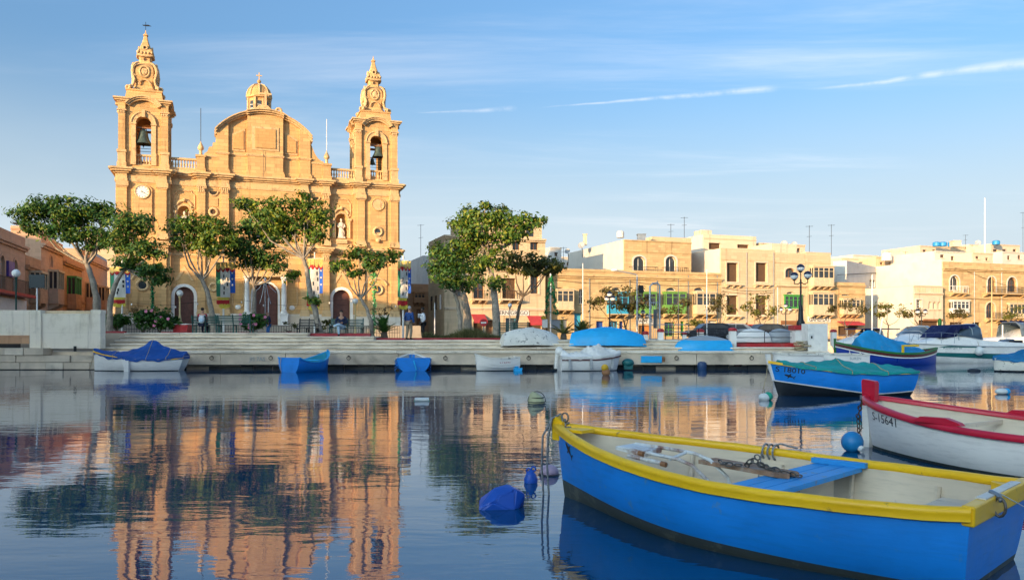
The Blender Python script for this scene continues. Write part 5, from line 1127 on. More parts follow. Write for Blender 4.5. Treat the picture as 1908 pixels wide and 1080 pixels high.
left_house(21.6, 31.0, 8.8, 'house_brown', 'shaded brown house with a dark green closed balcony, left street', 3, [(1.8, 4.6, 3.2, 6.6, 'g'), (6, 7, 3.6, 6.0, 'w'), (2.6, 3.6, .1, 2.6, 'd'), (6, 7, .1, 2.6, 'd')])
left_house(31.1, 48.0, 10.2, 'house_rose', 'farthest shaded house in the street left of the church', 4, [(2, 5, 3.4, 6.6, 'g'), (8, 9, 3.6, 6, 'w'), (10, 13, 3.4, 6.6, 'g'), (3, 4, .1, 2.6, 'd')])
for D, px0, px1, t_, mt, lb in ((112, 118, 180, 470, 'plaster_white', 'sunlit white house high behind the left street'), (120, 20, 70, 420, 'house_rose', 'rose roof storey above the left street houses'), (126, 160, 216, 430, 'house_cream', 'cream house beside the left church tower, behind trees')):
    h = House('rear_street_house', lb, Plane(px0, D, ANG), px0, px1, t_, px0, depth=10, mat=mt, z0=1.3)
    for k in range(2): px = px0 + (px1 - px0) * (0.3 + .4 * k); h.win(px - 4, t_ + 12, px + 4, t_ + 30, 'rect', 'frame_white')
    h.band(px0, t_ + 4, .3, .2); h.finish()
# --- unseen houses added at left, heights and setbacks set to shade church and quay
SD = Vector((SUN_AZ[0], SUN_AZ[1], 0)).normalized(); ST = Vector((-SD.y, SD.x, 0)); rr_ = rnd(5); sx_ = -26.0
ORG = Vector((-37.8, 76.7, 0)) + SD * 42
names_ = 'first second third fourth fifth sixth seventh eighth ninth tenth eleventh twelfth thirteenth fourteenth fifteenth sixteenth'.split()
k_ = 0
def row_h(q): return (15.2, 0) if q < 21 else ((12.0, 15) if q < 42 else (13.0, 15))
while sx_ < 58:
    w_ = rr_.uniform(7, 10); H_, back_ = row_h(sx_ + w_ / 2); H_ += rr_.uniform(-0.4, 0.6)
    o_ = ORG + ST * sx_ + SD * back_
    e = empty('shade_house', o_ + Vector((0, 0, 1.2)), math.atan2(ST.y, ST.x), names_[k_] + ' added unseen house of the shade-casting row, left of view', 'house', 'added houses casting shade from outside the view')
    mb = MB(); hs = [(a, a + 1.3, z, z + 2.2, False) for z in (1.5, 5.2, 8.9) for a in [1.5 + 3 * q for q in range(int((w_ - 2) / 3))]]
    holed(mb, lambda a, b, z: (w_ - a, -b, z), 0, w_, 0, H_, hs, 0.3)
    mb.quad((0, 0, 0), (0, -12, 0), (0, -12, H_), (0, 0, H_)); mb.quad((w_, -12, 0), (w_, 0, 0), (w_, 0, H_), (w_, -12, H_)); mb.quad((0, -12, 0), (w_, -12, 0), (w_, -12, H_), (0, -12, H_)); mb.quad((0, -12, H_), (w_, -12, H_), (w_, 0, H_), (0, 0, H_))
    mb.build('wall', M(('house_cream', 'house_pale', 'house_honey')[k_ % 3]), e)
    for hq in hs: MB().box(w_ - hq[1], -0.3, hq[2], w_ - hq[0], -0.25, hq[3]).build('window', M('glass_dark'), e)
    sx_ += w_; k_ += 1
# unseen ridge added behind the camera's left shoulder, shaped to shade water and boats
hb = []
for q in range(15):
    a_ = 54 + 7.0 * q; c_ = ORG + ST * a_ + SD * 100; hb.append((c_ - SD * 70, c_ + Vector((0, 0, 31.6 + 0.6 * math.sin(q * 1.3))), c_ + SD * 120 + Vector((0, 0, 31))))
struct(MB().grid([[tuple(p) for p in row][::-1] for row in hb]).build('shade_ridge', M('paving')))
# ---------------------------------------------------------------- trees and plants
def leaf_mesh(name, centers, normals, size, rs, aspect=1.9):
    """one small pointed leaf (two triangles folded on the midrib) per centre"""
    n = len(centers); rs = np.random.RandomState(rs)
    d = rs.normal(size=(n, 3)); d /= np.linalg.norm(d, axis=1)[:, None] + 1e-9
    nn = normals + 0.75 * d; nn /= np.linalg.norm(nn, axis=1)[:, None] + 1e-9
    a = np.cross(nn, rs.normal(size=(n, 3))); a /= np.linalg.norm(a, axis=1)[:, None] + 1e-9
    a[:, 2] -= 0.35; b = np.cross(nn, a); b /= np.linalg.norm(b, axis=1)[:, None] + 1e-9
    s = size * rs.uniform(0.6, 1.35, (n, 1)); L = s * aspect / 2; Wd = s / 2
    v = np.stack([centers - a * L, centers + b * Wd + nn * s * 0.12, centers + a * L, centers - b * Wd + nn * s * 0.12], 1).reshape(-1, 3)
    me = bpy.data.meshes.new(name); me.vertices.add(4 * n); me.vertices.foreach_set('co', v.astype(np.float32).ravel())
    me.loops.add(4 * n); me.loops.foreach_set('vertex_index', np.arange(4 * n, dtype=np.int32))
    me.polygons.add(n); me.polygons.foreach_set('loop_start', np.arange(0, 4 * n, 4, dtype=np.int32))
    me.update(calc_edges=True); me.validate(); return me
def crown_points(blobs, D, seed, dens, depth_k, clump=0.55):
    """blobs (px, py, rx, ry) in photo units at distance D -> leaf clumps spread through real volumes"""
    rs = np.random.RandomState(seed); C = []; Nn = []; k = D / F
    for bx, by, rx, ry in blobs:
        c = np.array(P(bx, by, D)); R3 = np.array([rx * k, rx * k * depth_k, ry * k]) * 0.9; c[1] += rs.uniform(-0.35, 0.35) * R3[1]
        nc = max(5, int(dens * 21 * (R3[0] * R3[1] * R3[2]) ** (2 / 3)))
        for _ in range(nc):
            d = rs.normal(size=3); d /= np.linalg.norm(d); d[2] = d[2] * 0.9 + 0.12
            q = c + d * R3 * rs.uniform(0.45, 1.04)
            cr = clump * rs.uniform(0.5, 1.1) * min(1.0, ry * k / 0.9 + 0.25); m = int(rs.uniform(22, 46))
            o = rs.normal(size=(m, 3)) * cr * 0.5 * np.array([1, 1, 0.62]); C.append(q + o)
            n_ = d * 0.7 + np.array([0, 0, 0.55]) + o / (cr + 1e-6) * 0.35; Nn.append(n_)
    return np.concatenate(C), np.concatenate(Nn)
def tree(name, label, D, trunk, blobs, seed, leaf='leaf_ficus', bark='bark', r0=0.2, dens=1.65, size=0.112, ground=1.43, depth_k=0.95, group='ficus trees on the promenade', extra=(), clump=0.55, forks=None, twigs=True):
    r0 *= 0.86; base = P(trunk[0][0], trunk[0][1], D); base.z = ground
    e = empty(name, base, 0, label, 'tree', group); r = rnd(seed)
    pts = [base - Vector((0, 0, 0.1))] + [P(a, b, D) + Vector((0, r.uniform(-.12, .12), 0)) for a, b in trunk[1:]]
    pts = [p - base for p in pts]
    mb = MB(); n = len(pts)
    # smooth the trunk a little and taper it
    path = []; rad = []
    for i in range(n - 1):
        for q in range(4):
            f = q / 4; p = pts[i].lerp(pts[i + 1], f); path.append(p + Vector((r.uniform(-.02, .02), r.uniform(-.02, .02), 0))); rad.append(r0 * r.uniform(.92, 1.1) * (1.3 if i == 0 and q == 0 else 1.0) * (1 - 0.42 * (i + f) / (n - 1)))
    path.append(pts[-1]); rad.append(r0 * 0.58); mb.tube(path, rad, 9); mb.build('trunk', M(bark), e, 60)
    top = pts[-1]; lm = MB()
    for q, (bx, by, rx, ry) in enumerate(blobs):
        c = P(bx, by, D) - base; c.y += r.uniform(-.5, .5) * rx * D / F * depth_k * 0.6
        st = top if (forks is None or q % 2) else pts[-2]; rr = r0 * r.uniform(0.26, 0.42)
        mid = st.lerp(c, 0.5) + Vector((r.uniform(-.2, .2), r.uniform(-.2, .2), -0.12 * (c - st).length)); q1 = st.lerp(mid, .5) + Vector((0, 0, -.05)); q3 = mid.lerp(c, .5) + Vector((r.uniform(-.1, .1), 0, .04))
        lm.tube([st, q1, mid, q3, c], [rr * 1.15, rr, rr * .8, rr * .6, rr * .3], 6)
        if twigs:
            for _ in range(4):
                d_ = Vector((r.uniform(-1, 1), r.uniform(-1, 1), r.uniform(-.3, 1))); d_.normalize(); s2 = q3.lerp(c, r.random()); ln = rx * D / F * 0.75
                lm.tube([s2, s2 + d_ * ln * .5 + Vector((0, 0, .05)), s2 + d_ * ln], [rr * .35, rr * .22, rr * .08], 4)
    lm.build('limbs', M(bark), e, 60)
    C, Nn = crown_points(list(blobs) + list(extra), D, seed, dens, depth_k, clump); C = C - np.array(base)
    o = link('crown', leaf_mesh('crown', C, Nn, size, seed), M(leaf), e); return e
tree('ficus_tree', 'wide flat-topped ficus at far left, rising behind the rendered wall', 47, [(181, 619), (181, 560), (174, 528), (160, 492)], [(58, 402, 36, 22), (100, 388, 44, 22), (148, 392, 46, 26), (190, 398, 32, 28), (80, 428, 46, 16), (132, 440, 48, 22), (182, 440, 34, 22), (118, 410, 50, 26), (198, 388, 18, 14), (165, 462, 24, 12)], 11, r0=.27, ground=1.8, leaf='leaf_dark')
tree('ficus_tree', 'dark leaning ficus in front of the left church tower', 44.5, [(203, 620), (206, 560), (214, 530), (232, 498)], [(232, 425, 34, 30), (262, 418, 32, 26), (222, 455, 34, 24), (262, 462, 36, 26), (288, 470, 20, 18), (235, 490, 32, 18), (292, 502, 34, 16), (262, 500, 26, 16), (288, 522, 30, 12)], 12, r0=.2, ground=1.8, leaf='leaf_dark')
tree('ficus_tree', 'ficus with pale forked limbs before the left church door', 46, [(402, 618), (394, 575), (384, 540), (376, 522)], [(330, 424, 24, 20), (362, 416, 34, 22), (400, 428, 34, 26), (344, 452, 36, 16), (390, 462, 36, 20), (425, 450, 20, 26), (372, 440, 34, 20)], 13, r0=.2, ground=1.8, leaf='leaf_ficus')
tree('ficus_tree', 'dark dense ficus in front of the main church door', 48, [(475, 618), (474, 575), (474, 545), (472, 532)], [(468, 420, 28, 28), (496, 446, 36, 30), (455, 466, 36, 26), (502, 482, 36, 18), (440, 450, 22, 22), (470, 490, 34, 16), (466, 384, 26, 12), (515, 500, 22, 14)], 14, r0=.17, ground=1.8, leaf='leaf_dark')
tree('ficus_tree', 'leaning ficus with thick grey trunk right of the main door', 43.6, [(598, 622), (586, 578), (577, 535), (571, 500), (566, 482)], [(490, 392, 34, 20), (528, 398, 42, 28), (574, 392, 38, 26), (600, 410, 22, 26), (552, 428, 42, 24), (508, 418, 36, 22), (565, 372, 20, 12), (590, 440, 22, 18), (452, 378, 20, 8)], 15, r0=.2, ground=1.62, extra=[(548, 512, 14, 12), (588, 560, 14, 9)])
tree('ficus_tree', 'small dark ficus in front of the right church door', 44, [(694, 626), (691, 600), (684, 576), (672, 556)], [(638, 496, 24, 15), (668, 478, 28, 18), (700, 486, 28, 17), (724, 478, 20, 18), (655, 508, 26, 8), (690, 502, 26, 8)], 16, r0=.15, ground=1.62, leaf='leaf_dark')
tree('ficus_tree', 'shaded twin-trunk ficus left in the central group', 46, [(858, 632), (857, 592), (852, 562), (846, 545)], [(824, 472, 28, 20), (852, 486, 40, 28), (838, 516, 34, 24), (868, 466, 36, 20), (862, 535, 26, 18), (812, 500, 18, 16)], 17, r0=.16, ground=1.43, leaf='leaf_dark')
tree('ficus_tree', 'largest ficus of the central group with a straight pale trunk', 44, [(926, 632), (924, 580), (920, 540), (914, 500), (908, 470)], [(854, 416, 28, 20), (892, 406, 42, 24), (940, 408, 42, 24), (984, 416, 32, 22), (898, 440, 46, 22), (950, 440, 40, 18), (918, 486, 30, 30), (926, 528, 20, 22), (1002, 408, 18, 12), (880, 455, 26, 14), (905, 384, 14, 8)], 18, r0=.25, ground=1.43)
tree('ficus_tree', 'thick short ficus trunk behind the twin-trunk tree', 52, [(872, 634), (872, 590), (866, 560), (862, 545)], [(862, 500, 30, 20), (890, 495, 26, 18), (880, 520, 22, 18)], 19, r0=.36, ground=1.43, leaf='leaf_dark')
tree('ficus_tree', 'low spreading ficus right in the central group with dark crooked limbs', 48, [(962, 632), (962, 600), (968, 572), (974, 552)], [(956, 486, 30, 18), (998, 488, 36, 18), (1034, 496, 28, 12), (978, 506, 36, 10), (1018, 508, 26, 9), (940, 500, 18, 12)], 20, r0=.15, ground=1.43, bark='bark_dark', leaf='leaf_olive')
# thin street trees in front of the right-hand houses
def thin(label, D, trunk, blobs, seed, dens, leaf='leaf_dry', r0=.11):
    tree('street_tree', label, D, trunk, blobs, seed, leaf, 'bark_dark', r0, dens * 1.2, 0.14, 1.32, 0.9, 'thin street trees in front of the houses', clump=0.7, forks=True)
thin('sparse brownish street tree before the blue closed balcony', 62, [(1168, 628), (1166, 610), (1162, 598)], [(1112, 562, 18, 14), (1142, 548, 22, 14), (1176, 544, 22, 14), (1202, 562, 20, 16), (1152, 572, 20, 10), (1186, 572, 18, 10)], 41, .30)
thin('bare little street tree before the lime green balcony', 78, [(1254, 628), (1254, 612), (1252, 600)], [(1240, 582, 14, 12), (1262, 578, 14, 14), (1276, 566, 12, 12)], 42, .06)
thin('short bushy street tree left of the arched doors', 80, [(1297, 628), (1297, 616), (1296, 608)], [(1292, 600, 9, 6), (1303, 602, 8, 5)], 43, .35, 'leaf_olive', .08)
thin('nearly bare street tree at the arched house', 82, [(1340, 628), (1341, 606), (1342, 592)], [(1328, 568, 14, 14), (1346, 560, 16, 16), (1356, 578, 12, 12)], 44, .10)
thin('green sparse street tree between two arched openings', 80, [(1420, 628), (1419, 608), (1415, 598)], [(1394, 572, 14, 10), (1416, 556, 18, 12), (1438, 578, 13, 10), (1410, 580, 16, 8)], 45, .26, 'leaf_olive')
thin('yellowish street tree before the red awning', 84, [(1578, 628), (1577, 610), (1573, 600)], [(1558, 576, 14, 10), (1582, 570, 16, 12), (1602, 580, 12, 10)], 46, .22, 'leaf_dry')
thin('yellow-green street tree before the blank grey house', 90, [(1654, 628), (1655, 606), (1652, 600)], [(1624, 572, 20, 9), (1656, 574, 18, 10), (1680, 584, 13, 13), (1640, 584, 16, 8)], 47, .30, 'leaf_olive')
thin('bare crooked street tree before the white villa', 88, [(1715, 628), (1712, 606), (1704, 596)], [(1690, 590, 10, 6), (1708, 582, 10, 8)], 48, .03)
thin('yellow street tree before the white closed balcony', 92, [(1786, 628), (1786, 610), (1785, 600)], [(1776, 586, 12, 9), (1796, 582, 14, 10)], 49, .30, 'leaf_dry')
thin('yellow-green street tree at the right picture edge', 92, [(1890, 628), (1889, 608), (1888, 600)], [(1876, 588, 13, 9), (1898, 582, 16, 12)], 50, .34, 'leaf_olive')

def shrub(label, D, blobs, seed, ground, leaf='leaf_shrub', size=0.10, dens=3.6, flowers=None, name='bush', cat='bush', group='clipped bushes on the promenade'):
    blobs = [(a, b - c * .06, c * 1.25, d * 1.2) for a, b, c, d in blobs]; bx = sum(b[0] for b in blobs) / len(blobs); base = Vector((X(bx, D), D, ground)); e = empty(name, base, 0, label, cat, group)
    C, Nn = crown_points(blobs, D, seed, dens, 0.9, 0.3); keep = C[:, 2] > ground + 0.02; C, Nn = C[keep] - np.array(base), Nn[keep]
    link('foliage', leaf_mesh('foliage', C, Nn, size, seed, 1.6), M(leaf), e)
    r = rnd(seed); st = MB()
    for _ in range(6):
        a = r.uniform(0, 6.28); ln = blobs[0][3] * D / F * 0.8; st.tube([(0, 0, -.02), (math.cos(a) * .12, math.sin(a) * .12, ln * .5), (math.cos(a) * .35, math.sin(a) * .3, ln)], [.04, .03, .01], 5)
    st.build('stems', M('bark_dark'), e)
    if flowers:
        for k in range(flowers[1]):
            b = blobs[r.randrange(len(blobs))]; p = P(b[0] + r.uniform(-.8, .8) * b[2], b[1] + r.uniform(-.9, .5) * b[3], D) - base; p.y -= b[2] * D / F * 0.75
            fl = MB()
            for q in range(5): fl.sphere((p.x + .05 * math.cos(q * 1.257), p.y, p.z + .05 * math.sin(q * 1.257)), .045, 1, .6, 1, 6, 4)
            fl.build('flower', M(flowers[0]), e)
    return e
shrub('round dark green bush between two left tree trunks', 45.5, [(212, 602, 22, 14), (226, 600, 14, 12)], 61, 1.8)
shrub('big dark green bush with pink flowers left of the red planter', 45, [(275, 598, 24, 17), (300, 596, 26, 18), (318, 604, 18, 12)], 62, 1.8, flowers=('flower_pink', 6))
shrub('dry tan bush behind the flowering bush', 47.5, [(262, 582, 16, 14), (270, 590, 16, 12)], 63, 1.8, 'leaf_tan', .09, 1.2)
shrub('pink-flowering bush between the green bench and the main door', 45.5, [(470, 602, 20, 14), (486, 600, 16, 14), (458, 606, 12, 10)], 64, 1.8, flowers=('flower_pink', 9))
shrub('dry tuft of grass in the planter before the main door', 47, [(540, 606, 12, 7)], 65, 1.8, 'leaf_grass', .08, 1.5)
shrub('small grassy bush behind the leaning trunk', 45, [(606, 610, 14, 10), (616, 604, 12, 8)], 66, 1.62, 'leaf_olive', .09, 1.4)
shrub('bare reddish bush behind the palm', 49, [(712, 582, 18, 14)], 67, 1.62, 'leaf_tan', .07, 0.7)
# grass tufts along the red kerb: ground cover
def grass(name, px0, px1, D, z, hgt, n, seed, label):
    rs = np.random.RandomState(seed); xs = rs.uniform(X(px0, D), X(px1, D), n); ys = D + rs.uniform(-.5, .5, n); vs = []; fs = []
    for i in range(n):
        hh = hgt * rs.uniform(.5, 1.1) * (0.75 + 0.35 * math.sin(xs[i] * 2.1)); dx, dy = rs.normal(0, .14, 2); w = .018; b = len(vs)
        vs += [(xs[i] - w, ys[i], z), (xs[i] + w, ys[i], z), (xs[i] + dx * .6 + w * .6, ys[i] + dy * .5, z + hh * .6), (xs[i] + dx * .6 - w * .6, ys[i] + dy * .5, z + hh * .6), (xs[i] + dx * 1.5, ys[i] + dy, z + hh)]
        fs += [(b, b + 1, b + 2, b + 3), (b + 3, b + 2, b + 4)]
    m = MB(); m.v = vs; m.f = fs; o = m.build(name, M('leaf_grass')); tag(o, label, 'grass', kind='stuff'); return o
grass('grass', 792, 936, 43.3, 1.43, .62, 2600, 71, 'dry grass growing along the red kerb under the central trees')
MB().box(X(770, 43), 42.6, 1.40, X(936, 43), 44.2, 1.46).build('planting_bed', M('soil'), prom)
def palm(label, px, py, D, z, hgt, n, seed, leaf='leaf_olive', spread=1.0):
    e = empty('palm', (X(px, D), D, z), 0, label, 'palm', 'young palms on the promenade'); r = rnd(seed)
    MB().lathe([(.16, -.05), (.2, .1), (.16, .3), (.08, .42)], (0, 0, 0), 9).build('stump', M('bark_dark'), e, 50)
    for k in range(n):
        a = r.uniform(0, 6.28); el = r.uniform(.25, 1.35); L = hgt * r.uniform(.75, 1.1); mb = MB(); pts = []
        for q in range(8):
            t = q / 7; rr = L * t * math.cos(el) * spread; zz = L * t * math.sin(el) - L * .28 * t * t; pts.append(Vector((math.cos(a) * rr, math.sin(a) * rr, .3 + zz)))
        mb.tube(pts, [.018] * 7 + [.004], 4)
        sd = Vector((-math.sin(a), math.cos(a), 0))
        for q in range(1, 8):
            for h_ in range(3):
                p = pts[q - 1].lerp(pts[q], h_ / 3); d_ = (pts[q] - pts[q - 1]).normalized(); ln = L * .24 * (1 - .6 * abs(q / 7 - .4))
                for s in (-1, 1):
                    t1 = p + (sd * s * .8 + d_ * .7 + Vector((0, 0, .12))) * ln; mb.add([p - d_ * .02, p + d_ * .025, t1], [(0, 1, 2)])
        mb.build('frond', M(leaf), e)
    return e
palm('young bushy palm right of the right church door', 716, 626, 44.2, 1.5, 1.45, 20, 81, 'leaf_shrub', .8)
palm('spiky palm left of two behind the upturned white boat', 1050, 626, 46, 1.43, 1.1, 16, 82)
palm('larger spiky palm behind the light blue upturned boat', 1085, 626, 47, 1.43, 1.35, 22, 83)
# ---------------------------------------------------------------- boats
class Hull:
    """x runs from bow to stern, y to the far side, z = 0 at the waterline"""
    def __init__(s, L, beam, zb, zm, zs, draft=0.2, tr=0.75, rake=0.2, sm=0.55, bow=0.8, e0=1.5, e1=0.62, srake=0.0, sm2=0.6, double=False, rocker=0.0, kb=0.0):
        s.__dict__.update(locals()); s.L = L
    def B(s, q):
        if q <= s.sm: return s.beam / 2 * max(0.0, math.sin(PI / 2 * q / s.sm)) ** s.bow + 0.012
        f = (q - s.sm) / (1 - s.sm)
        if s.double: return s.beam / 2 * max(0.0, math.cos(PI / 2 * f)) ** s.bow + 0.012
        return s.beam / 2 * (1 - (1 - s.tr) * f * f) + 0.012
    def ZS(s, q):
        if q < s.sm2: return s.zm + (s.zb - s.zm) * ((s.sm2 - q) / s.sm2) ** 2
        return s.zm + (s.zs - s.zm) * ((q - s.sm2) / (1 - s.sm2)) ** 2
    def ZK(s, q): return -s.draft + s.rocker * max(0, (q - 0.5) / 0.5) ** 2 + s.kb * max(0, (.55 - q) / .55) ** 2
    def ex(s, q): return s.e1 + (s.e0 - s.e1) * max(0.0, 1 - q / 0.5) ** 1.3
    def tz(s, q, z):
        zs, zk = s.ZS(q), s.ZK(q); f = min(1, max(0, (zs - z) / (zs - zk))); return 2 / PI * math.asin(min(1.0, f ** (1 / (0.55 + 0.45 * s.ex(q)))))
    def pt(s, q, t, side=1, off=0.0):
        e = s.ex(q); a = t * PI / 2; y = (s.B(q) + off) * max(0.0, math.cos(a)) ** e
        z = s.ZS(q) - (s.ZS(q) - s.ZK(q)) * max(0.0, math.sin(a)) ** (0.55 + 0.45 * e)
        x = s.L * q + s.rake * (1 - q) ** 4 * t * 1.0 - s.srake * q ** 6 * t - (s.rake * q ** 8 * t if s.double else 0)
        return (x, side * y, z)
    def strip(s, zlo, zhi, n=30, m=6, off=0.0, q0=0.0, q1=1.0):
        """hull skin between two heights (functions of q or None for sheer / keel), both sides"""
        mb = MB()
        for side in (-1, 1):
            rows = []
            for i in range(n + 1):
                f = i / n; q = q0 + (q1 - q0) * (f ** 1.35)
                ta = 0.0 if zhi is None else s.tz(q, zhi(q)); tb = 1.0 if zlo is None else s.tz(q, zlo(q))
                rows.append([s.pt(q, ta + (tb - ta) * k / m, side, off) for k in range(m + 1)])
            if side > 0: rows = [r[::-1] for r in rows]
            mb.grid(rows)
        return mb
    def transom(s, zlo=None, zhi=None, off=0.0, th=0.03):
        ta = 0.0 if zhi is None else s.tz(1, zhi(1)); tb = 1.0 if zlo is None else s.tz(1, zlo(1)); m = 8
        A = [s.pt(1, ta + (tb - ta) * k / m, -1) for k in range(m + 1)]; Bp = [s.pt(1, ta + (tb - ta) * k / m, 1) for k in range(m + 1)]
        poly = A + Bp[::-1]; poly = [(p[0] + off, p[1], p[2]) for p in poly]; n = len(poly); mb = MB()
        bk = [(p[0] - th, p[1] * .99, p[2]) for p in poly]
        mb.add(poly + bk, [tuple(range(n))[::-1], tuple(range(n, 2 * n))] + [(i, (i + 1) % n, n + (i + 1) % n, n + i) for i in range(n)]); return mb
    def inside(s, floor, th=0.035, n=26, m=6):
        mb = MB(); fl = []
        for side in (-1, 1):
            rows = []
            for i in range(n + 1):
                q = 0.02 + 0.975 * i / n; row = []
                zf = min(max(floor, s.ZK(q) + 0.05), s.ZS(q) - 0.05); tb = s.tz(q, zf)
                for k in range(m + 1):
                    x, y, z = s.pt(q, tb * k / m, side); y = side * max(0.0, abs(y) - th); row.append((x + (0.03 if i == 0 else 0) - (0.03 if i == n else 0), y, z - (0.004 if k == 0 else 0)))
                rows.append(row)
            fl.append([r[-1] for r in rows])
            if side < 0: rows = [r[::-1] for r in rows]
            mb.grid(rows)
        mb.grid([fl[0], fl[1]]); return mb
    def sheer(s, side, n=34, dy=0.0, dz=0.0, q0=0.0, q1=1.0):
        out = []
        for i in range(n + 1):
            q = q0 + (q1 - q0) * (i / n) ** 1.3; x, y, z = s.pt(q, 0, side); out.append(Vector((x, y + side * dy, z + dz)))
        return out
    def rail(s, prof, n=34, q0=0.0, q1=1.0, dz=0.0):
        """sweep a section (out, up) along both sheer lines"""
        mb = MB()
        for side in (-1, 1):
            p = s.sheer(side, n, 0, dz, q0, q1); rows = []
            for i in range(n + 1):
                t = p[min(i + 1, n)] - p[max(i - 1, 0)]; t.z = 0; t.normalize(); o = Vector((t.y, -t.x, 0)) * (-side) if False else Vector((-t.y, t.x, 0)) * side
                row = []
                for a, b in prof:
                    v = p[i] + o * a + Vector((0, 0, b))
                    if i < 6: v.y = side * max(0.0, side * v.y)
                    row.append(v)
                rows.append(row)
            if side > 0: rows = [r[::-1] for r in rows]
            mb.grid(rows, True); k = len(prof); mb.add(rows[-1], [tuple(range(k))]); mb.add(rows[0], [tuple(range(k))[::-1]])
        return mb
    def cover(s, ridge, skirt, q0=0.0, q1=1.0, n=30, m=12, sag=0.12, seed=1, out=0.03, edge=None, wr=0.012):
        r = rnd(seed); rows = []; ph = [r.uniform(0, 6) for _ in range(8)]
        for i in range(n + 1):
            q = q0 + (q1 - q0) * i / n; x, y, z = s.pt(max(q, 0.0), 0, 1); y += out; h = ridge(q); sk = skirt(q) if callable(skirt) else skirt
            sk *= 1 + 0.25 * math.sin(q * 23 + ph[0]) + 0.15 * math.sin(q * 57 + ph[1]); row = [(x, -y - .004, z - sk), (x, -y - .006, z - sk * .5)]
            for k in range(m + 1):
                f = -1 + 2 * k / m; zz = z + 0.02 + h * (1 - abs(f)) - sag * h * math.sin(PI * abs(f)) + wr * math.sin(q * 31 + f * 5 + ph[2]) * (1 - f * f) + wr * .7 * math.sin(q * 67 - f * 9 + ph[3]) * (1 - f * f)
                row.append((x + 0.01 * math.sin(f * 4 + q * 20), f * y, zz))
            row += [(x, y + .006, z - sk * .5), (x, y + .004, z - sk)]; rows.append(row[::-1])
        mb = MB(); mb.rows = rows; mb.grid(rows); mb.add([p for p in rows[0]], [tuple(range(len(rows[0])))]); mb.add([p for p in rows[-1]], [tuple(range(len(rows[-1])))[::-1]]); return mb
    def on_side(s, x, z, side=-1, off=0.006):
        q = x / s.L
        for _ in range(6):
            t = s.tz(max(0.0, q), z); px = s.pt(max(0.0, q), t, side)[0]; q += (x - px) / s.L
        q = max(0.001, q); p = s.pt(q, s.tz(q, z), side); return (p[0], p[1] + side * off, p[2])
    def letters(s, body, x0, z0, hgt, wid, mat, par, side=-1, slope=0.0, bold=0.0):
        me = text_mesh(body, 1.0, 0.0, bold); xs = [v.co.x for v in me.vertices]; ys = [v.co.y for v in me.vertices]; ax, bx, ay, by = min(xs), max(xs), min(ys), max(ys)
        bm = bmesh.new(); bm.from_mesh(me); bmesh.ops.triangulate(bm, faces=bm.faces); bmesh.ops.subdivide_edges(bm, edges=bm.edges, cuts=1); bm.to_mesh(me); bm.free()
        for v in me.vertices:
            u = x0 + (v.co.x - ax) / (bx - ax) * wid; z = z0 + (v.co.y - ay) / (by - ay) * hgt + slope * (u - x0); v.co = s.on_side(u, z, side)
        o = link('registration_number', me, M(mat), par); return o
    def decal(s, poly, x0, z0, sc, mat, par, name, side=-1, rot=0.0):
        c_, s_ = math.cos(R(rot)), math.sin(R(rot)); bm = bmesh.new(); vs = [bm.verts.new((a * c_ - b * s_, a * s_ + b * c_, 0)) for a, b in poly]; f = bm.faces.new(vs); bmesh.ops.triangulate(bm, faces=[f])
        for _ in range(2): bmesh.ops.subdivide_edges(bm, edges=bm.edges, cuts=1, use_grid_fill=True)
        for v in bm.verts: v.co = s.on_side(x0 + v.co.x * sc, z0 + v.co.y * sc, side, 0.007)
        me = bpy.data.meshes.new(name); bm.to_mesh(me); bm.free(); link(name, me, M(mat), par)
SHARK = [(-1, 0.12), (-.82, .22), (-.5, .26), (-.22, .28), (-.1, .62), (.06, .6), (.1, .26), (.4, .14), (.66, .06), (.86, .42), (.96, .44), (.82, 0), (.98, -.26), (.86, -.26), (.64, -.06), (.3, -.08), (.02, -.12), (-.12, -.42), (-.24, -.42), (-.24, -.12), (-.6, -.1), (-.85, 0)]
def ties(mb, idx, par):
    for i in idx:
        MB().tube([(p[0], p[1] * 1.004, p[2] + .012) for p in mb.rows[i]], .011, 5).build('tie_cord', M('rope_tan'), par)
def boat_root(name, label, bow, stern, cat='boat', group=None, tilt=0.0):
    d = Vector((stern[0] - bow[0], stern[1] - bow[1], 0)); e = empty(name, (bow[0], bow[1], 0), math.atan2(d.y, d.x), label, cat, group); e.rotation_euler.x = R(tilt); return e, d.length

# --- 1. the blue and yellow rowing boat in the foreground
e, _ = boat_root('rowing_boat', 'bright blue open rowing boat with yellow gunwale in the right foreground', (0.461, 8.153), (3.254, 5.351))
FB = H = Hull(3.956, 1.845, 0.694, 0.509, 0.533, 0.16, 0.72, 0.16, 0.605, 0.96, 1.35, 0.50, srake=0.12, sm2=0.754)
wlb = lambda q: 0.17 - 0.13 * q
H.strip(wlb, None, 40, 9).build('hull_side', M('boat_blue'), e, 60); H.strip(None, wlb, 40, 7).build('hull_bottom', M('boat_bottom'), e, 60)
H.transom(wlb, None).build('transom', M('boat_blue'), e); H.transom(None, wlb).build('transom_foot', M('boat_bottom'), e)
H.inside(0.10, 0.026, 60).build('lining', M('boat_lining'), e, 60)
prof = [(-.036, -.02), (-.038, .018), (-.026, .034), (.0, .041), (.026, .035), (.040, .015), (.037, -.006), (.033, -.016), (.035, -.048), (.024, -.054), (.0, -.05)]
gw = H.rail(prof, 60, 0.0, 1.0)
for i, v in enumerate(gw.v):     # hand-made timber: a little lumpy
    gw.v[i] = (v[0], v[1] + 0.003 * math.sin(v[0] * 9.0) * math.sin(v[0] * 3.1), v[2] + 0.0025 * math.sin(v[0] * 4.3 + 1) + 0.0015 * math.sin(v[0] * 13))
gw.build('gunwale', M('boat_yellow'), e, 60)
tw = H.B(1); zt = H.ZS(1); xt = H.pt(1, 0)[0]
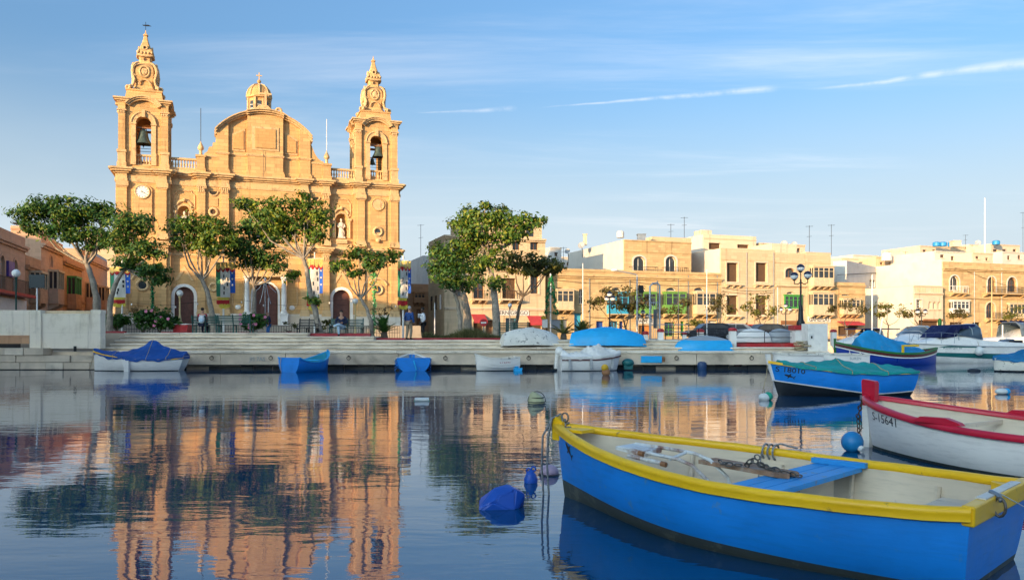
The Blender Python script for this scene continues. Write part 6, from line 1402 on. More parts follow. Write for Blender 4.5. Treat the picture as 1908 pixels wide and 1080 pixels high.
o = MB().hexa([(xt - .06, -tw - .012, zt - .085), (xt + .026, -tw - .012, zt - .085), (xt + .026, tw + .012, zt - .085), (xt - .06, tw + .012, zt - .085)], [(xt - .05, -tw - .02, zt + .044), (xt + .032, -tw - .02, zt + .044), (xt + .032, tw + .02, zt + .044), (xt - .05, tw + .02, zt + .044)]).build('transom_cap', M('boat_yellow'), e); bv = o.modifiers.new('bevel', 'BEVEL'); bv.width = .014; bv.segments = 3
MB().box(xt - .045, -.42, zt + .0445, xt + .018, .42, zt + .053).build('worn_capping', M('boat_chipped'), e)
MB().hexa([(xt - .22, tw - .06, zt - .08), (xt - .05, tw - .22, zt - .08), (xt - .05, tw - .01, zt - .08), (xt - .22, tw - .01, zt - .08)], [(xt - .22, tw - .06, zt + .0), (xt - .05, tw - .22, zt + .0), (xt - .05, tw - .01, zt + .0), (xt - .22, tw - .01, zt + .0)]).build('quarter_knee', M('boat_yellow'), e)
MB().prism([(-.03, .56), (.10, .56), (.10, .745), (.0, .80), (-.04, .78)], -.045, .045, 'y').build('stem_head', M('boat_yellow'), e)
MB().box(.12, -.1, .66, .40, .1, .69).build('breasthook', M('boat_yellow'), e)
for k, x in enumerate((2.29, 2.43, 2.57)):     # the blue thwart of three planks
    q = x / H.L; y = H.B(q) - .07; MB().hexa([(x, -y, .452), (x + .132, -y, .452), (x + .132, y, .452), (x, y, .452)], [(x + .004, -y, .485 + .002 * k), (x + .128, -y, .485 + .002 * k), (x + .128, y, .485 + .002 * k), (x + .004, y, .485 + .002 * k)]).build('thwart_plank', M('thwart_blue'), e)
y = H.B(.62) - .06
for s in (-1, 1): MB().box(2.27, s * y - .05, .488, 2.74, s * y + .02, .53).build('thwart_cleat', M('thwart_blue'), e)
for q in (0.30, 0.50, 0.66, 0.84):
    for s in (-1, 1):
        pts = []
        for k in range(6):
            x_, y_, z_ = H.pt(q, .05 + .62 * k / 5, s); pts.append((x_, s * (abs(y_) - .05), max(z_, .12)))
        MB().tube(pts, .022, 6, sq=1.2).build('rib', M('boat_lining'), e)
MB().box(2.50, .0, .1, 2.56, .62, .45).build('thwart_support', M('boat_lining'), e)
MB().box(H.L * .86, -H.B(.9) + .17, .34, H.L * .97, H.B(.9) - .17, .37).build('stern_seat', M('boat_lining'), e)
H.decal(SHARK, 0.34, .50, .105, 'letter_black', e, 'shark_emblem', rot=-38)
MB().torus((0.10, 0, .79), .045, .009, 'y', 14, 6).build('bow_ring', M('chain_metal'), e)
fr_w = e.matrix_basis.copy()
def inboat(p): return Matrix.Translation(e.location) @ Matrix.Rotation(e.rotation_euler.z, 4, 'Z') @ Vector(p)
boat1 = e; B1 = lambda p: Matrix.Translation(boat1.location) @ Matrix.Rotation(boat1.rotation_euler.z, 4, 'Z') @ Vector(p)
# things lying in it: folded chair, weathered board, chain, ropes
ch = empty('folding_chair', B1((.75, -.1, .45)), boat1.rotation_euler.z, 'folded white metal chair with rusty frame lying in the blue rowing boat', 'chair')
def cp(*a): return [(x - .75, y + .1, z - .45) for x, y, z in a]
MB().tube(cp((.90, -.14, .58), (1.25, -.17, .565), (1.55, -.19, .55), (1.68, -.17, .51), (1.78, -.08, .38), (1.83, .0, .24)), .016, 8).build('frame_tube', M('rust_white'), ch, 60)
MB().tube(cp((.94, .04, .60), (1.3, .02, .595), (1.6, .0, .585), (1.74, .02, .54), (1.86, .1, .40), (1.9, .16, .24)), .016, 8).build('frame_tube', M('rust_white'), ch, 60)
MB().hexa(cp((.86, -.16, .56), (1.22, -.20, .53), (1.26, .0, .56), (.92, .05, .575)), cp((.86, -.16, .59), (1.22, -.20, .56), (1.26, .0, .59), (.92, .05, .605))).build('seat_slat', M('rust_white'), ch)
MB().tube(cp((1.05, -.22, .53), (1.42, -.24, .505), (1.47, -.22, .49)), .019, 8).build('frame_tube', M('rust_white'), ch, 60)
MB().tube(cp((1.22, -.18, .565), (1.24, .03, .595)), .013, 7).build('cross_bar', M('rust_white'), ch); MB().tube(cp((1.48, -.2, .54), (1.52, .0, .585)), .014, 7).build('cross_bar', M('rust_white'), ch)
for x, y, z in ((1.16, -.2, .565), (1.43, -.245, .505)): MB().tube(cp((x, y - .01, z), (x + .05, y - .01, z - .006)), .023, 8).build('rusty_joint', M('wood_brown'), ch)
wb = empty('weathered_board', B1((1.63, .16, .49)), boat1.rotation_euler.z - .21, 'weathered brown wooden board lying from the chair to the blue thwart', 'board')
for y0, y1 in ((-.11, -.008), (.004, .11)):
    MB().prism([(0, y0), (.86, y0), (.92, (y0 + y1) / 2), (.86, y1), (0, y1)], 0, .035, 'z').build('plank', M('wood_weathered'), wb)
def chain_links(pts, r, w, par, mat, name='chain_link'):
    """oval links threaded along a path, turned alternately"""
    pts = [Vector(p) for p in pts]; d = []; 
    for i in range(len(pts) - 1):
        n = max(1, int((pts[i + 1] - pts[i]).length / (r * 2.6)))
        for k in range(n): d.append((pts[i].lerp(pts[i + 1], k / n), (pts[i + 1] - pts[i]).normalized()))
    base = MB().torus((0, 0, 0), r, w, 'y', 10, 5, 0, 2 * PI, 1.55, 1.0).mesh(name, 60)
    for i, (p, t) in enumerate(d):
        o = link(name, base, M(mat), par); o.location = p; o.rotation_mode = 'QUATERNION'; o.rotation_quaternion = t.to_track_quat('X', 'Z') @ Matrix.Rotation(R(90 * (i % 2) + 20), 4, 'X').to_quaternion()
cn = empty('chain', B1((2.2, -.06, .545)), boat1.rotation_euler.z, 'loose steel chain heaped over the board and blue thwart', 'chain')
chain_links([(-.32, .02, 0), (-.2, -.05, .0), (-.08, .03, .0), (.02, -.03, .05), (.1, .02, .0), (.2, -.02, -.0), (.32, .03, -.03), (.42, .0, -.035)], .020, .0065, cn, 'chain_metal'); chain_links([(-.05, .02, .03), (.0, .05, .07), (.06, .0, .02), (.12, .06, -.01), (.0, .1, 0)], .020, .0065, cn, 'chain_metal')
rp = empty('mooring_rope', B1((0.02, 0, .8)), 0, 'grey double mooring rope hanging from the yellow bow into the water', 'rope')
for k, dx in enumerate((-.055, .0)):
    MB().tube([(0.02, 0, .02), (-.07, -.02, -.02), (-.11 + dx, -.02, -.2), (-.12 + dx, 0, -.5), (-.10 + dx, .02, -.83)], .011, 6).build('strand', M('rope_grey'), rp, 60)
for k in range(4): MB().torus((0.03 + .015 * k, 0, -.05 - .02 * k), .055, .010, 'z' if k % 2 else 'x', 14, 6).build('turn', M('rope_grey'), rp, 60)
k2 = FB.pt(.47, 0, 1); rp = empty('rope_knot', B1(k2), boat1.rotation_euler.z, 'grey rope knotted round the far yellow gunwale', 'rope')
for k in range(3): MB().torus((.05 * k - .05, 0, .0), .068, .010, 'x', 14, 6).build('turn', M('rope_grey'), rp, 60)
MB().tube([(.05, -.02, .06), (.12, -.05, .09), (.2, -.02, .07), (.25, .02, .055)], .009, 6).build('tail', M('rope_grey'), rp, 60); MB().tube([(-.06, -.06, .0), (-.08, -.075, -.2), (-.1, -.08, -.4)], .006, 5).build('tail', M('rope_grey'), rp, 60)
sr = empty('stern_line', B1((xt + .04, -.25, zt)), boat1.rotation_euler.z, 'thin line hooked on the yellow stern of the rowing boat', 'rope')
MB().torus((.01, 0, -.02), .05, .01, 'y', 12, 6, 0, 2 * PI, .7, 1.2).build('hook', M('chain_metal'), sr, 60); MB().tube([(-.06, .08, .06), (0, .02, .05), (.02, 0, .02)], .016, 7).build('shackle', M('steel_grey'), sr, 60); MB().tube([(.0, .05, .06), (.4, .0, -.12), (.9, -.1, -.4), (1.1, -.12, -.62)], .004, 5).build('line', M('steel_grey'), sr)

# --- 2. the white boat with red gunwale
e, _ = boat_root('dinghy', 'white open boat with thick red gunwale at the right edge', (5.19, 11.74), (7.55, 7.55))
H = Hull(4.7, 2.05, 0.72, 0.475, 0.52, 0.2, 0.7, 0.16, 0.52, 0.66, 1.25, 0.5, sm2=0.62)
w2 = lambda q: 0.045
H.strip(w2, None, 40, 10).build('hull_side', M('boat_white'), e, 60); H.strip(None, w2, 40, 5).build('hull_bottom', M('boat_bottom'), e, 60); H.transom().build('transom', M('boat_white'), e); H.inside(.12, .03, 60).build('lining', M('boat_lining'), e, 60)
H.rail([(-.05, -.03), (-.05, .018), (-.03, .036), (.018, .038), (.046, .02), (.052, -.01), (.044, -.038), (.0, -.034)], 60).build('gunwale', M('boat_red'), e, 60)
MB().prism([(-.05, -.1), (.02, -.1), (.035, .62), (.14, .66), (.15, .93), (.13, .96), (-.055, .98), (-.075, .95), (-.06, .66)], -.045, .045, 'y').build('stem_post', M('boat_red'), e)
MB().prism([(-.055, -.15), (.06, -.15), (.05, .60), (-.062, .60)], -.05, .05, 'y').build('stem_guard', M('boat_white'), e)
for q in (.36, .37):
    s = -1 if q < .365 else 1; p = H.pt(q, 0, s)
    g = MB().prism([(p[0] - .32, p[2] + .035), (p[0] - .2, p[2] + .10), (p[0] + .12, p[2] + .105), (p[0] + .28, p[2] + .06), (p[0] + .32, p[2] + .025)], p[1] - .055, p[1] + .035, 'y'); g.build('oarlock_block', M('boat_red'), e)
MB().box(H.L * .52, -H.B(.52) + .02, .40, H.L * .52 + .3, H.B(.52) - .02, .435).build('thwart', M('boat_lining'), e); MB().box(H.L * .30, -H.B(.3) + .03, .42, H.L * .30 + .04, H.B(.3) - .03, .47).build('beam', M('boat_lining'), e)
H.letters('S-15641', .36, .445, .115, .60, 'letter_black', e, slope=-.055)
dinghy2 = e; B2 = lambda p: Matrix.Translation(dinghy2.location) @ Matrix.Rotation(dinghy2.rotation_euler.z, 4, 'Z') @ Vector(p)
cn = empty('mooring_chain', B2((-.08, 0, .66)), 0, 'rusty mooring chain hanging from the red stem post', 'chain'); chain_links([(0, 0, .02), (-.06, -.02, -.1), (-.08, -.02, -.3), (-.06, 0, -.5), (-.05, 0, -.72)], .024, .008, cn, 'chain_rust'); chain_links([(-.02, -.03, 0), (-.1, -.05, -.22), (-.02, -.05, -.36), (-.1, -.03, -.5)], .022, .007, cn, 'chain_rust')
chain_links([(.0, -.04, -.3), (.1, -.04, -.42), (.06, -.03, -.52), (-.02, 0, -.6), (.12, 0, -.585)], .018, .006, cn, 'chain_rust')
for k in range(3): MB().torus((.06, 0, .03 + .02 * k), .09, .012, 'z', 14, 6).build('rope_turn', M('rope_grey'), cn, 60)

# --- 3. blue boat under a teal cover
e, _ = boat_root('covered_boat', 'blue registered boat under a teal tarpaulin, middle distance right', (X(1432, 21.9), 21.9), (X(1706, 22.4), 22.4))
H = Hull(3.95, 1.6, 0.93, 0.64, 0.66, 0.18, 0.8, 0.42, 0.5, 0.85, 1.35, 0.55, srake=0.32, sm2=0.75)
wa = lambda q: .40 - .34 * min(1, q * 1.55) + .30 * max(0, q - .72) ** 1.2; wb_ = lambda q: wa(q) + .03
H.strip(wb_, None, 36, 6).build('hull_side', M('boat_blue'), e, 60); H.strip(wa, wb_, 36, 2, .004).build('boot_stripe', M('boat_white'), e, 60); H.strip(None, wa, 36, 6).build('hull_bottom', M('boat_black'), e, 60)
H.transom(wb_, None).build('transom', M('boat_blue'), e); H.transom(None, wb_).build('transom_foot', M('boat_black'), e)
H.rail([(-.03, -.03), (-.03, .02), (.035, .02), (.04, -.05), (.0, -.05)], 40).build('gunwale', M('boat_yellow'), e, 60); H.inside(.2).build('lining', M('boat_lining'), e)
cv = H.cover(lambda q: .06 + .22 * math.exp(-((q - .5) / .2) ** 2) + .12 * math.exp(-((q - .8) / .15) ** 2), lambda q: .035 + .025 * math.sin(q * 3), .07, 1.0, 60, 16, .10, 5, .045, wr=.02); cv.build('tarpaulin', M('tarp_teal'), e, 60); ties(cv, (12, 27, 44), e)
MB().prism([(-.09, 1.13), (-.05, .9), (.11, .40), (.17, .42), (.06, .9), (.04, 1.13)], -.035, .035, 'y').build('stem_post', M('boat_white'), e)
H.letters('S 18010', .15, .665, .135, .64, 'letter_black', e, slope=-.10, bold=.012); H.decal(SHARK, .46, .53, .13, 'letter_black', e, 'shark_emblem', rot=-18)
rp = empty('mooring_rope', e.location + Vector((-.02, 0, .85)), 0, 'thin pale rope from the covered blue boat down to a green and white buoy', 'rope'); MB().tube([(0, 0, 0), (-.05, -.03, -.3), (-.18, -.08, -.82)], .012, 5).build('strand', M('rope_tan'), rp)

# --- moored small boats along the quay
e, _ = boat_root('covered_boat', 'white boat under a peaked dark blue tarpaulin at the left steps', (X(177, 38.0), 37.9), (X(342, 38.2), 38.2))
H = Hull(4.25, 1.7, .98, .60, .68, .2, .55, .05, .5, .8, 1.3, .55, srake=.5, sm2=.7)
H.strip(lambda q: .03, None, 30, 7).build('hull_side', M('boat_white'), e, 60); H.strip(None, lambda q: .03, 30, 4).build('hull_bottom', M('boat_black'), e, 60); H.transom().build('transom', M('boat_white'), e)
H.rail([(.0, -.10), (.0, -.03), (.03, -.03), (.035, -.07), (.03, -.1)], 36).build('rubbing_strake', M('boat_yellow'), e, 60)
cv = H.cover(lambda q: .05 + .50 * math.exp(-((q - .66) / .30) ** 2) + .26 * math.exp(-((q - .64) / .09) ** 2), lambda q: .20 - .1 * q, -.0, 1.0, 60, 16, .06, 9, .03, wr=.018); cv.build('tarpaulin', M('tarp_blue'), e, 60); ties(cv, (16, 38, 50), e)
MB().box(1.75, -.98, .0, 1.95, -.80, .5).hexa([(1.78, -.92, .0), (1.98, -.92, .0), (1.98, -.82, .0), (1.78, -.82, .0)], [(1.6, -.9, .55), (1.76, -.9, .55), (1.76, -.8, .55), (1.6, -.8, .55)]).build('fender', M('boat_white'), e)
MB().torus((2.3, -.80, .32), .05, .02, 'y', 10, 5).build('drain', M('letter_black'), e)
rp = empty('mooring_rope', (X(176, 37.9), 37.85, .75), 0, 'pale rope from the white blue-covered boat to the left quay', 'rope'); MB().tube([(0, 0, 0), (-.35, .5, -.3), (-.7, 1.0, -.68)], .014, 5).build('strand', M('rope_tan'), rp)

e, _ = boat_root('open_boat', 'blue open boat with a turquoise inside, seen from its flat stern', (X(611, 38.9), 38.95), (X(547, 36.6), 36.6))
H = Hull(2.9, 1.3, .90, .44, .66, .16, .88, .1, .5, .8, 1.2, .75, srake=-.05, sm2=.62)
H.strip(None, None, 28, 8).build('hull', M('boat_blue'), e, 60); H.transom().build('transom', M('boat_blue'), e); H.inside(.15).build('lining', M('boat_turq'), e, 60); H.rail([(-.03, -.03), (-.03, .025), (.04, .025), (.04, -.03)], 30).build('gunwale', M('boat_sky'), e, 60)
MB().box(H.L * .45, -H.B(.45), .5, H.L * .45 + .25, H.B(.45), .54).build('thwart', M('boat_sky'), e); MB().box(.0, -.03, .6, .08, .03, .98).build('stem_post', M('boat_sky'), e)
MB().tube([(H.L + .05, -.4, .66), (H.L + .08, -.42, .3), (H.L + .06, -.38, .02)], .015, 5).build('stern_rope', M('rope_tan'), e)
e, _ = boat_root('open_boat', 'small clinker blue boat end-on with a red float', (X(768, 40), 39.0), (X(765, 37), 37.4))
H = Hull(2.7, 1.66, .78, .46, .62, .16, .92, .1, .45, .6, 1.2, .85, sm2=.5)
e.location = (X(768, 39.3), 39.2, 0); e.rotation_euler.z = R(-80)
e.scale = (.62, 1, 1)
H.strip(None, None, 28, 8).build('hull', M('boat_blue'), e, 60); H.transom().build('transom', M('boat_blue'), e); H.inside(.15).build('lining', M('boat_grey'), e, 60); H.rail([(-.03, -.03), (-.03, .025), (.04, .025), (.04, -.03)], 30).build('gunwale', M('boat_white'), e, 60)
for z in (.2, .33, .46): H.rail([(.0, 0), (.0, .03), (.014, .03), (.014, 0)], 24, dz=-z).build('plank_land', M('boat_blue'), e)
MB().box(.9, -H.B(.35), .48, 1.1, H.B(.35), .52).build('thwart', M('boat_grey'), e); MB().tube([(H.L + .03, .0, .5), (H.L + .1, .12, .05)], .04, 6).build('rudder_post', M('boat_sky'), e)
e, _ = boat_root('open_boat', 'small white clinker dinghy with a blue outboard at the quay', (X(886, 38.3), 37.9), (X(955, 38.3), 38.35))
H = Hull(2.05, 1.2, .78, .58, .66, .15, .9, .12, .45, .55, 1.1, .75, sm2=.5)
H.strip(lambda q: .03, None, 28, 8).build('hull', M('boat_white'), e, 60); H.strip(None, lambda q: .03, 24, 4).build('hull_bottom', M('boat_black'), e, 60); H.transom().build('transom', M('boat_white'), e); H.inside(.15).build('lining', M('boat_lining'), e); H.rail([(-.02, -.03), (-.02, .02), (.035, .02), (.04, -.04)], 30).build('gunwale', M('boat_chipped'), e)
for z in (.16, .3, .42): H.rail([(.0, 0), (.0, .025), (.012, .025), (.012, 0)], 24, dz=-z).build('plank_land', M('boat_white'), e)
H.letters('STEFFI', 1.05, .36, .07, .5, 'buoy_red', e); MB().box(1.75, -.82, .04, 1.9, -.66, .22).hexa([(1.7, -.85, .0), (2.05, -.85, .0), (2.05, -.62, .0), (1.7, -.62, .0)], [(1.7, -.8, .14), (2.1, -.8, .14), (2.1, -.62, .14), (1.7, -.62, .14)]).build('outboard', M('boat_sky'), e)
e, _ = boat_root('covered_boat', 'white boat under a wrinkled white cover at the quay', (X(1156, 38.3), 38.3), (X(1042, 38.0), 37.9))
H = Hull(2.95, 1.4, .84, .66, .66, .16, .88, .3, .5, .7, 1.2, .5, sm2=.6)
H.strip(lambda q: .03, None, 28, 8).build('hull', M('boat_white'), e, 60); H.strip(None, lambda q: .03, 24, 4).build('hull_bottom', M('boat_black'), e, 60); H.transom().build('transom', M('boat_white'), e)
H.rail([(-.0, -.05), (.0, -.0), (.04, -.0), (.04, -.05)], 30, dz=-.12).build('rubbing_strake', M('boat_maroon'), e)
H.cover(lambda q: .06 + .46 * math.exp(-((q - .42) / .26) ** 2) + .2 * math.exp(-((q - .95) / .1) ** 2), lambda q: .10, -.0, 1.0, 36, 14, .05, 19, .04, wr=.05).build('tarpaulin', M('tarp_white'), e, 60)
MB().sphere((H.L + .02, 0, .9), .24, .8, .8, 1.0).tube([(H.L + .1, 0, .9), (H.L + .18, 0, .1)], .09, 8).build('covered_outboard', M('tarp_white'), e, 60)
for x in (.5, 1.6, 2.6): p = H.on_side(x, .35, 1, .02); MB().box(p[0] - .06, p[1], .12, p[0] + .06, p[1] + .06, .55).build('fender', M('gelcoat_grey'), e)
e = tag(MB().sphere((0, 0, 0), .3, 1, 1, .7).box(-.2, -.2, -.3, .2, .2, .1).build('outboard_motor', M('boat_teal'), None, 50), 'dark teal outboard beside the white covered boat', 'outboard'); e.location = (X(1170, 38.6), 38.6, .35)

# --- upturned boats on the steps
def upturned(label, px0, px1, y, zbase, mat, mat2, L, beam, H0, flip, ang, seed, keel=True, roll=0.0):
    e = empty('upturned_boat', (X((px0 + px1) / 2, y), y, zbase), R(ang), label, 'boat', 'upturned boats on the quay steps')
    H = Hull(L, beam, .50 * H0 / .7, .50 * H0 / .7, .50 * H0 / .7, .40 * H0 / .7, .66, .30, .5, .72, 1.15, .80, srake=.16, sm2=.6, rocker=.36 * H0, kb=.5 * H0)
    Mx = Matrix.Rotation(R(roll), 4, 'X') @ Matrix.Translation((0, 0, .50 * H0 / .7 + .03)) @ Matrix.Rotation(PI, 4, 'X') @ Matrix.Translation((-L / 2, 0, 0))
    if flip: Mx = Matrix.Rotation(PI, 4, 'Z') @ Mx
    H.strip(lambda q: max(.12 if seed != 3 else -.12, H.ZK(q) + .02), None, 30, 7).xform(Mx).build('hull_side', M(mat), e, 50); H.strip(None, lambda q: max(.12 if seed != 3 else -.12, H.ZK(q) + .02), 30, 6).xform(Mx).build('hull_bottom', M(mat2), e, 50); H.transom().xform(Mx).build('transom', M(mat), e)
    H.rail([(-.03, -.03), (-.03, .025), (.045, .025), (.045, -.04)], 30).xform(Mx).build('gunwale', M(mat), e, 50)
    if keel: MB().box(L * .45, -.025, -.4 * H0 / .7 - .03, L * .6, .025, -.4 * H0 / .7 + .06).xform(Mx).build('keel', M(mat2), e)
    return e
upturned('upturned white boat with flaking paint on the steps', 932, 1050, 40.9, 1.07, 'boat_chipped', 'boat_chipped', 3.2, 1.5, .74, True, 14, 1, roll=8)
upturned('large light blue upturned boat on the steps', 1060, 1207, 41.0, 1.07, 'boat_sky', 'boat_sky', 3.95, 1.6, .76, True, -6, 2, roll=6)
upturned('upturned bright blue boat with grey worn bottom, right on the steps', 1252, 1364, 40.6, .9, 'boat_sky', 'boat_grey', 2.95, 1.3, .56, False, 4, 3, roll=4)
upturned('upturned white dinghy behind the low red wall', 1372, 1428, 43.4, 1.30, 'boat_white', 'boat_white', 1.9, 1.2, .55, False, 3, 4, keel=False)
upturned('upturned grey dinghy behind the low red wall', 1424, 1478, 43.6, 1.30, 'boat_grey', 'boat_grey', 1.7, 1.2, .55, False, 10, 5, keel=False)

# --- right-hand moorings
for k, (px0, px1, D, t_, lb) in enumerate(((1442, 1527, 34.5, 'plain', 'flat white dinghy behind the teal-covered boat, left of a pair'), (1524, 1612, 35.0, 'name', 'flat white dinghy with faded lettering, right of a pair'))):
    e, L_ = boat_root('flat_dinghy', lb, (X(px0, D), D), (X(px1, D), D + .1)); H = Hull(L_, 1.1, .90, .86, .84, .12, .9, .05, .45, .35, .8, .45, sm2=.5)
    H.strip(None, None, 24, 6).build('hull', M('boat_white'), e, 50); H.transom().build('transom', M('boat_white'), e); H.inside(.45).build('lining', M('boat_lining'), e); H.rail([(-.03, -.03), (-.03, .025), (.04, .025), (.04, -.05)], 24).build('gunwale', M('boat_chipped'), e)
    if k: H.letters('SUREN', 1.15, .62, .10, .5, 'steel_grey', e)
e, L_ = boat_root('luzzu', 'blue wooden fishing boat with green and maroon rails under a light blue cover', (X(1556, 45.0), 45.0), (X(1745, 46.5), 46.5))
H = Hull(L_, 2.0, 1.30, .66, .95, .25, .5, .1, .5, .75, 1.2, .55, sm2=.62, double=True)
H.strip(None, None, 36, 8).build('hull', M('boat_royal'), e, 60); H.rail([(.0, -.06), (.0, .05), (.06, .05), (.07, -.06)], 40).build('gunwale', M('boat_green'), e, 60); H.rail([(.0, -.14), (.0, -.0), (.03, -.0), (.03, -.14)], 40, dz=-.07).build('strake', M('boat_maroon'), e, 60); H.rail([(.0, -.03), (.0, .03), (.035, .03), (.035, -.03)], 40, dz=-.25).build('stripe', M('boat_white'), e, 60)
H.inside(.3).build('lining', M('boat_maroon'), e); H.cover(lambda q: .05 + 1.0 * math.exp(-((q - .33) / .16) ** 2) + .62 * math.exp(-((q - .6) / .2) ** 2), lambda q: .03, .2, .82, 30, 14, .02, 29, -.1, wr=.02).build('tarpaulin', M('tarp_sky'), e, 60)
MB().box(-.06, -.04, .6, .05, .04, 1.5).build('stem_post', M('boat_green'), e); 
for x in (.62, 1.12): p = H.on_side(x, .72, -1, .01); MB().box(p[0], p[1] - .012, .66, p[0] + .34, p[1] + .03, .84).build('number_plate', M('boat_white'), e)
MB().box(3.55, -1.02, .72, 3.65, -.92, 1.15).box(3.65, -1.02, 1.05, 4.6, -.92, 1.15).build('rail_frame', M('boat_yellow'), e)
def cruiser(name, label, bow, stern, mats, win=True, teal=True, fl=0.0):
    e, L = boat_root(name, label, bow, stern, 'motorboat', 'motor cruisers in the marina'); k = L / 6.2
    H = Hull(L, 2.3 * k, 1.02 * k, .84 * k, .72 * k, .3, .9, .9 * k, .55, .72, 1.3, .42, sm2=.9); m0, m1, m2 = mats
    wz = lambda q: (.56 - .12 * q) * k; wy = lambda q: (.40 - .30 * q) * k
    H.strip(wz, None, 34, 5).build('topsides', M(m0), e, 50); H.strip(wy, wz, 34, 3).build('hull_band', M(m1), e, 50); H.strip(None, wy, 34, 6).build('hull_bottom', M(m0), e, 50); H.transom().build('transom', M(m0), e)
    H.rail([(-.02, -.04), (-.02, .02), (.04, .02), (.05, -.04)], 40).build('rub_rail', M('gelcoat_grey'), e, 50)
    def sec(x, w, z): return [(x * k, -w * k, z[0] * k), (x * k, -w * .86 * k, z[1] * k), (x * k, -w * .55 * k, z[2] * k), (x * k, 0, z[3] * k), (x * k, w * .55 * k, z[2] * k), (x * k, w * .86 * k, z[1] * k), (x * k, w * k, z[0] * k)]
    mb = MB(); mb.grid([r[::-1] for r in (sec(.12, .25, (1.0, 1.02, 1.03, 1.03)), sec(.9, .72, (.96, 1.10, 1.18, 1.2)), sec(1.8, .95, (.92, 1.2, 1.42, 1.46)), sec(2.5, 1.02, (.88, 1.28, 1.56, 1.6)), sec(2.8, 1.04, (.86, 1.28, 1.58, 1.62)), sec(3.6, 1.06, (.84, 1.14, 1.18, 1.18)), sec(6.1, 1.05, (.74, 1.0, 1.02, 1.02)))]); mb.build('deck', M(m0), e, 40)
    mb = MB(); mb.grid([r[::-1] for r in (sec(2.15, .86, (1.42, 1.44, 1.5, 1.52)), sec(2.95, .94, (1.30, 1.7, 1.92, 1.96)), sec(3.4, .96, (1.2, 1.74, 1.98, 2.02)), sec(3.5, .96, (1.18, 1.72, 1.95, 2.0)))]); mb.build('windscreen', M('glass_sky'), e, 40)
    mb = MB()
    for x, z in ((2.15, 1.46), (2.95, 1.72), (3.45, 1.76)): mb.tube([(x * k, -.9 * k, (z - .3) * k), (x * k, -.84 * k, z * k), (x * k, -.5 * k, (z + .22) * k), (x * k, .5 * k, (z + .22) * k), (x * k, .84 * k, z * k)], .022 * k, 6)
    mb.build('screen_frame', M('steel_grey'), e)
    if teal:
        H.decal([(0, .0), (.5, .1), (1.6, .17), (2.7, .13), (3.0, .02), (2.6, -.03), (1.2, .0)], 1.1 * k, .80 * k, .8 * k, m2, e, 'side_flash'); H.letters('Rodrigo III', 1.35 * k, .70 * k, .10 * k, .85 * k, 'boat_teal', e)
    mb = MB(); mb.tube([(.1 * k, 0, 1.08 * k), (.15 * k, -.2 * k, 1.5 * k), (1.2 * k, -.82 * k, 1.55 * k), (2.2 * k, -1.0 * k, 1.45 * k)], .016, 5); mb.tube([(.15 * k, .2 * k, 1.5 * k), (1.2 * k, .82 * k, 1.55 * k)], .016, 5)
    for x in (.5, 1.2, 1.8): mb.tube([(x * k, -.45 * k - .3 * x * k, 1.0 * k), (x * k, -.42 * k - .33 * x * k, 1.53 * k)], .013, 5)
    mb.build('pulpit_rail', M('steel_grey'), e)
    for x in (2.95,): p = H.on_side(x * k, .5 * k, -1, .2 * k); MB().sphere((p[0], p[1], .62 * k), .21 * k, 1, 1, 1.1).build('fender', M('buoy_white'), e, 50); MB().tube([(p[0], p[1], .8 * k), (p[0], p[1] + .12, 1.1 * k)], .012, 5).build('fender_line', M('rope_tan'), e)
    MB().box(H.L - .1, -.2 * k, .2 * k, H.L + .4 * k, .2 * k, 1.15 * k).build('outboard', M('boat_black'), e)
    return e, H, k
e, H, k = cruiser('motor_cruiser', 'white motor cruiser with teal side flash and round white fender', (X(1694, 49.0), 49.0), (X(1888, 50.5), 50.5), ('gelcoat', 'boat_teal', 'boat_teal'))
MB().hexa([(1.9 * k, -.8, 2.05), (3.3 * k, -.85, 2.1), (3.3 * k, .85, 2.1), (1.9 * k, .8, 2.05)], [(2.2 * k, -.7, 2.32), (3.3 * k, -.75, 2.36), (3.3 * k, .75, 2.36), (2.2 * k, .7, 2.32)]).build('folded_canopy', M('tarp_navy'), e)
cn_ = MB().add([(1.2 * k, -.9, 1.55), (1.9 * k, -.9, 2.3), (2.5 * k, -.9, 2.32), (2.1 * k, -.9, 1.6), (1.2 * k, .9, 1.55), (1.9 * k, .9, 2.3), (2.5 * k, .9, 2.32), (2.1 * k, .9, 1.6)], [(0, 1, 2, 3), (7, 6, 5, 4), (0, 4, 5, 1), (1, 5, 6, 2), (2, 6, 7, 3), (0, 3, 7, 4)]); cn_.build('spray_hood', M('tarp_navy'), e)
tag(MB().tube([(0, 0, 0), (0, 0, .75)], [.09, .13], 8).sphere((0, 0, .8), .1).build('rolled_flag', M('boat_green'), None, 50), 'rolled green flag standing behind the white motor cruiser', 'flag').location = (X(1751, 52.5), 52.5, 1.9)
cruiser('motor_cruiser', 'second white cruiser with blue stripe behind the right mooring', (X(1970, 62.0), 61.0), (X(1795, 60), 60.0), ('gelcoat', 'boat_royal', 'boat_royal'), teal=False)
e, H, k = cruiser('motor_cruiser', 'white cabin boat with dark sun awning behind the luzzu', (X(1548, 60.0), 60.0), (X(1690, 62), 62.0), ('gelcoat', 'boat_grey', 'boat_royal'), teal=False)
MB().box(2.0, -1.0, 2.15, 5.4, 1.0, 2.22).build('sun_awning', M('tarp_navy'), e)
for x in (2.2, 3.8, 5.2):
    for y in (-.9, .9): MB().tube([(x, y, .8), (x, y, 2.15)], .025, 5).build('awning_pole', M('steel_grey'), e)
e, H, k = cruiser('motor_cruiser', 'white boat with navy awning moored farther right behind', (X(1700, 68.0), 68.0), (X(1850, 70), 70.0), ('gelcoat', 'boat_royal', 'boat_royal'), teal=False)
MB().box(2.2, -1.0, 2.35, 5.6, 1.0, 2.45).build('sun_awning', M('tarp_navy'), e)
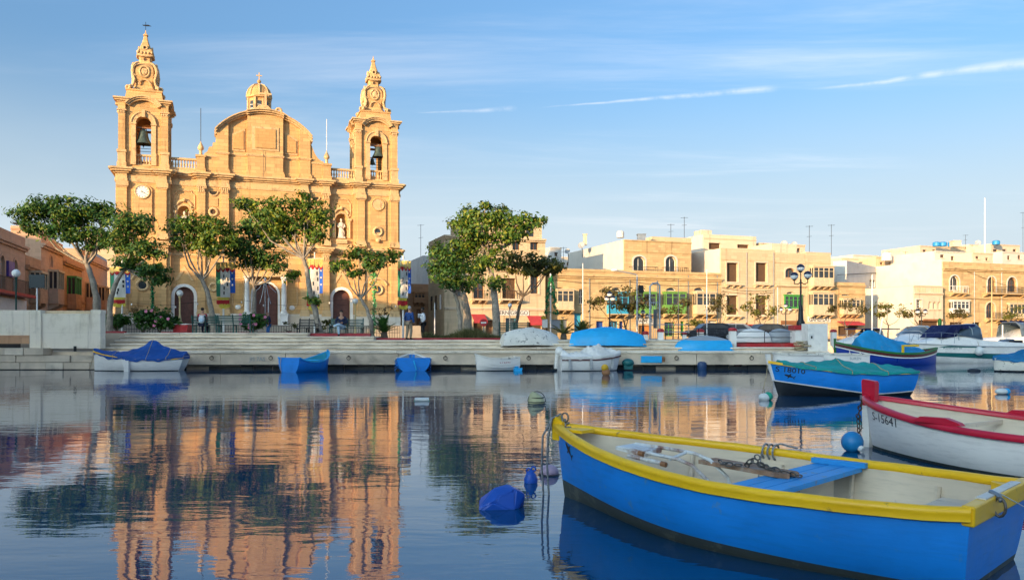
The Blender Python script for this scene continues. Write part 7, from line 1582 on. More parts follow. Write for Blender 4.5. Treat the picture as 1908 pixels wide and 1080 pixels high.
for x in (2.4, 5.4):
    for y in (-.9, .9): MB().tube([(x, y, .8), (x, y, 2.35)], .025, 5).build('awning_pole', M('steel_grey'), e)
cruiser('motor_cruiser', 'small white cruiser tucked between the navy-hooded cruiser and the right edge', (X(1822, 54.5), 54.5), (X(1925, 55.5), 55.5), ('gelcoat', 'gelcoat_grey', 'boat_royal'), teal=False)
cruiser('motor_cruiser', 'white motorboat with bow towards us left of the navy-hooded cruiser', (X(1668, 55.0), 55.0), (X(1745, 60.0), 60.0), ('gelcoat', 'boat_royal', 'boat_royal'), teal=False)
for k, (px, D, top, lb) in enumerate(((1625, 58, 512, 'white mast rising behind the blue-covered fishing boat'), (1634, 57, 592, 'short slanting spar beside the white mast'), (1848, 66, 512, 'tan mast in front of the stone terrace'), (1868, 57, 605, 'short grey pole on the second cruiser'))):
    o = MB().tube([(0, 0, 0), ((.4 if k == 1 else 0), 0, Z(top, D) - .6)], [.06, .04], 7).build('mast', M('pole_tan' if k == 2 else 'pole_white')); o.location = (X(px, D), D, .6); tag(o, lb, 'mast', 'masts in the marina')
e, _ = boat_root('covered_boat', 'white boat under a blue tarpaulin cut by the right picture edge', (X(1850, 37.2), 37.2), (X(2010, 36.4), 36.4))
H = Hull(3.9, 1.6, .62, .58, .58, .18, .8, .1, .5, .5, 1.1, .5, sm2=.6)
H.strip(lambda q: .06, None, 28, 7).build('hull_side', M('boat_chipped'), e, 50); H.strip(None, lambda q: .06, 26, 4).build('hull_bottom', M('boat_black'), e, 50); H.transom().build('transom', M('boat_white'), e)
H.cover(lambda q: .06 + 1.0 * math.exp(-((q - .75) / .42) ** 2), lambda q: .12, -.0, 1.0, 30, 12, .05, 33, .04, wr=.02).build('tarpaulin', M('tarp_slate'), e, 50)

# ---------------------------------------------------------------- buoys and floats
def buoy(name, label, px, py, parts, rz=0.0):
    p = WP(px, py); e = empty(name, p, rz, label, 'buoy', 'buoys and floats on the water'); sc = p.y / F
    for nm, mat, fn in parts:
        mb = MB(); fn(mb, sc); mb.build(nm, M(mat), e, 50)
    return e
def S(cx, cz, rx, rz_, ry=None): return lambda m, s: m.sphere((cx * s, 0, cz * s), 1.0 * s, rx, ry or rx, rz_)
e = empty('float', WP(935, 944), R(12), 'large faceted blue plastic float in front of the rowing boat', 'buoy', 'buoys and floats on the water')
s = WP(935, 944).y / F
pv = [(-47, -18, -4), (20, -26, -6), (44, 12, -6), (-38, 26, -6), (-44, -16, 6), (-22, -24, 14), (18, -24, 4), (44, -8, 22), (42, 14, 26), (14, 18, 40), (-12, 8, 36), (-38, 22, 14), (24, -14, 34), (-6, -18, 26)]
bm = bmesh.new(); vs_ = [bm.verts.new((a * s, b * s, c * s)) for a, b, c in pv]; bmesh.ops.convex_hull(bm, input=vs_); me = bpy.data.meshes.new('float_body'); bmesh.ops.bevel(bm, geom=list(bm.edges), offset=.012, segments=2, affect='EDGES'); bm.to_mesh(me); bm.free(); link('float_body', me, M('buoy_blue'), e)
buoy('mooring_buoy', 'small dark blue mooring buoy with two eyes beside the lilac one', 989, 898, [('buoy_body', 'buoy_blue', lambda m, s: m.lathe([(2, -6), (12, -2), (13, 6), (9, 16), (4, 22), (1, 24)], (0, 0, 0), 14).xform(Matrix.Scale(s, 4))), ('eye', 'buoy_blue', lambda m, s: m.torus((-4 * s, 0, 22 * s), 4 * s, 1.6 * s).torus((5 * s, 0, 25 * s), 4 * s, 1.6 * s))])
buoy('mooring_buoy', 'round lilac buoy with dark waterline near the yellow bow', 1023, 884, [('buoy_body', 'buoy_lilac', S(0, 6, 18, 13)), ('weed_band', 'buoy_dark', lambda m, s: m.torus((0, 0, 0), 18 * s, 2.6 * s, 'z'))])
buoy('mooring_buoy', 'pale greenish netted buoy in mid water', 1000, 752, [('buoy_body', 'buoy_pale', lambda m, s: m.lathe([(3, -8), (15, -3), (16, 4), (13, 12), (7, 20), (2, 24)], (0, 0, 0), 16).xform(Matrix.Rotation(R(-22), 4, 'Y') @ Matrix.Scale(s, 4))), ('net_rope', 'iron_black', lambda m, s: [m.torus((0, 0, z * s), r_ * s, .7 * s, 'z', 20, 5) for r_, z in ((16.4, 4), (13.4, 12))] and m.torus((0, 0, 4 * s), 16.6 * s, .7 * s, 'y', 20, 5, 0, PI, 1, 1.15)), ('weed_band', 'buoy_dark', lambda m, s: m.torus((0, 0, -1 * s), 15.6 * s, 2.4 * s, 'z'))])
buoy('float', 'flat white and green float with a pale post', 786, 747, [('float_body', 'buoy_white', lambda m, s: m.tube([(-13 * s, 0, 3 * s), (13 * s, 0, 3 * s)], 4 * s, 10)), ('weed_band', 'buoy_green', lambda m, s: m.tube([(-14 * s, 0, 0), (14 * s, 0, 0)], 2.5 * s, 8))])
buoy('mooring_buoy', 'white and green buoy under the bow of the teal-covered boat', 1427, 745, [('buoy_body', 'buoy_white', lambda m, s: m.sphere((-3 * s, 0, 5 * s), s, 11, 9, 8)), ('green_end', 'buoy_green', lambda m, s: m.sphere((5 * s, .02, 7 * s), s, 8.6, 8.5, 8.6))])
buoy('mooring_buoy', 'light blue round buoy with white nozzle by the red stem post', 1588, 840, [('buoy_body', 'buoy_sky', lambda m, s: m.sphere((0, 0, 17 * s), s, 20, 20, 20)), ('nozzle', 'buoy_white', lambda m, s: m.tube([(8 * s, -14 * s, 8 * s), (11 * s, -21 * s, 5 * s)], [6 * s, 5 * s], 10))])
buoy('float', 'brown foam float against the white bow', 1634, 832, [('float_body', 'foam_grey', lambda m, s: m.sphere((0, 0, 6 * s), s, 9, 8, 12))])
buoy('mooring_buoy', 'yellow-topped tan buoy before the white covered boat', 1129, 699, [('buoy_body', 'buoy_tan', lambda m, s: m.sphere((0, 0, 6 * s), s, 8, 8, 9)), ('yellow_top', 'buoy_yellow', lambda m, s: m.sphere((-2 * s, -.02, 14 * s), s, 7, 7, 7))])
buoy('mooring_buoy', 'dark blue drum buoy near the quay, left of the rose one', 1308, 688, [('buoy_body', 'buoy_navy', lambda m, s: m.lathe([(6, -4), (8, 0), (9, 8), (8, 13), (4, 15)], (0, 0, 0), 14).xform(Matrix.Scale(s, 4)))])
buoy('mooring_buoy', 'faded rose and white buoy near the quay', 1372, 687, [('buoy_body', 'buoy_rose', lambda m, s: m.sphere((0, 0, 8 * s), s, 13, 12, 9)), ('white_end', 'buoy_white', lambda m, s: m.sphere((-10 * s, 0, 3 * s), s, 6, 6, 5).sphere((12 * s, 0, 5 * s), s, 5, 5, 5))])
buoy('float', 'white twin float at the quay left of the small blue boat', 708, 687, [('float_body', 'buoy_white', lambda m, s: m.sphere((-4 * s, 0, 4 * s), s, 5, 5, 5).sphere((5 * s, 0, 5 * s), s, 5, 5, 6))])
buoy('float', 'small red float at the small blue boat', 762, 689, [('float_body', 'buoy_red', S(0, 3, 3.4, 3.4))])
buoy('float', 'small green float between the quay boats', 866, 687, [('float_body', 'buoy_green', S(0, 2.5, 6, 4.5))])
buoy('mooring_buoy', 'white and blue barrel buoy at right in open water', 1868, 734, [('buoy_body', 'buoy_white', lambda m, s: m.sphere((-2 * s, 0, 5 * s), s, 12, 9, 6)), ('blue_end', 'boat_sky', lambda m, s: m.sphere((8 * s, .01, 5 * s), s, 6.4, 7, 6))])
buoy('float', 'dark flat float before the white cruiser', 1815, 691, [('float_body', 'buoy_dark', lambda m, s: m.sphere((0, 0, 1 * s), s, 12, 8, 4))])
buoy('mooring_buoy', 'small white round buoy behind the right blue-covered boat', 1873, 664, [('buoy_body', 'buoy_white', S(0, 5, 5, 6))])
# ---------------------------------------------------------------- street furniture
def bench(label, px0, px1, D, z, back_to_us, group='green metal benches on the promenade', mat='iron_green', single=True):
    x0, x1 = X(px0, D), X(px1, D); w = x1 - x0; e = empty('bench', ((x0 + x1) / 2, D, z), 0 if not back_to_us else PI, label, 'bench', group)
    for k in range(5): MB().box(-w / 2, -.24 + .1 * k, .42, w / 2, -.16 + .1 * k, .45).build('seat_slat', M(mat), e)
    for k in range(5): MB().hexa([(-w / 2, .27 + .02 * k, .52 + .085 * k), (w / 2, .27 + .02 * k, .52 + .085 * k), (w / 2, .295 + .02 * k, .52 + .085 * k), (-w / 2, .295 + .02 * k, .52 + .085 * k)], [(-w / 2, .282 + .02 * k, .575 + .085 * k), (w / 2, .282 + .02 * k, .575 + .085 * k), (w / 2, .307 + .02 * k, .575 + .085 * k), (-w / 2, .307 + .02 * k, .575 + .085 * k)]).build('back_slat', M(mat), e)
    for x in (-w / 2 + .05, 0, w / 2 - .05):
        MB().box(x - .03, -.24, 0, x + .03, -.18, .42).box(x - .03, .24, 0, x + .03, .3, .46).box(x - .03, -.24, .38, x + .03, .3, .42).tube([(x, .29, .42), (x, .34, .7), (x, .40, .97)], .03, 6).build('leg', M(mat), e)
        if x: MB().tube([(x, .3, .66), (x, -.2, .66), (x, -.22, .42)], .022, 6).build('armrest', M(mat), e)
    return e
bench('green bench where the person in red sits', 361, 412, 43.9, 1.796, True); bench('long green bench seen from behind, right of the seated person in red', 405, 471, 43.0, 1.80, True)
bench('dark bench beside the foot of the leaning ficus', 554, 592, 43.2, 1.62, False, mat='iron_black'); bench('green bench with the man sitting cross-legged', 614, 676, 42.75, 1.62, False); bench('green bench under the central trees, behind the white upturned boat', 930, 985, 43.4, 1.43, True)
def railing(name, label, pts, hgt, gap, rr, mat, cat='railing', group=None, mid=1):
    p0 = Vector(pts[0]); e = empty(name, p0, 0, label, cat, group)
    for i in range(len(pts) - 1):
        a, b = Vector(pts[i]) - p0, Vector(pts[i + 1]) - p0; L = (b - a).length; n = max(1, int(L / gap))
        for k in range(mid + 1): zz = hgt * (1 - k / max(1, mid)) if mid > 1 else hgt * (1 - .5 * k); MB().tube([a + Vector((0, 0, zz)), b + Vector((0, 0, zz))], rr, 6).build('rail', M(mat), e)
        for q in range(n + 1):
            c = a.lerp(b, q / n); MB().tube([c, c + Vector((0, 0, hgt))], rr, 6).build('post', M(mat), e)
    return e
railing('railing', 'low black railing along the back of the promenade, left part', [(X(232, 50.0), 49.9, 1.796), (X(470, 50), 49.9, 1.796)], .55, .16, .014, 'iron_black'); railing('railing', 'low black railing along the back of the promenade, right part', [(X(505, 50.6), 50.6, 1.425), (X(745, 50.6), 50.6, 1.425)], .85, .16, .014, 'iron_black')
railing('railing', 'black pipe railing between red and white posts', [(X(1240, 43.2), 43.2, 1.425), (X(1364, 43.2), 43.2, 1.425)], .62, 1.2, .022, 'iron_black'); railing('railing', 'black pipe railing on the low red wall', [(X(1368, 42.5), 42.45, 1.25), (X(1480, 42.5), 42.45, 1.25)], .62, 1.1, .022, 'iron_black')
lw_ = empty('low_wall', (X(1425, 42.4), 42.4, .9), 0, 'low red wall along the quay at right', 'wall'); MB().box(X(1362, 42.4) - X(1425, 42.4), 0, 0, X(1488, 42.4) - X(1425, 42.4), .3, .36).build('wall_body', M('red_paint'), lw_); MB().box(X(1362, 42.4) - X(1425, 42.4), -.02, -.02, X(1488, 42.4) - X(1425, 42.4), -.002, .12).build('wall_foot', M('concrete_pale'), lw_)
def post(label, px, D, z, h, w, group='white posts with red caps'):
    e = empty('bollard_post', (X(px, D), D, z), 0, label, 'post', group); MB().box(-w / 2, -w / 2, 0, w / 2, w / 2, h).build('shaft', M('white_paint'), e); MB().box(-w / 2 - .03, -w / 2 - .03, h, w / 2 + .03, w / 2 + .03, h + .06).lathe([(w * .68, h + .06), (w * .66, h + .12), (w * .4, h + .17), (.02, h + .18)], (0, 0, 0), 12).build('cap', M('red_paint'), e, 40)
post('white red-capped post beside the steel gate frame', 1231, 42.6, 1.43, .42, .27); post('white red-capped post left of the blue upturned boat end', 1305, 43.6, 1.43, .42, .3); post('tall white red-capped post at the end of the low red wall', 1365, 42.0, .9, 1.0, .32)
post('small red-capped post between street trees', 1275, 52, 1.43, .3, .25); post('red-capped post left of the steel gate frame', 1203, 44, 1.43, .3, .25); post('far red-capped post behind the white pillar', 1553, 52, 1.0, .9, .3)
e = empty('lamp_pedestal', (X(1491, 42.3), 42.3, .9), 0, 'red and white striped pedestal of the triple lamp', 'pedestal')
for z0, z1, w, m in ((0, .38, .46, 'red_paint'), (.381, 1.05, .40, 'white_paint'), (1.051, 1.3, .46, 'red_paint')): MB().box(-w, -w, z0, w, w, z1).build('block', M(m), e)
e = empty('pillar', (X(1518, 40.4), 40.4, .89), 0, 'plain white concrete pillar at the quay end', 'pillar'); MB().box(-.50, -.45, 0, .48, .45, 1.36).build('shaft', M('white_paint'), e); MB().box(-.44, -.46, .55, -.2, -.451, .85).build('notice', M('shop_white'), e); MB().box(-.36, -.465, .62, -.28, -.461, .75).build('notice_mark', M('letter_black'), e)
nt = empty('rope_heap', (X(1496, 40.0), 40.0, .895), 0, 'tan heap of rope and netting beside the white pillar', 'rope'); r = rnd(3)
for k in range(9): MB().torus((r.uniform(-.25, .25), r.uniform(-.1, .1), .06 + .05 * k), r.uniform(.12, .26), .035, 'z', 14, 6).build('coil', M('rope_tan'), nt, 50)
def globe_lamp(name, label, px, D, zb, py_globe, rpx, mat='iron_green', base=True, group='globe lamps', pole='iron_green'):
    e = empty(name, (X(px, D), D, zb), 0, label, 'lamp', group); zg = Z(py_globe, D) - zb; rg = rpx * D / F
    MB().lathe([(.16, 0), (.16, .08), (.09, .18), (.06, .5), (.045, .6), (.04, zg - rg - .1), (.07, zg - rg - .06), (.09, zg - rg)], (0, 0, 0), 12).build('pole', M(pole), e, 40); MB().sphere((0, 0, zg), rg, n=18, m=12).build('globe', M('lamp_globe'), e, 60); return e
globe_lamp('globe_lamp', 'single white globe lamp standing on the red planter', 335, 45.3, 2.32, 546, 6.0, pole='pole_tan'); globe_lamp('globe_lamp', 'single white globe lamp right of the right church door', 662, 46.5, 1.6, 561, 5.2, pole='pole_tan'); globe_lamp('globe_lamp', 'single white globe lamp behind the wall at far left', 30, 43.0, 1.5, 509, 7.5, pole='iron_green'); globe_lamp('globe_lamp', 'small globe lamp behind the central trees', 950, 60, 1.4, 569, 4, pole='steel_grey')
e = empty('planter', (X(341, 45.3), 45.3, 1.796), 0, 'red box planter under the globe lamp', 'planter'); MB().hexa([(-.38, -.38, 0), (.38, -.38, 0), (.38, .38, 0), (-.38, .38, 0)], [(-.42, -.42, .48), (.42, -.42, .48), (.42, .42, .48), (-.42, .42, .48)]).build('box', M('red_paint'), e); MB().box(-.46, -.46, .48, .46, .46, .53).build('rim', M('white_paint'), e)
def triple_lamp(label, px, D, zb, globes, rpx, pole_top, mat='iron_black'):
    e = empty('triple_lamp', (X(px, D), D, zb), 0, label, 'lamp', 'cast iron lamps with several globes'); rg = rpx * D / F; x0 = X(px, D); zt = Z(pole_top, D) - zb
    MB().lathe([(.22, 0), (.22, .12), (.14, .3), (.11, .9), (.08, 1.0), (.055, 1.1), (.045, zt)], (0, 0, 0), 12).build('pole', M(mat), e, 40)
    for i, (gx, gy) in enumerate(globes):
        c = Vector((X(gx, D) - x0, 0 if abs(gx - px) > 3 else .02, Z(gy, D) - zb))
        s = Vector((0, 0, zt - .15)); MB().tube([s, s + Vector((c.x * .5, 0, -.12)), Vector((c.x, 0, c.z - rg - .2)), Vector((c.x, c.y, c.z - rg))], .028, 6).build('arm', M(mat), e)
        g = MB().sphere(c, rg, n=18, m=12).build('globe', M('lamp_globe'), e, 60); MB().lathe([(rg * 1.02, .02), (rg * .99, rg * .35), (rg * .75, rg * .72), (rg * .3, rg * .99), (.01, rg * 1.04)], c, 16).build('cap', M('lamp_dark'), g, 60); MB().lathe([(rg * .3, -rg * 1.15), (rg * .55, -rg * .86), (rg * .6, -rg * .8)], c, 12).build('cup', M(mat), g, 50)
    return e
triple_lamp('tall black lamp with three globes above the striped pedestal', 1492, 42.3, 2.2, [(1480, 514), (1505, 512), (1492, 499)], 7.2, 520); triple_lamp('small three-globe lamp behind the tall triple lamp', 1464, 72, 1.3, [(1456, 576), (1472, 576), (1464, 569)], 3.6, 580); triple_lamp('two-globe lamp before the white villa', 1717, 84, 1.3, [(1710, 580), (1724, 580)], 4.2, 584); triple_lamp('three-globe lamp behind the sparse brownish tree', 1136, 60, 1.43, [(1131, 556), (1142, 556), (1136, 548)], 5.0, 560); triple_lamp('three-globe lamp between gate frame and sparse tree', 1198, 64, 1.43, [(1190, 588), (1206, 588), (1198, 581)], 4.0, 592)
e = empty('street_lamp', (X(1187, 57), 57, 1.43), 0, 'grey curved street lamp with a floodlight', 'lamp'); zt = Z(512, 57) - 1.43
MB().tube([(0, 0, 0), (0, 0, zt)], [.08, .05], 8).build('pole', M('steel_grey'), e); MB().tube([(0, 0, zt), (-.5, 0, zt + .12), (-1.5, 0, zt + .32)], [.045, .04, .03], 7).build('arm', M('steel_grey'), e); MB().sphere((-1.6, 0, zt + .34), .2, 1.3, .7, .5).build('lamp_head', M('white_paint'), e, 50); MB().box(.1, -.2, zt - 1.3, .42, .12, zt - .75).build('floodlight', M('iron_black'), e)
# steel gangway frame
e = empty('gate_frame', (X(1228, 43.0), 43.0, 1.3), 0, 'tall grey steel gate frame between the upturned boats', 'gate'); zt = Z(528, 43) - 1.3; a, b = X(1211, 43) - X(1228, 43), X(1229, 43) - X(1228, 43)
MB().tube([(a, 0, 0), (a, 0, zt - .15), (a + .15, 0, zt), (b - .1, 0, zt + .03), (b, 0, zt - .12), (b, 0, 0)], .05, 8).build('portal', M('steel_grey'), e, 50); MB().tube([(a + .1, .6, 0), (a + .1, .6, 2.2), (b + .1, .6, 2.2), (b + .1, .6, 0)], .035, 8).build('portal', M('steel_grey'), e, 50)
for k in range(5): MB().box(a + .08 + k * .1, -.02, .15, a + .1 + k * .1, .0, 2.1).build('bar', M('steel_grey'), e)
for z_ in (.15, .9, 2.1): MB().box(a + .04, -.03, z_, b - .04, .02, z_ + .05).build('rail', M('steel_grey'), e)
MB().box(a + .18, -.05, .75, a + .36, -.03, 1.75).build('plate', M('steel_dark'), e); MB().tube([(b, 0, .95), (b + 1.6, .2, .95)], .03, 6).tube([(b, 0, .55), (b + 1.6, .2, .55)], .03, 6).build('side_rail', M('steel_grey'), e)
for px, D, t_, mt, lb in ((1086, 60, 491, 'pole_white', 'slim white flagpole before the long house'), (1317, 66, 503, 'pole_white', 'white flagpole before the orange corbels'), (1835, 140, 369, 'pole_white', 'very tall white mast on the far skyline'), (500, 52, 556, 'pole_white', 'short white post behind the bald man'), (810, 60, 565, 'pole_white', 'thin white post in the side street'), (1264, 70, 520, 'steel_dark', 'thin dark pole before the long house'), (1449, 75, 535, 'steel_grey', 'thin grey pole left of the small triple lamp')):
    z = 1.43 if D < 130 else 9.0; r_ = .045 if D < 130 else .14; o = MB().lathe([(r_ * 1.8, 0), (r_ * 1.6, .12), (r_, .16), (r_ * .6, Z(t_, D) - z), (.01, Z(t_, D) - z + .05)], (0, 0, 0), 8).build('flagpole', M(mt), None, 40); o.location = (X(px, D), D, z); tag(o, lb, 'pole', 'poles along the street')
e = empty('road_sign', (X(69, 40.2), 40.2, 2.7), 0, 'dark back of a road sign on a post at the left wall', 'sign'); MB().tube([(-.03, .05, 0), (-.03, .05, Z(512, 40.2) - 2.7)], .035, 8).build('post', M('pole_white'), e); MB().box(X(54.5, 40.2) - X(69, 40.2), 0, Z(536, 40.2) - 2.7, X(83, 40.2) - X(69, 40.2), .03, Z(511.5, 40.2) - 2.7).build('plate', M('sign_dark'), e)
e = empty('no_entry_sign', (X(901, 62), 62, 1.43), 0, 'round red no-entry sign under the central trees', 'sign'); MB().tube([(0, .04, 0), (0, .04, 1.5)], .03, 6).build('post', M('steel_grey'), e); MB().prism([(.3 * math.cos(q * PI / 10), 1.25 + .3 * math.sin(q * PI / 10)) for q in range(20)], -.01, .02, 'y').build('disc', M('red_paint'), e); MB().box(-.2, -.018, 1.19, .2, -.012, 1.31).build('bar', M('white_paint'), e)
e = empty('kiosk_post', (X(1013, 52), 52, 1.43), 0, 'orange and white litter post right of the red awning', 'post'); MB().tube([(0, 0, 0), (0, 0, .7)], .13, 10).build('shaft', M('orange_paint'), e); MB().box(-.1, -.14, .75, .25, .1, 1.3).build('box', M('white_paint'), e); MB().lathe([(.18, 1.3), (.18, 1.45), (.02, 1.55)], (0, 0, 0), 10).build('top', M('buoy_yellow'), e)
# painted marks on the quay face
MB().box(X(1194, 39.3), 39.268, .34, X(1233, 39.3), 39.275, .66).build('blue_paint_patch', M('boat_sky'), quay); MB().box(X(1234, 39.3), 39.27, .38, X(1239, 39.3), 39.276, .62).build('rust_mark', M('wood_brown'), quay)
me = text_mesh('JIS 7AS', .27, .0); o = link('graffiti', me, M('steel_grey'), quay); o.rotation_euler = (R(90), 0, 0); o.location = (X(464, 39.2), 39.262, .42)
# ---- banners on poles
def star(c, r_, y): return [(c[0] + r_ * (1 if k % 2 == 0 else .42) * math.sin(k * PI / 5), c[1] + r_ * (1 if k % 2 == 0 else .42) * math.cos(k * PI / 5)) for k in range(10)]
def banner(label, px, D, ground, x0, x1, y0, y1, seed, full=True):
    e = empty('banner_pole', (X(px, D), D, ground), 0, label, 'banner', 'festival banners on white poles'); k = D / F; r = rnd(seed)
    xl = lambda p: X(p, D) - X(px, D); zl = lambda p: Z(p, D) - ground; zt = zl(y0 - 12)
    MB().tube([(0, .03, 0), (0, .03, zt)], [.06, .04], 8).build('pole', M('pole_white'), e); MB().tube([(xl(x0), 0, zl(y0)), (xl(x1), 0, zl(y0))], .025, 6).build('crossbar', M('pole_white'), e)
    ph = r.uniform(0, 6); fold = lambda u, v: -.06 + .09 * math.sin(u * 7 + ph + v * 2) * (0.3 + v)
    def cloth(u0, u1, v0, v1, mat, name, dy=0.0, nx=5, nz=8, par=None, curve=0.0):
        rows = []
        for j in range(nz + 1):
            v = v0 + (v1 - v0) * j / nz; row = []
            for i in range(nx + 1):
                u = u0 + (u1 - u0) * i / nx; row.append((xl(x0 + (x1 - x0) * u), fold(u, v) + dy, zl(y0 + (y1 - y0) * (v + curve * math.sin(PI * (u - u0) / (u1 - u0)) * (j / nz)))))
            rows.append(row)
        mb = MB(); mb.grid(rows[::-1]); mb.grid([[(p[0], p[1] + .012, p[2]) for p in rw] for rw in rows]); return mb.build(name, M(mat), par or e, 60)
    cloth(.22, .76, .10, .80, 'banner_white', 'white_field'); bl = cloth(.765, 1.0, .16, .70, 'banner_blue', 'blue_strip', curve=.0); cloth(.0, .215, .14, .78, 'banner_green', 'green_strip')
    for v in (.24, .38, .52): MB().prism(star((xl(x0 + (x1 - x0) * .88), zl(y0 + (y1 - y0) * v)), 2.6 * k, 0), fold(.88, v) - .03, fold(.88, v) - .02, 'y').build('star', M('banner_white'), bl)
    for i in range(4):
        u0 = i / 4 + .01; u1 = (i + 1) / 4 - .01; c = cloth(u0, u1, .0, .12, 'banner_gold', 'scallop', -.03, 4, 4, curve=.06); cloth(u0, u1, .125, .165, 'banner_red', 'scallop_trim', -.028, 4, 2, curve=.06)
    cloth(.05, .7, .80, .86, 'banner_yellow', 'yellow_band', -.02); cloth(.0, .72, .865, .95, 'banner_red', 'red_tail', -.02, curve=.03); cloth(.15, .75, .955, 1.02, 'banner_yellow', 'yellow_tail', -.02, curve=.04)
    for i in range(5): v = .26 + .1 * i + r.uniform(-.02, .02); u = r.choice((.38, .42, .6, .64)); cloth(u, u + .07, v, v + .075, 'letter_black', 'script_mark', -.014, 2, 2)
banner('festival banner at the left, half hidden by the dark ficus', 227, 47, 1.8, 205, 243, 497, 568, 1); banner('festival banner with black script left of the main door', 416, 48, 1.8, 403, 438, 489, 570, 2); banner('festival banner behind the leaning ficus trunk', 586, 49, 1.8, 572, 602, 482, 574, 3); banner('festival banner at the right church corner', 751, 46, 1.43, 741, 766, 486, 572, 4)
# ---- green garland decorations and star
def garland(label, pts, px, D, ground, mat, rr, name='garland'):
    e = empty(name, (X(px, D), D, ground), 0, label, 'decoration', 'festive green garlands'); r = rnd(len(label))
    for path in pts:
        P3 = [Vector((X(a, D) - X(px, D), 0, Z(b, D) - ground)) for a, b in path]; C = []; N = []
        for i in range(len(P3) - 1):
            n = max(8, int((P3[i + 1] - P3[i]).length * 130))
            for q in range(n): C.append(P3[i].lerp(P3[i + 1], q / n) + Vector((r.gauss(0, rr), r.gauss(0, rr), r.gauss(0, rr)))); N.append((r.gauss(0, 1), r.gauss(0, 1), r.gauss(0, 1)))
        link('garland_strand', leaf_mesh('garland_strand', np.array([tuple(c) for c in C]), np.array(N), .07, 3), M(mat), e); MB().tube(P3, .02, 5).build('wire', M('iron_green'), e)
    return e
garland('zigzag green tinsel tree hanging on a pole by the corner house', [[(1027, 515), (1020, 543), (1024, 545), (1017, 562), (1022, 564), (1015, 583), (1024, 582)], [(1027, 515), (1033, 543), (1029, 545), (1036, 562), (1031, 564), (1039, 583), (1030, 582)]], 1026, 55, 1.43, 'garland', .05)
MB().tube([(0, .05, 0), (0, .05, Z(500, 55) - 1.43)], .05, 7).build('pole', M('pole_white'), bpy.data.objects['garland'])
garland('lime green garland post with a star before the right tower', [[(697, 500), (697, 622)], [(690, 512), (704, 512)]], 697, 50.5, 1.43, 'garland_lime', .07, 'garland_post'); garland('dark green garland strip hanging in the left ficus', [[(284, 520), (284, 575)]], 284, 47, 1.8, 'garland', .05, 'garland_strip')
def wire_star(label, px, py, D, rad, mat):
    e = empty('wire_star', P(px, py, D), 0, label, 'decoration', 'gilded wire stars'); pts = [(rad * (1 if k % 2 == 0 else .45) * math.sin(k * PI / 5), 0, rad * (1 if k % 2 == 0 else .45) * math.cos(k * PI / 5)) for k in range(10)]
    for k in range(10): MB().tube([pts[k], pts[(k + 1) % 10]], .025, 5).build('spoke', M(mat), e)
    return e
st = wire_star('gold wire star over the main church door', 494, 509, 79.5, .55, 'gold_star'); wire_star('gold wire star on the right garland post', 697, 532, 50.0, .42, 'gold_star')
for k, (dx, z0) in enumerate(((-1.1, -1.9), (-.55, -3.0), (0, -4.4), (.55, -3.0), (1.1, -1.9))): MB().tube([(0, 0, -.4), (dx * .5, 0, -.4 + (z0 + .4) * .55 - .2), (dx, 0, z0)], .03, 5).build('streamer', M('steel_grey'), st)
# string of festoon bulbs
fe = empty('festoon', P(200, 560, 52), 0, 'string of small festoon bulbs hung across the church front', 'lights')
for i in range(13):
    p = P(245 + i * 41, 567 + 6 * math.sin(i * 1.1), 52) - fe.location; MB().sphere((p.x, 0, p.z), .05, 1, 1, 1.4, 8, 6).build('bulb', M('lamp_globe'), fe, 50)
MB().tube([(X(245 + i * 41, 52) - fe.location.x, 0, Z(563 + 6 * math.sin(i * 1.1), 52) - fe.location.z) for i in range(13)], .008, 4).build('wire', M('iron_black'), fe)

# ---------------------------------------------------------------- people
def skinned(name, J, E, mat, parent, sub=1):
    """J: name -> (position, radius); grows one smooth skin over the joints"""
    me = bpy.data.meshes.new(name); ks = list(J); ix = {k: i for i, k in enumerate(ks)}
    me.from_pydata([J[k][0] for k in ks], [(ix[a], ix[b]) for a, b in E], []); ob = bpy.data.objects.new(name, me); COL.objects.link(ob)
    md = ob.modifiers.new('skin', 'SKIN'); md.use_smooth_shade = True
    for i, k in enumerate(ks):
        sv = me.skin_vertices[0].data[i]; rr = J[k][1]; sv.radius = rr if isinstance(rr, tuple) else (rr, rr); sv.use_root = (i == 0)
    sd = ob.modifiers.new('sub', 'SUBSURF'); sd.levels = sub; sd.render_levels = sub
    bpy.context.view_layer.update(); m2 = bpy.data.meshes.new_from_object(ob.evaluated_get(bpy.context.evaluated_depsgraph_get())); bpy.data.objects.remove(ob)
    m2.polygons.foreach_set('use_smooth', [True] * len(m2.polygons)); return link(name, m2, M(mat), parent)
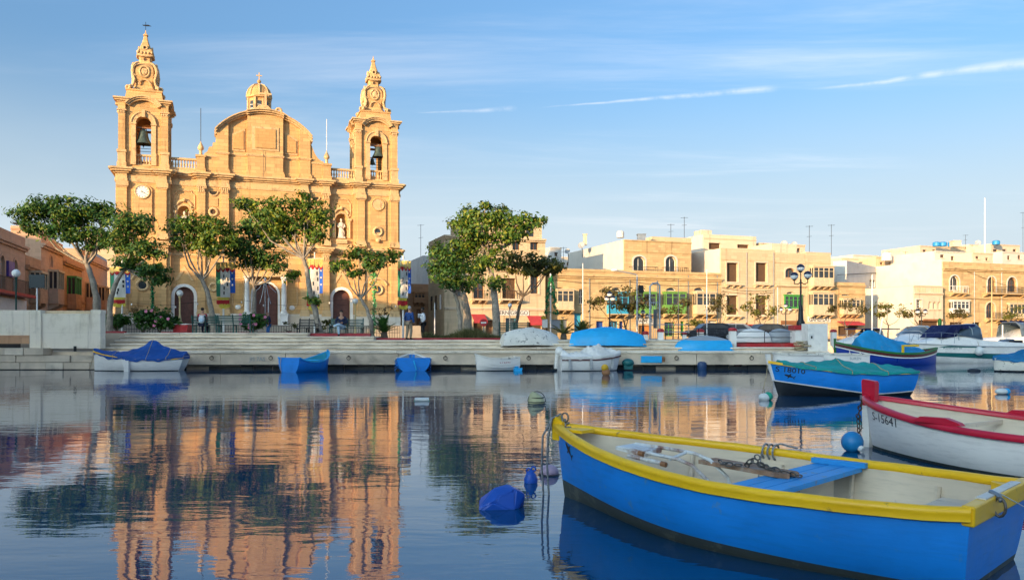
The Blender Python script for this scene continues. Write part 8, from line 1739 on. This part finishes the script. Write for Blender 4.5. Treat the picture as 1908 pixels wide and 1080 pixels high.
def person(label, loc, rz, pose, top, trousers, hair, skin='skin', scale=1.0, seated=False, coat_len=0.0):
    e = empty('person', loc, rz, label, 'person', 'people on the promenade'); J = {}
    pz = .52 if seated else .95; lean = pose.get('lean', 0.0); sw = .19
    J['pelvis'] = ((0, 0, pz), (.15, .11)); J['waist'] = ((0, lean * .3, pz + .18), (.135, .10)); J['chest'] = ((0, lean * .7, pz + .40), (.165, .115)); J['neck'] = ((0, lean, pz + .55), .055)
    hd = Vector((0, lean * 1.15 - .02, pz + .665)) + Vector(pose.get('head', (0, 0, 0))); J['jaw'] = (tuple(hd), (.075, .08)); J['skull'] = (tuple(hd + Vector((0, .01, .075))), (.08, .092)); J['crown'] = (tuple(hd + Vector((0, .015, .135))), .055); J['nose'] = (tuple(hd + Vector((0, -.105, .035))), .016)
    E = [('pelvis', 'waist'), ('waist', 'chest'), ('chest', 'neck'), ('neck', 'jaw'), ('jaw', 'skull'), ('skull', 'crown'), ('skull', 'nose')]
    for k, s in (('r', -1), ('l', 1)):
        J['ear' + k] = (tuple(hd + Vector((s * .088, .015, .05))), .018); E.append(('skull', 'ear' + k))
        J['sh' + k] = ((s * sw, lean * .85, pz + .47), .062); el, wr = pose['el' + k], pose['wr' + k]; J['el' + k] = (el, .046); J['wr' + k] = (wr, .033)
        d = (Vector(wr) - Vector(el)).normalized(); pm = Vector(wr) + d * .07; J['palm' + k] = (tuple(pm), (.040, .022)); E += [('chest', 'sh' + k), ('sh' + k, 'el' + k), ('el' + k, 'wr' + k), ('wr' + k, 'palm' + k)]
        sd = d.cross(Vector((0, 1, 0))); sd = sd.normalized() if sd.length > .1 else Vector((1, 0, 0)); bd = Vector((0, -.25, 0))
        for q, (o_, ln) in enumerate(((-.030, .07), (-.010, .082), (.010, .078), (.029, .062))):
            f1 = pm + sd * o_ + d * .045; f2 = f1 + (d + bd * .6).normalized() * ln * .5; f3 = f2 + (d + bd * 1.8).normalized() * ln * .45
            J[f'f{k}{q}a'] = (tuple(f1), .010); J[f'f{k}{q}b'] = (tuple(f3), .008); E += [('palm' + k, f'f{k}{q}a'), (f'f{k}{q}a', f'f{k}{q}b')]
        J['th' + k] = (tuple(Vector(wr) + d * .05 + sd * .055 * -s + Vector((0, -.02, 0))), .011); E.append(('wr' + k, 'th' + k))
        J['hip' + k] = ((s * .095, 0, pz - .05), .095); J['kn' + k] = (pose['kn' + k], .066); J['an' + k] = (pose['an' + k], .045); J['toe' + k] = (tuple(Vector(pose['an' + k]) + Vector(pose.get('toe' + k, (0, -.17, -.045)))), (.042, .032)); E += [('pelvis', 'hip' + k), ('hip' + k, 'kn' + k), ('kn' + k, 'an' + k), ('an' + k, 'toe' + k)]
    J = {k: (tuple(Vector(p) * scale), r) for k, (p, r) in J.items()}
    skinned('body', J, E, skin, e)
    def grow(keys, g, mat, name, Es): return skinned(name, {k: (J[k][0], tuple(x + g for x in J[k][1]) if isinstance(J[k][1], tuple) else J[k][1] + g) for k in keys}, Es, mat, e)
    ks = ['pelvis', 'waist', 'chest', 'shr', 'elr', 'wrr', 'shl', 'ell', 'wrl']; grow(ks, .024, top, 'jacket', [('pelvis', 'waist'), ('waist', 'chest')] + [(a + k, b + k) for k in 'rl' for a, b in (('sh', 'el'), ('el', 'wr'))] + [('chest', 'shr'), ('chest', 'shl')])
    ks = ['pelvis', 'hipr', 'knr', 'anr', 'hipl', 'knl', 'anl']; J['pelvis'] = (J['pelvis'][0], (.14, .10)); grow(ks, .018, trousers, 'trousers', [('pelvis', 'hipr'), ('pelvis', 'hipl')] + [(a + k, b + k) for k in 'rl' for a, b in (('hip', 'kn'), ('kn', 'an'))])
    for k in 'rl':
        a, t = Vector(J['an' + k][0]), Vector(J['toe' + k][0]); skinned('shoe', {'a': (tuple(a + (t - a) * -.35 + Vector((0, 0, -.02))), .052), 'b': (tuple(a.lerp(t, .5)), .052), 'c': (tuple(t + (t - a) * .15), .044)}, [('a', 'b'), ('b', 'c')], 'cloth_black', e)
    if hair:
        hs = Vector(J['skull'][0]); mb = MB(); mb.sphere((hs.x, hs.y + .018, hs.z + .035), .098, .93, 1.0, .98, 14, 9); mb.v = [v if v[2] > hs.z - .0 - max(0, (v[1] - hs.y)) * .9 else (v[0] * .9, v[1], hs.z - .0 - max(0, (v[1] - hs.y)) * .9) for v in mb.v]; mb.build('hair', M(hair), e, 60)
    for s in (-1, 1): h3 = Vector(J['skull'][0]); MB().sphere((h3.x + s * .03, h3.y - .083, h3.z - .005), .011, n=6, m=4).build('eye', M('letter_black'), e)
    return e
SIT = dict(elr=(-.27, -.06, .72), wrr=(-.16, -.28, .60), ell=(.27, -.06, .72), wrl=(.16, -.28, .60), knr=(-.13, -.44, .50), anr=(-.13, -.46, .09), knl=(.13, -.44, .50), anl=(.13, -.46, .09), lean=-.03)
pp = person('person in red jacket with a pale backpack sitting back to us', (X(376, 43.75), 43.75, 1.8), PI, dict(SIT, lean=-.08), 'cloth_red', 'cloth_navy', 'hair_dark', seated=True)
bp = empty('backpack', Vector((X(376, 43.45), 43.42, 2.42)), 0, 'pale blue and white backpack on the person in red', 'bag'); MB().sphere((0, 0, .12), .2, .85, .5, 1.1).build('bag_body', M('cloth_white'), bp, 60); MB().sphere((0, -.05, .06), .15, .85, .55, .8).build('pocket', M('cloth_pale'), bp, 60)
for s in (-1, 1): MB().tube([(s * .1, .02, .3), (s * .14, .12, .36), (s * .15, .2, .25)], .02, 6).build('strap', M('cloth_white'), bp)
person('bald man in dark jacket and jeans standing before the main door', (X(500, 51), 51, 1.43), R(-60), dict(elr=(-.27, .06, 1.14), wrr=(-.24, -.06, .92), ell=(.27, .06, 1.14), wrl=(.24, -.06, .92), knr=(-.11, -.03, .50), anr=(-.12, .02, .09), knl=(.11, -.02, .50), anl=(.12, .04, .09), lean=-.03), 'cloth_navy', 'cloth_jeans', None)
person('man in dark coat sitting cross-legged on the green bench', (X(636, 42.55), 42.62, 1.62), 0, dict(elr=(-.31, -.06, .74), wrr=(-.12, -.32, .66), ell=(.31, -.06, .74), wrl=(.10, -.34, .70), knr=(-.10, -.42, .54), anr=(-.04, -.46, .09), knl=(-.02, -.47, .64), anl=(-.34, -.52, .52), toel=(-.15, -.06, -.05), lean=-.06), 'cloth_navy', 'cloth_pale', 'hair_dark', seated=True)
person('man in blue sweater and khaki trousers standing on the steps', (X(762, 42.0), 42.0, 1.44), R(150), dict(elr=(-.28, .04, 1.14), wrr=(-.25, -.12, .92), ell=(.29, .02, 1.14), wrl=(.2, -.14, 1.0), knr=(-.11, -.05, .50), anr=(-.12, .02, .09), knl=(.11, -.02, .50), anl=(.13, .06, .09), lean=-.05), 'cloth_blue', 'cloth_khaki', 'hair_grey', scale=.97)
person('person in white jacket and black trousers with a hand at the mouth', (X(788, 43.8), 43.8, 1.43), R(-70), dict(elr=(-.25, -.18, 1.22), wrr=(-.05, -.22, 1.48), ell=(.26, .05, 1.14), wrl=(.22, -.12, .95), knr=(-.10, -.02, .50), anr=(-.10, .02, .09), knl=(.10, -.03, .50), anl=(.11, .04, .09), lean=-.02), 'cloth_white', 'cloth_black', 'hair_dark', 'skin_dark', scale=.98)

# ---------------------------------------------------------------- parked cars behind the quay
def car(label, px, D, ang, mat, L=4.0):
    e = empty('parked_car', (X(px, D), D, 1.30), R(ang), label, 'car', 'cars parked along the street'); w = .82
    prof = [(-2.0, .35), (-2.02, .75), (-1.75, .85), (-1.1, .92), (-.6, 1.38), (-.3, 1.45), (.9, 1.44), (1.3, 1.35), (1.85, .95), (2.0, .85), (2.02, .4), (1.75, .3), (-1.75, .3)]
    MB().prism([(a * L / 4, z) for a, z in prof], -w, w, 'y').build('body', M(mat), e, 30)
    for s in (-1, 1):
        MB().prism([(-1.0, .95), (-.58, 1.32), (.2, 1.36), (.2, .95)], s * w * 1.0, s * (w + .012), 'y').build('window', M('glass_dark'), e); MB().prism([(.27, .95), (.27, 1.36), (.9, 1.35), (1.35, 1.0)], s * w, s * (w + .012), 'y').build('window', M('glass_dark'), e)
        for x in (-1.25, 1.3):
            wl_ = MB().tube([(x, s * (w - .2), .31), (x, s * (w + .02), .31)], .31, 16).build('wheel', M('tyre'), e); MB().tube([(x, s * (w + .015), .31), (x, s * (w + .035), .31)], .19, 12).build('rim', M('car_silver'), wl_)
        MB().box(-2.03, s * .45 - .15, .62, -1.97, s * .45 + .15, .76).build('headlight', M('lamp_globe'), e)
    MB().quad((-1.12, -w * .85, .94), (-1.12, w * .85, .94), (-.62, w * .75, 1.36), (-.62, -w * .75, 1.36)).xform(Matrix.Translation((-.015, 0, .012))).build('windscreen', M('glass_dark'), e)
    return e
car('dark car parked by the orange-corbelled house', 1322, 68, 8, 'car_paint'); car('silver car parked before the arched house', 1358, 70, 12, 'car_silver'); car('dark car parked at the arched doors', 1424, 72, 14, 'car_paint'); car('red car parked near the low red wall', 1388, 76, 14, 'car_red'); car('dark car parked below the gallery house', 1450, 78, 14, 'car_silver')

# ---------------------------------------------------------------- roof clutter: aerials, dishes, tanks
def aerial(px, D, py0, py1, label, n=4):
    z0 = Z(py1, D); e = empty('aerial', (X(px, D), D, z0 - .4), 0, label, 'aerial', 'television aerials on the roofs'); h_ = Z(py0, D) - z0 + .4
    MB().tube([(0, 0, 0), (0, 0, h_)], .035, 5).build('mast', M('steel_dark'), e); MB().tube([(-.5, 0, h_ - .15), (.5, 0, h_ - .1)], .02, 4).build('boom', M('steel_dark'), e)
    for k in range(n): x = -.42 + .84 * k / (n - 1); MB().tube([(x, -.25, h_ - .14), (x, .25, h_ - .12)], .014, 4).build('element', M('steel_dark'), e)
    MB().tube([(-.35, 0, h_ * .62), (.35, 0, h_ * .64)], .02, 4).build('boom', M('steel_dark'), e)
for a in ((1250, 112, 417, 450, 'thin aerial left of two behind the stone roof storey'), (1275, 112, 404, 440, 'tall aerial right of two behind the stone roof storey'), (1508, 112, 420, 470, 'aerial above the gallery house, left'), (1549, 118, 418, 470, 'aerial above the gallery house, right'), (784, 120, 418, 480, 'aerial above the side street'), (1687, 150, 468, 486, 'small aerial above the blank grey house'), (1906, 150, 395, 470, 'aerial at the right picture edge'), (1799, 160, 437, 460, 'aerial in the skyline group'), (1050, 118, 460, 480, 'short aerial right of the central trees')): aerial(*a)
def dish(px, py, D, r_, label, sx=1.0):
    e = empty('satellite_dish', P(px, py, D), R(-25), label, 'dish', 'satellite dishes on the roofs'); MB().lathe([(.02, 0), (r_ * .5, .05), (r_ * .85, .14), (r_, .2), (r_ * .98, .22), (r_ * .5, .08), (.02, .03)], (0, 0, 0), 18).xform(Matrix.Rotation(R(65), 4, 'X')).build('reflector', M('dish_grey'), e, 50); MB().tube([(0, .05, 0), (0, .2, -.5), (0, .2, -1.6)], .05, 6).build('stand', M('steel_dark'), e); MB().tube([(0, 0, -r_ * .8), (0, -r_ * .9, 0)], .02, 5).build('feed_arm', M('steel_dark'), e)
for a in ((1058, 469, 112, .4, 'grey satellite dish left of the white side wall'), (1084, 458, 112, .5, 'larger tilted dish on the white side wall'), (1461, 455, 116, .5, 'satellite dish left of two on the green window house'), (1480, 456, 116, .42, 'satellite dish right of two on the green window house'), (1822, 453, 168, .6, 'dark dish on the skyline beside the mast')): dish(*a)
def tank(px, py, D, r_, h_, mat, label): 
    o = MB().lathe([(r_ * .9, 0), (r_, .05), (r_, h_ * .8), (r_ * .7, h_ * .95), (r_ * .3, h_), (.02, h_)], (0, 0, 0), 14).build('water_tank', M(mat), None, 40); o.location = P(px, py, D); tag(o, label, 'tank', 'roof water tanks')
for a in ((40, 418, 62, .65, 1.1, 'tank_white', 'white water tank on the left street roof'), (1156, 443, 110, .5, 1.0, 'tank_white', 'white drum on the stone roof storey'), (1745, 459, 158, .7, .9, 'tank_blue', 'blue tank left on the skyline'), (1757, 459, 158, .7, .9, 'tank_blue', 'second blue tank on the skyline'), (1773, 459, 162, .7, .9, 'tank_blue', 'third blue tank on the skyline'), (1856, 456, 163, .7, .9, 'tank_blue', 'blue tank right of the tall mast'), (1652, 486, 148, .9, 1.6, 'tank_white', 'round white tank above the blank grey house')): tank(*a)
for k, (px, py, D, w, h_, lb) in enumerate(((1090, 453, 113, .5, 1.2, 'slim chimney on the white side wall'), (1195, 446, 106, 1.0, .6, 'grey water heater on the stone roof storey'), (1780, 457, 160, 1.5, .8, 'stair head on the skyline'), (1664, 478, 152, 1.6, .9, 'small stair head above the blank grey house'))):
    o = MB().box(-w / 2, -w / 2, -.3, w / 2, w / 2, h_).box(-w / 2 - .08, -w / 2 - .08, h_, w / 2 + .08, w / 2 + .08, h_ + .1).build('roof_box', M('house_pale' if k != 1 else 'steel_grey')); o.location = P(px, py, D); tag(o, lb, 'roof box')
# iron mooring rings and rust streaks on the quay face
for k, px in enumerate((235, 395, 505, 650, 830, 985, 1100, 1260, 1400)):
    x = X(px, 39.3); MB().torus((x, 39.24, .56), .09, .016, 'y', 14, 6).box(x - .03, 39.24, .62, x + .03, 39.33, .68).build('mooring_ring', M('chain_rust'), quay)
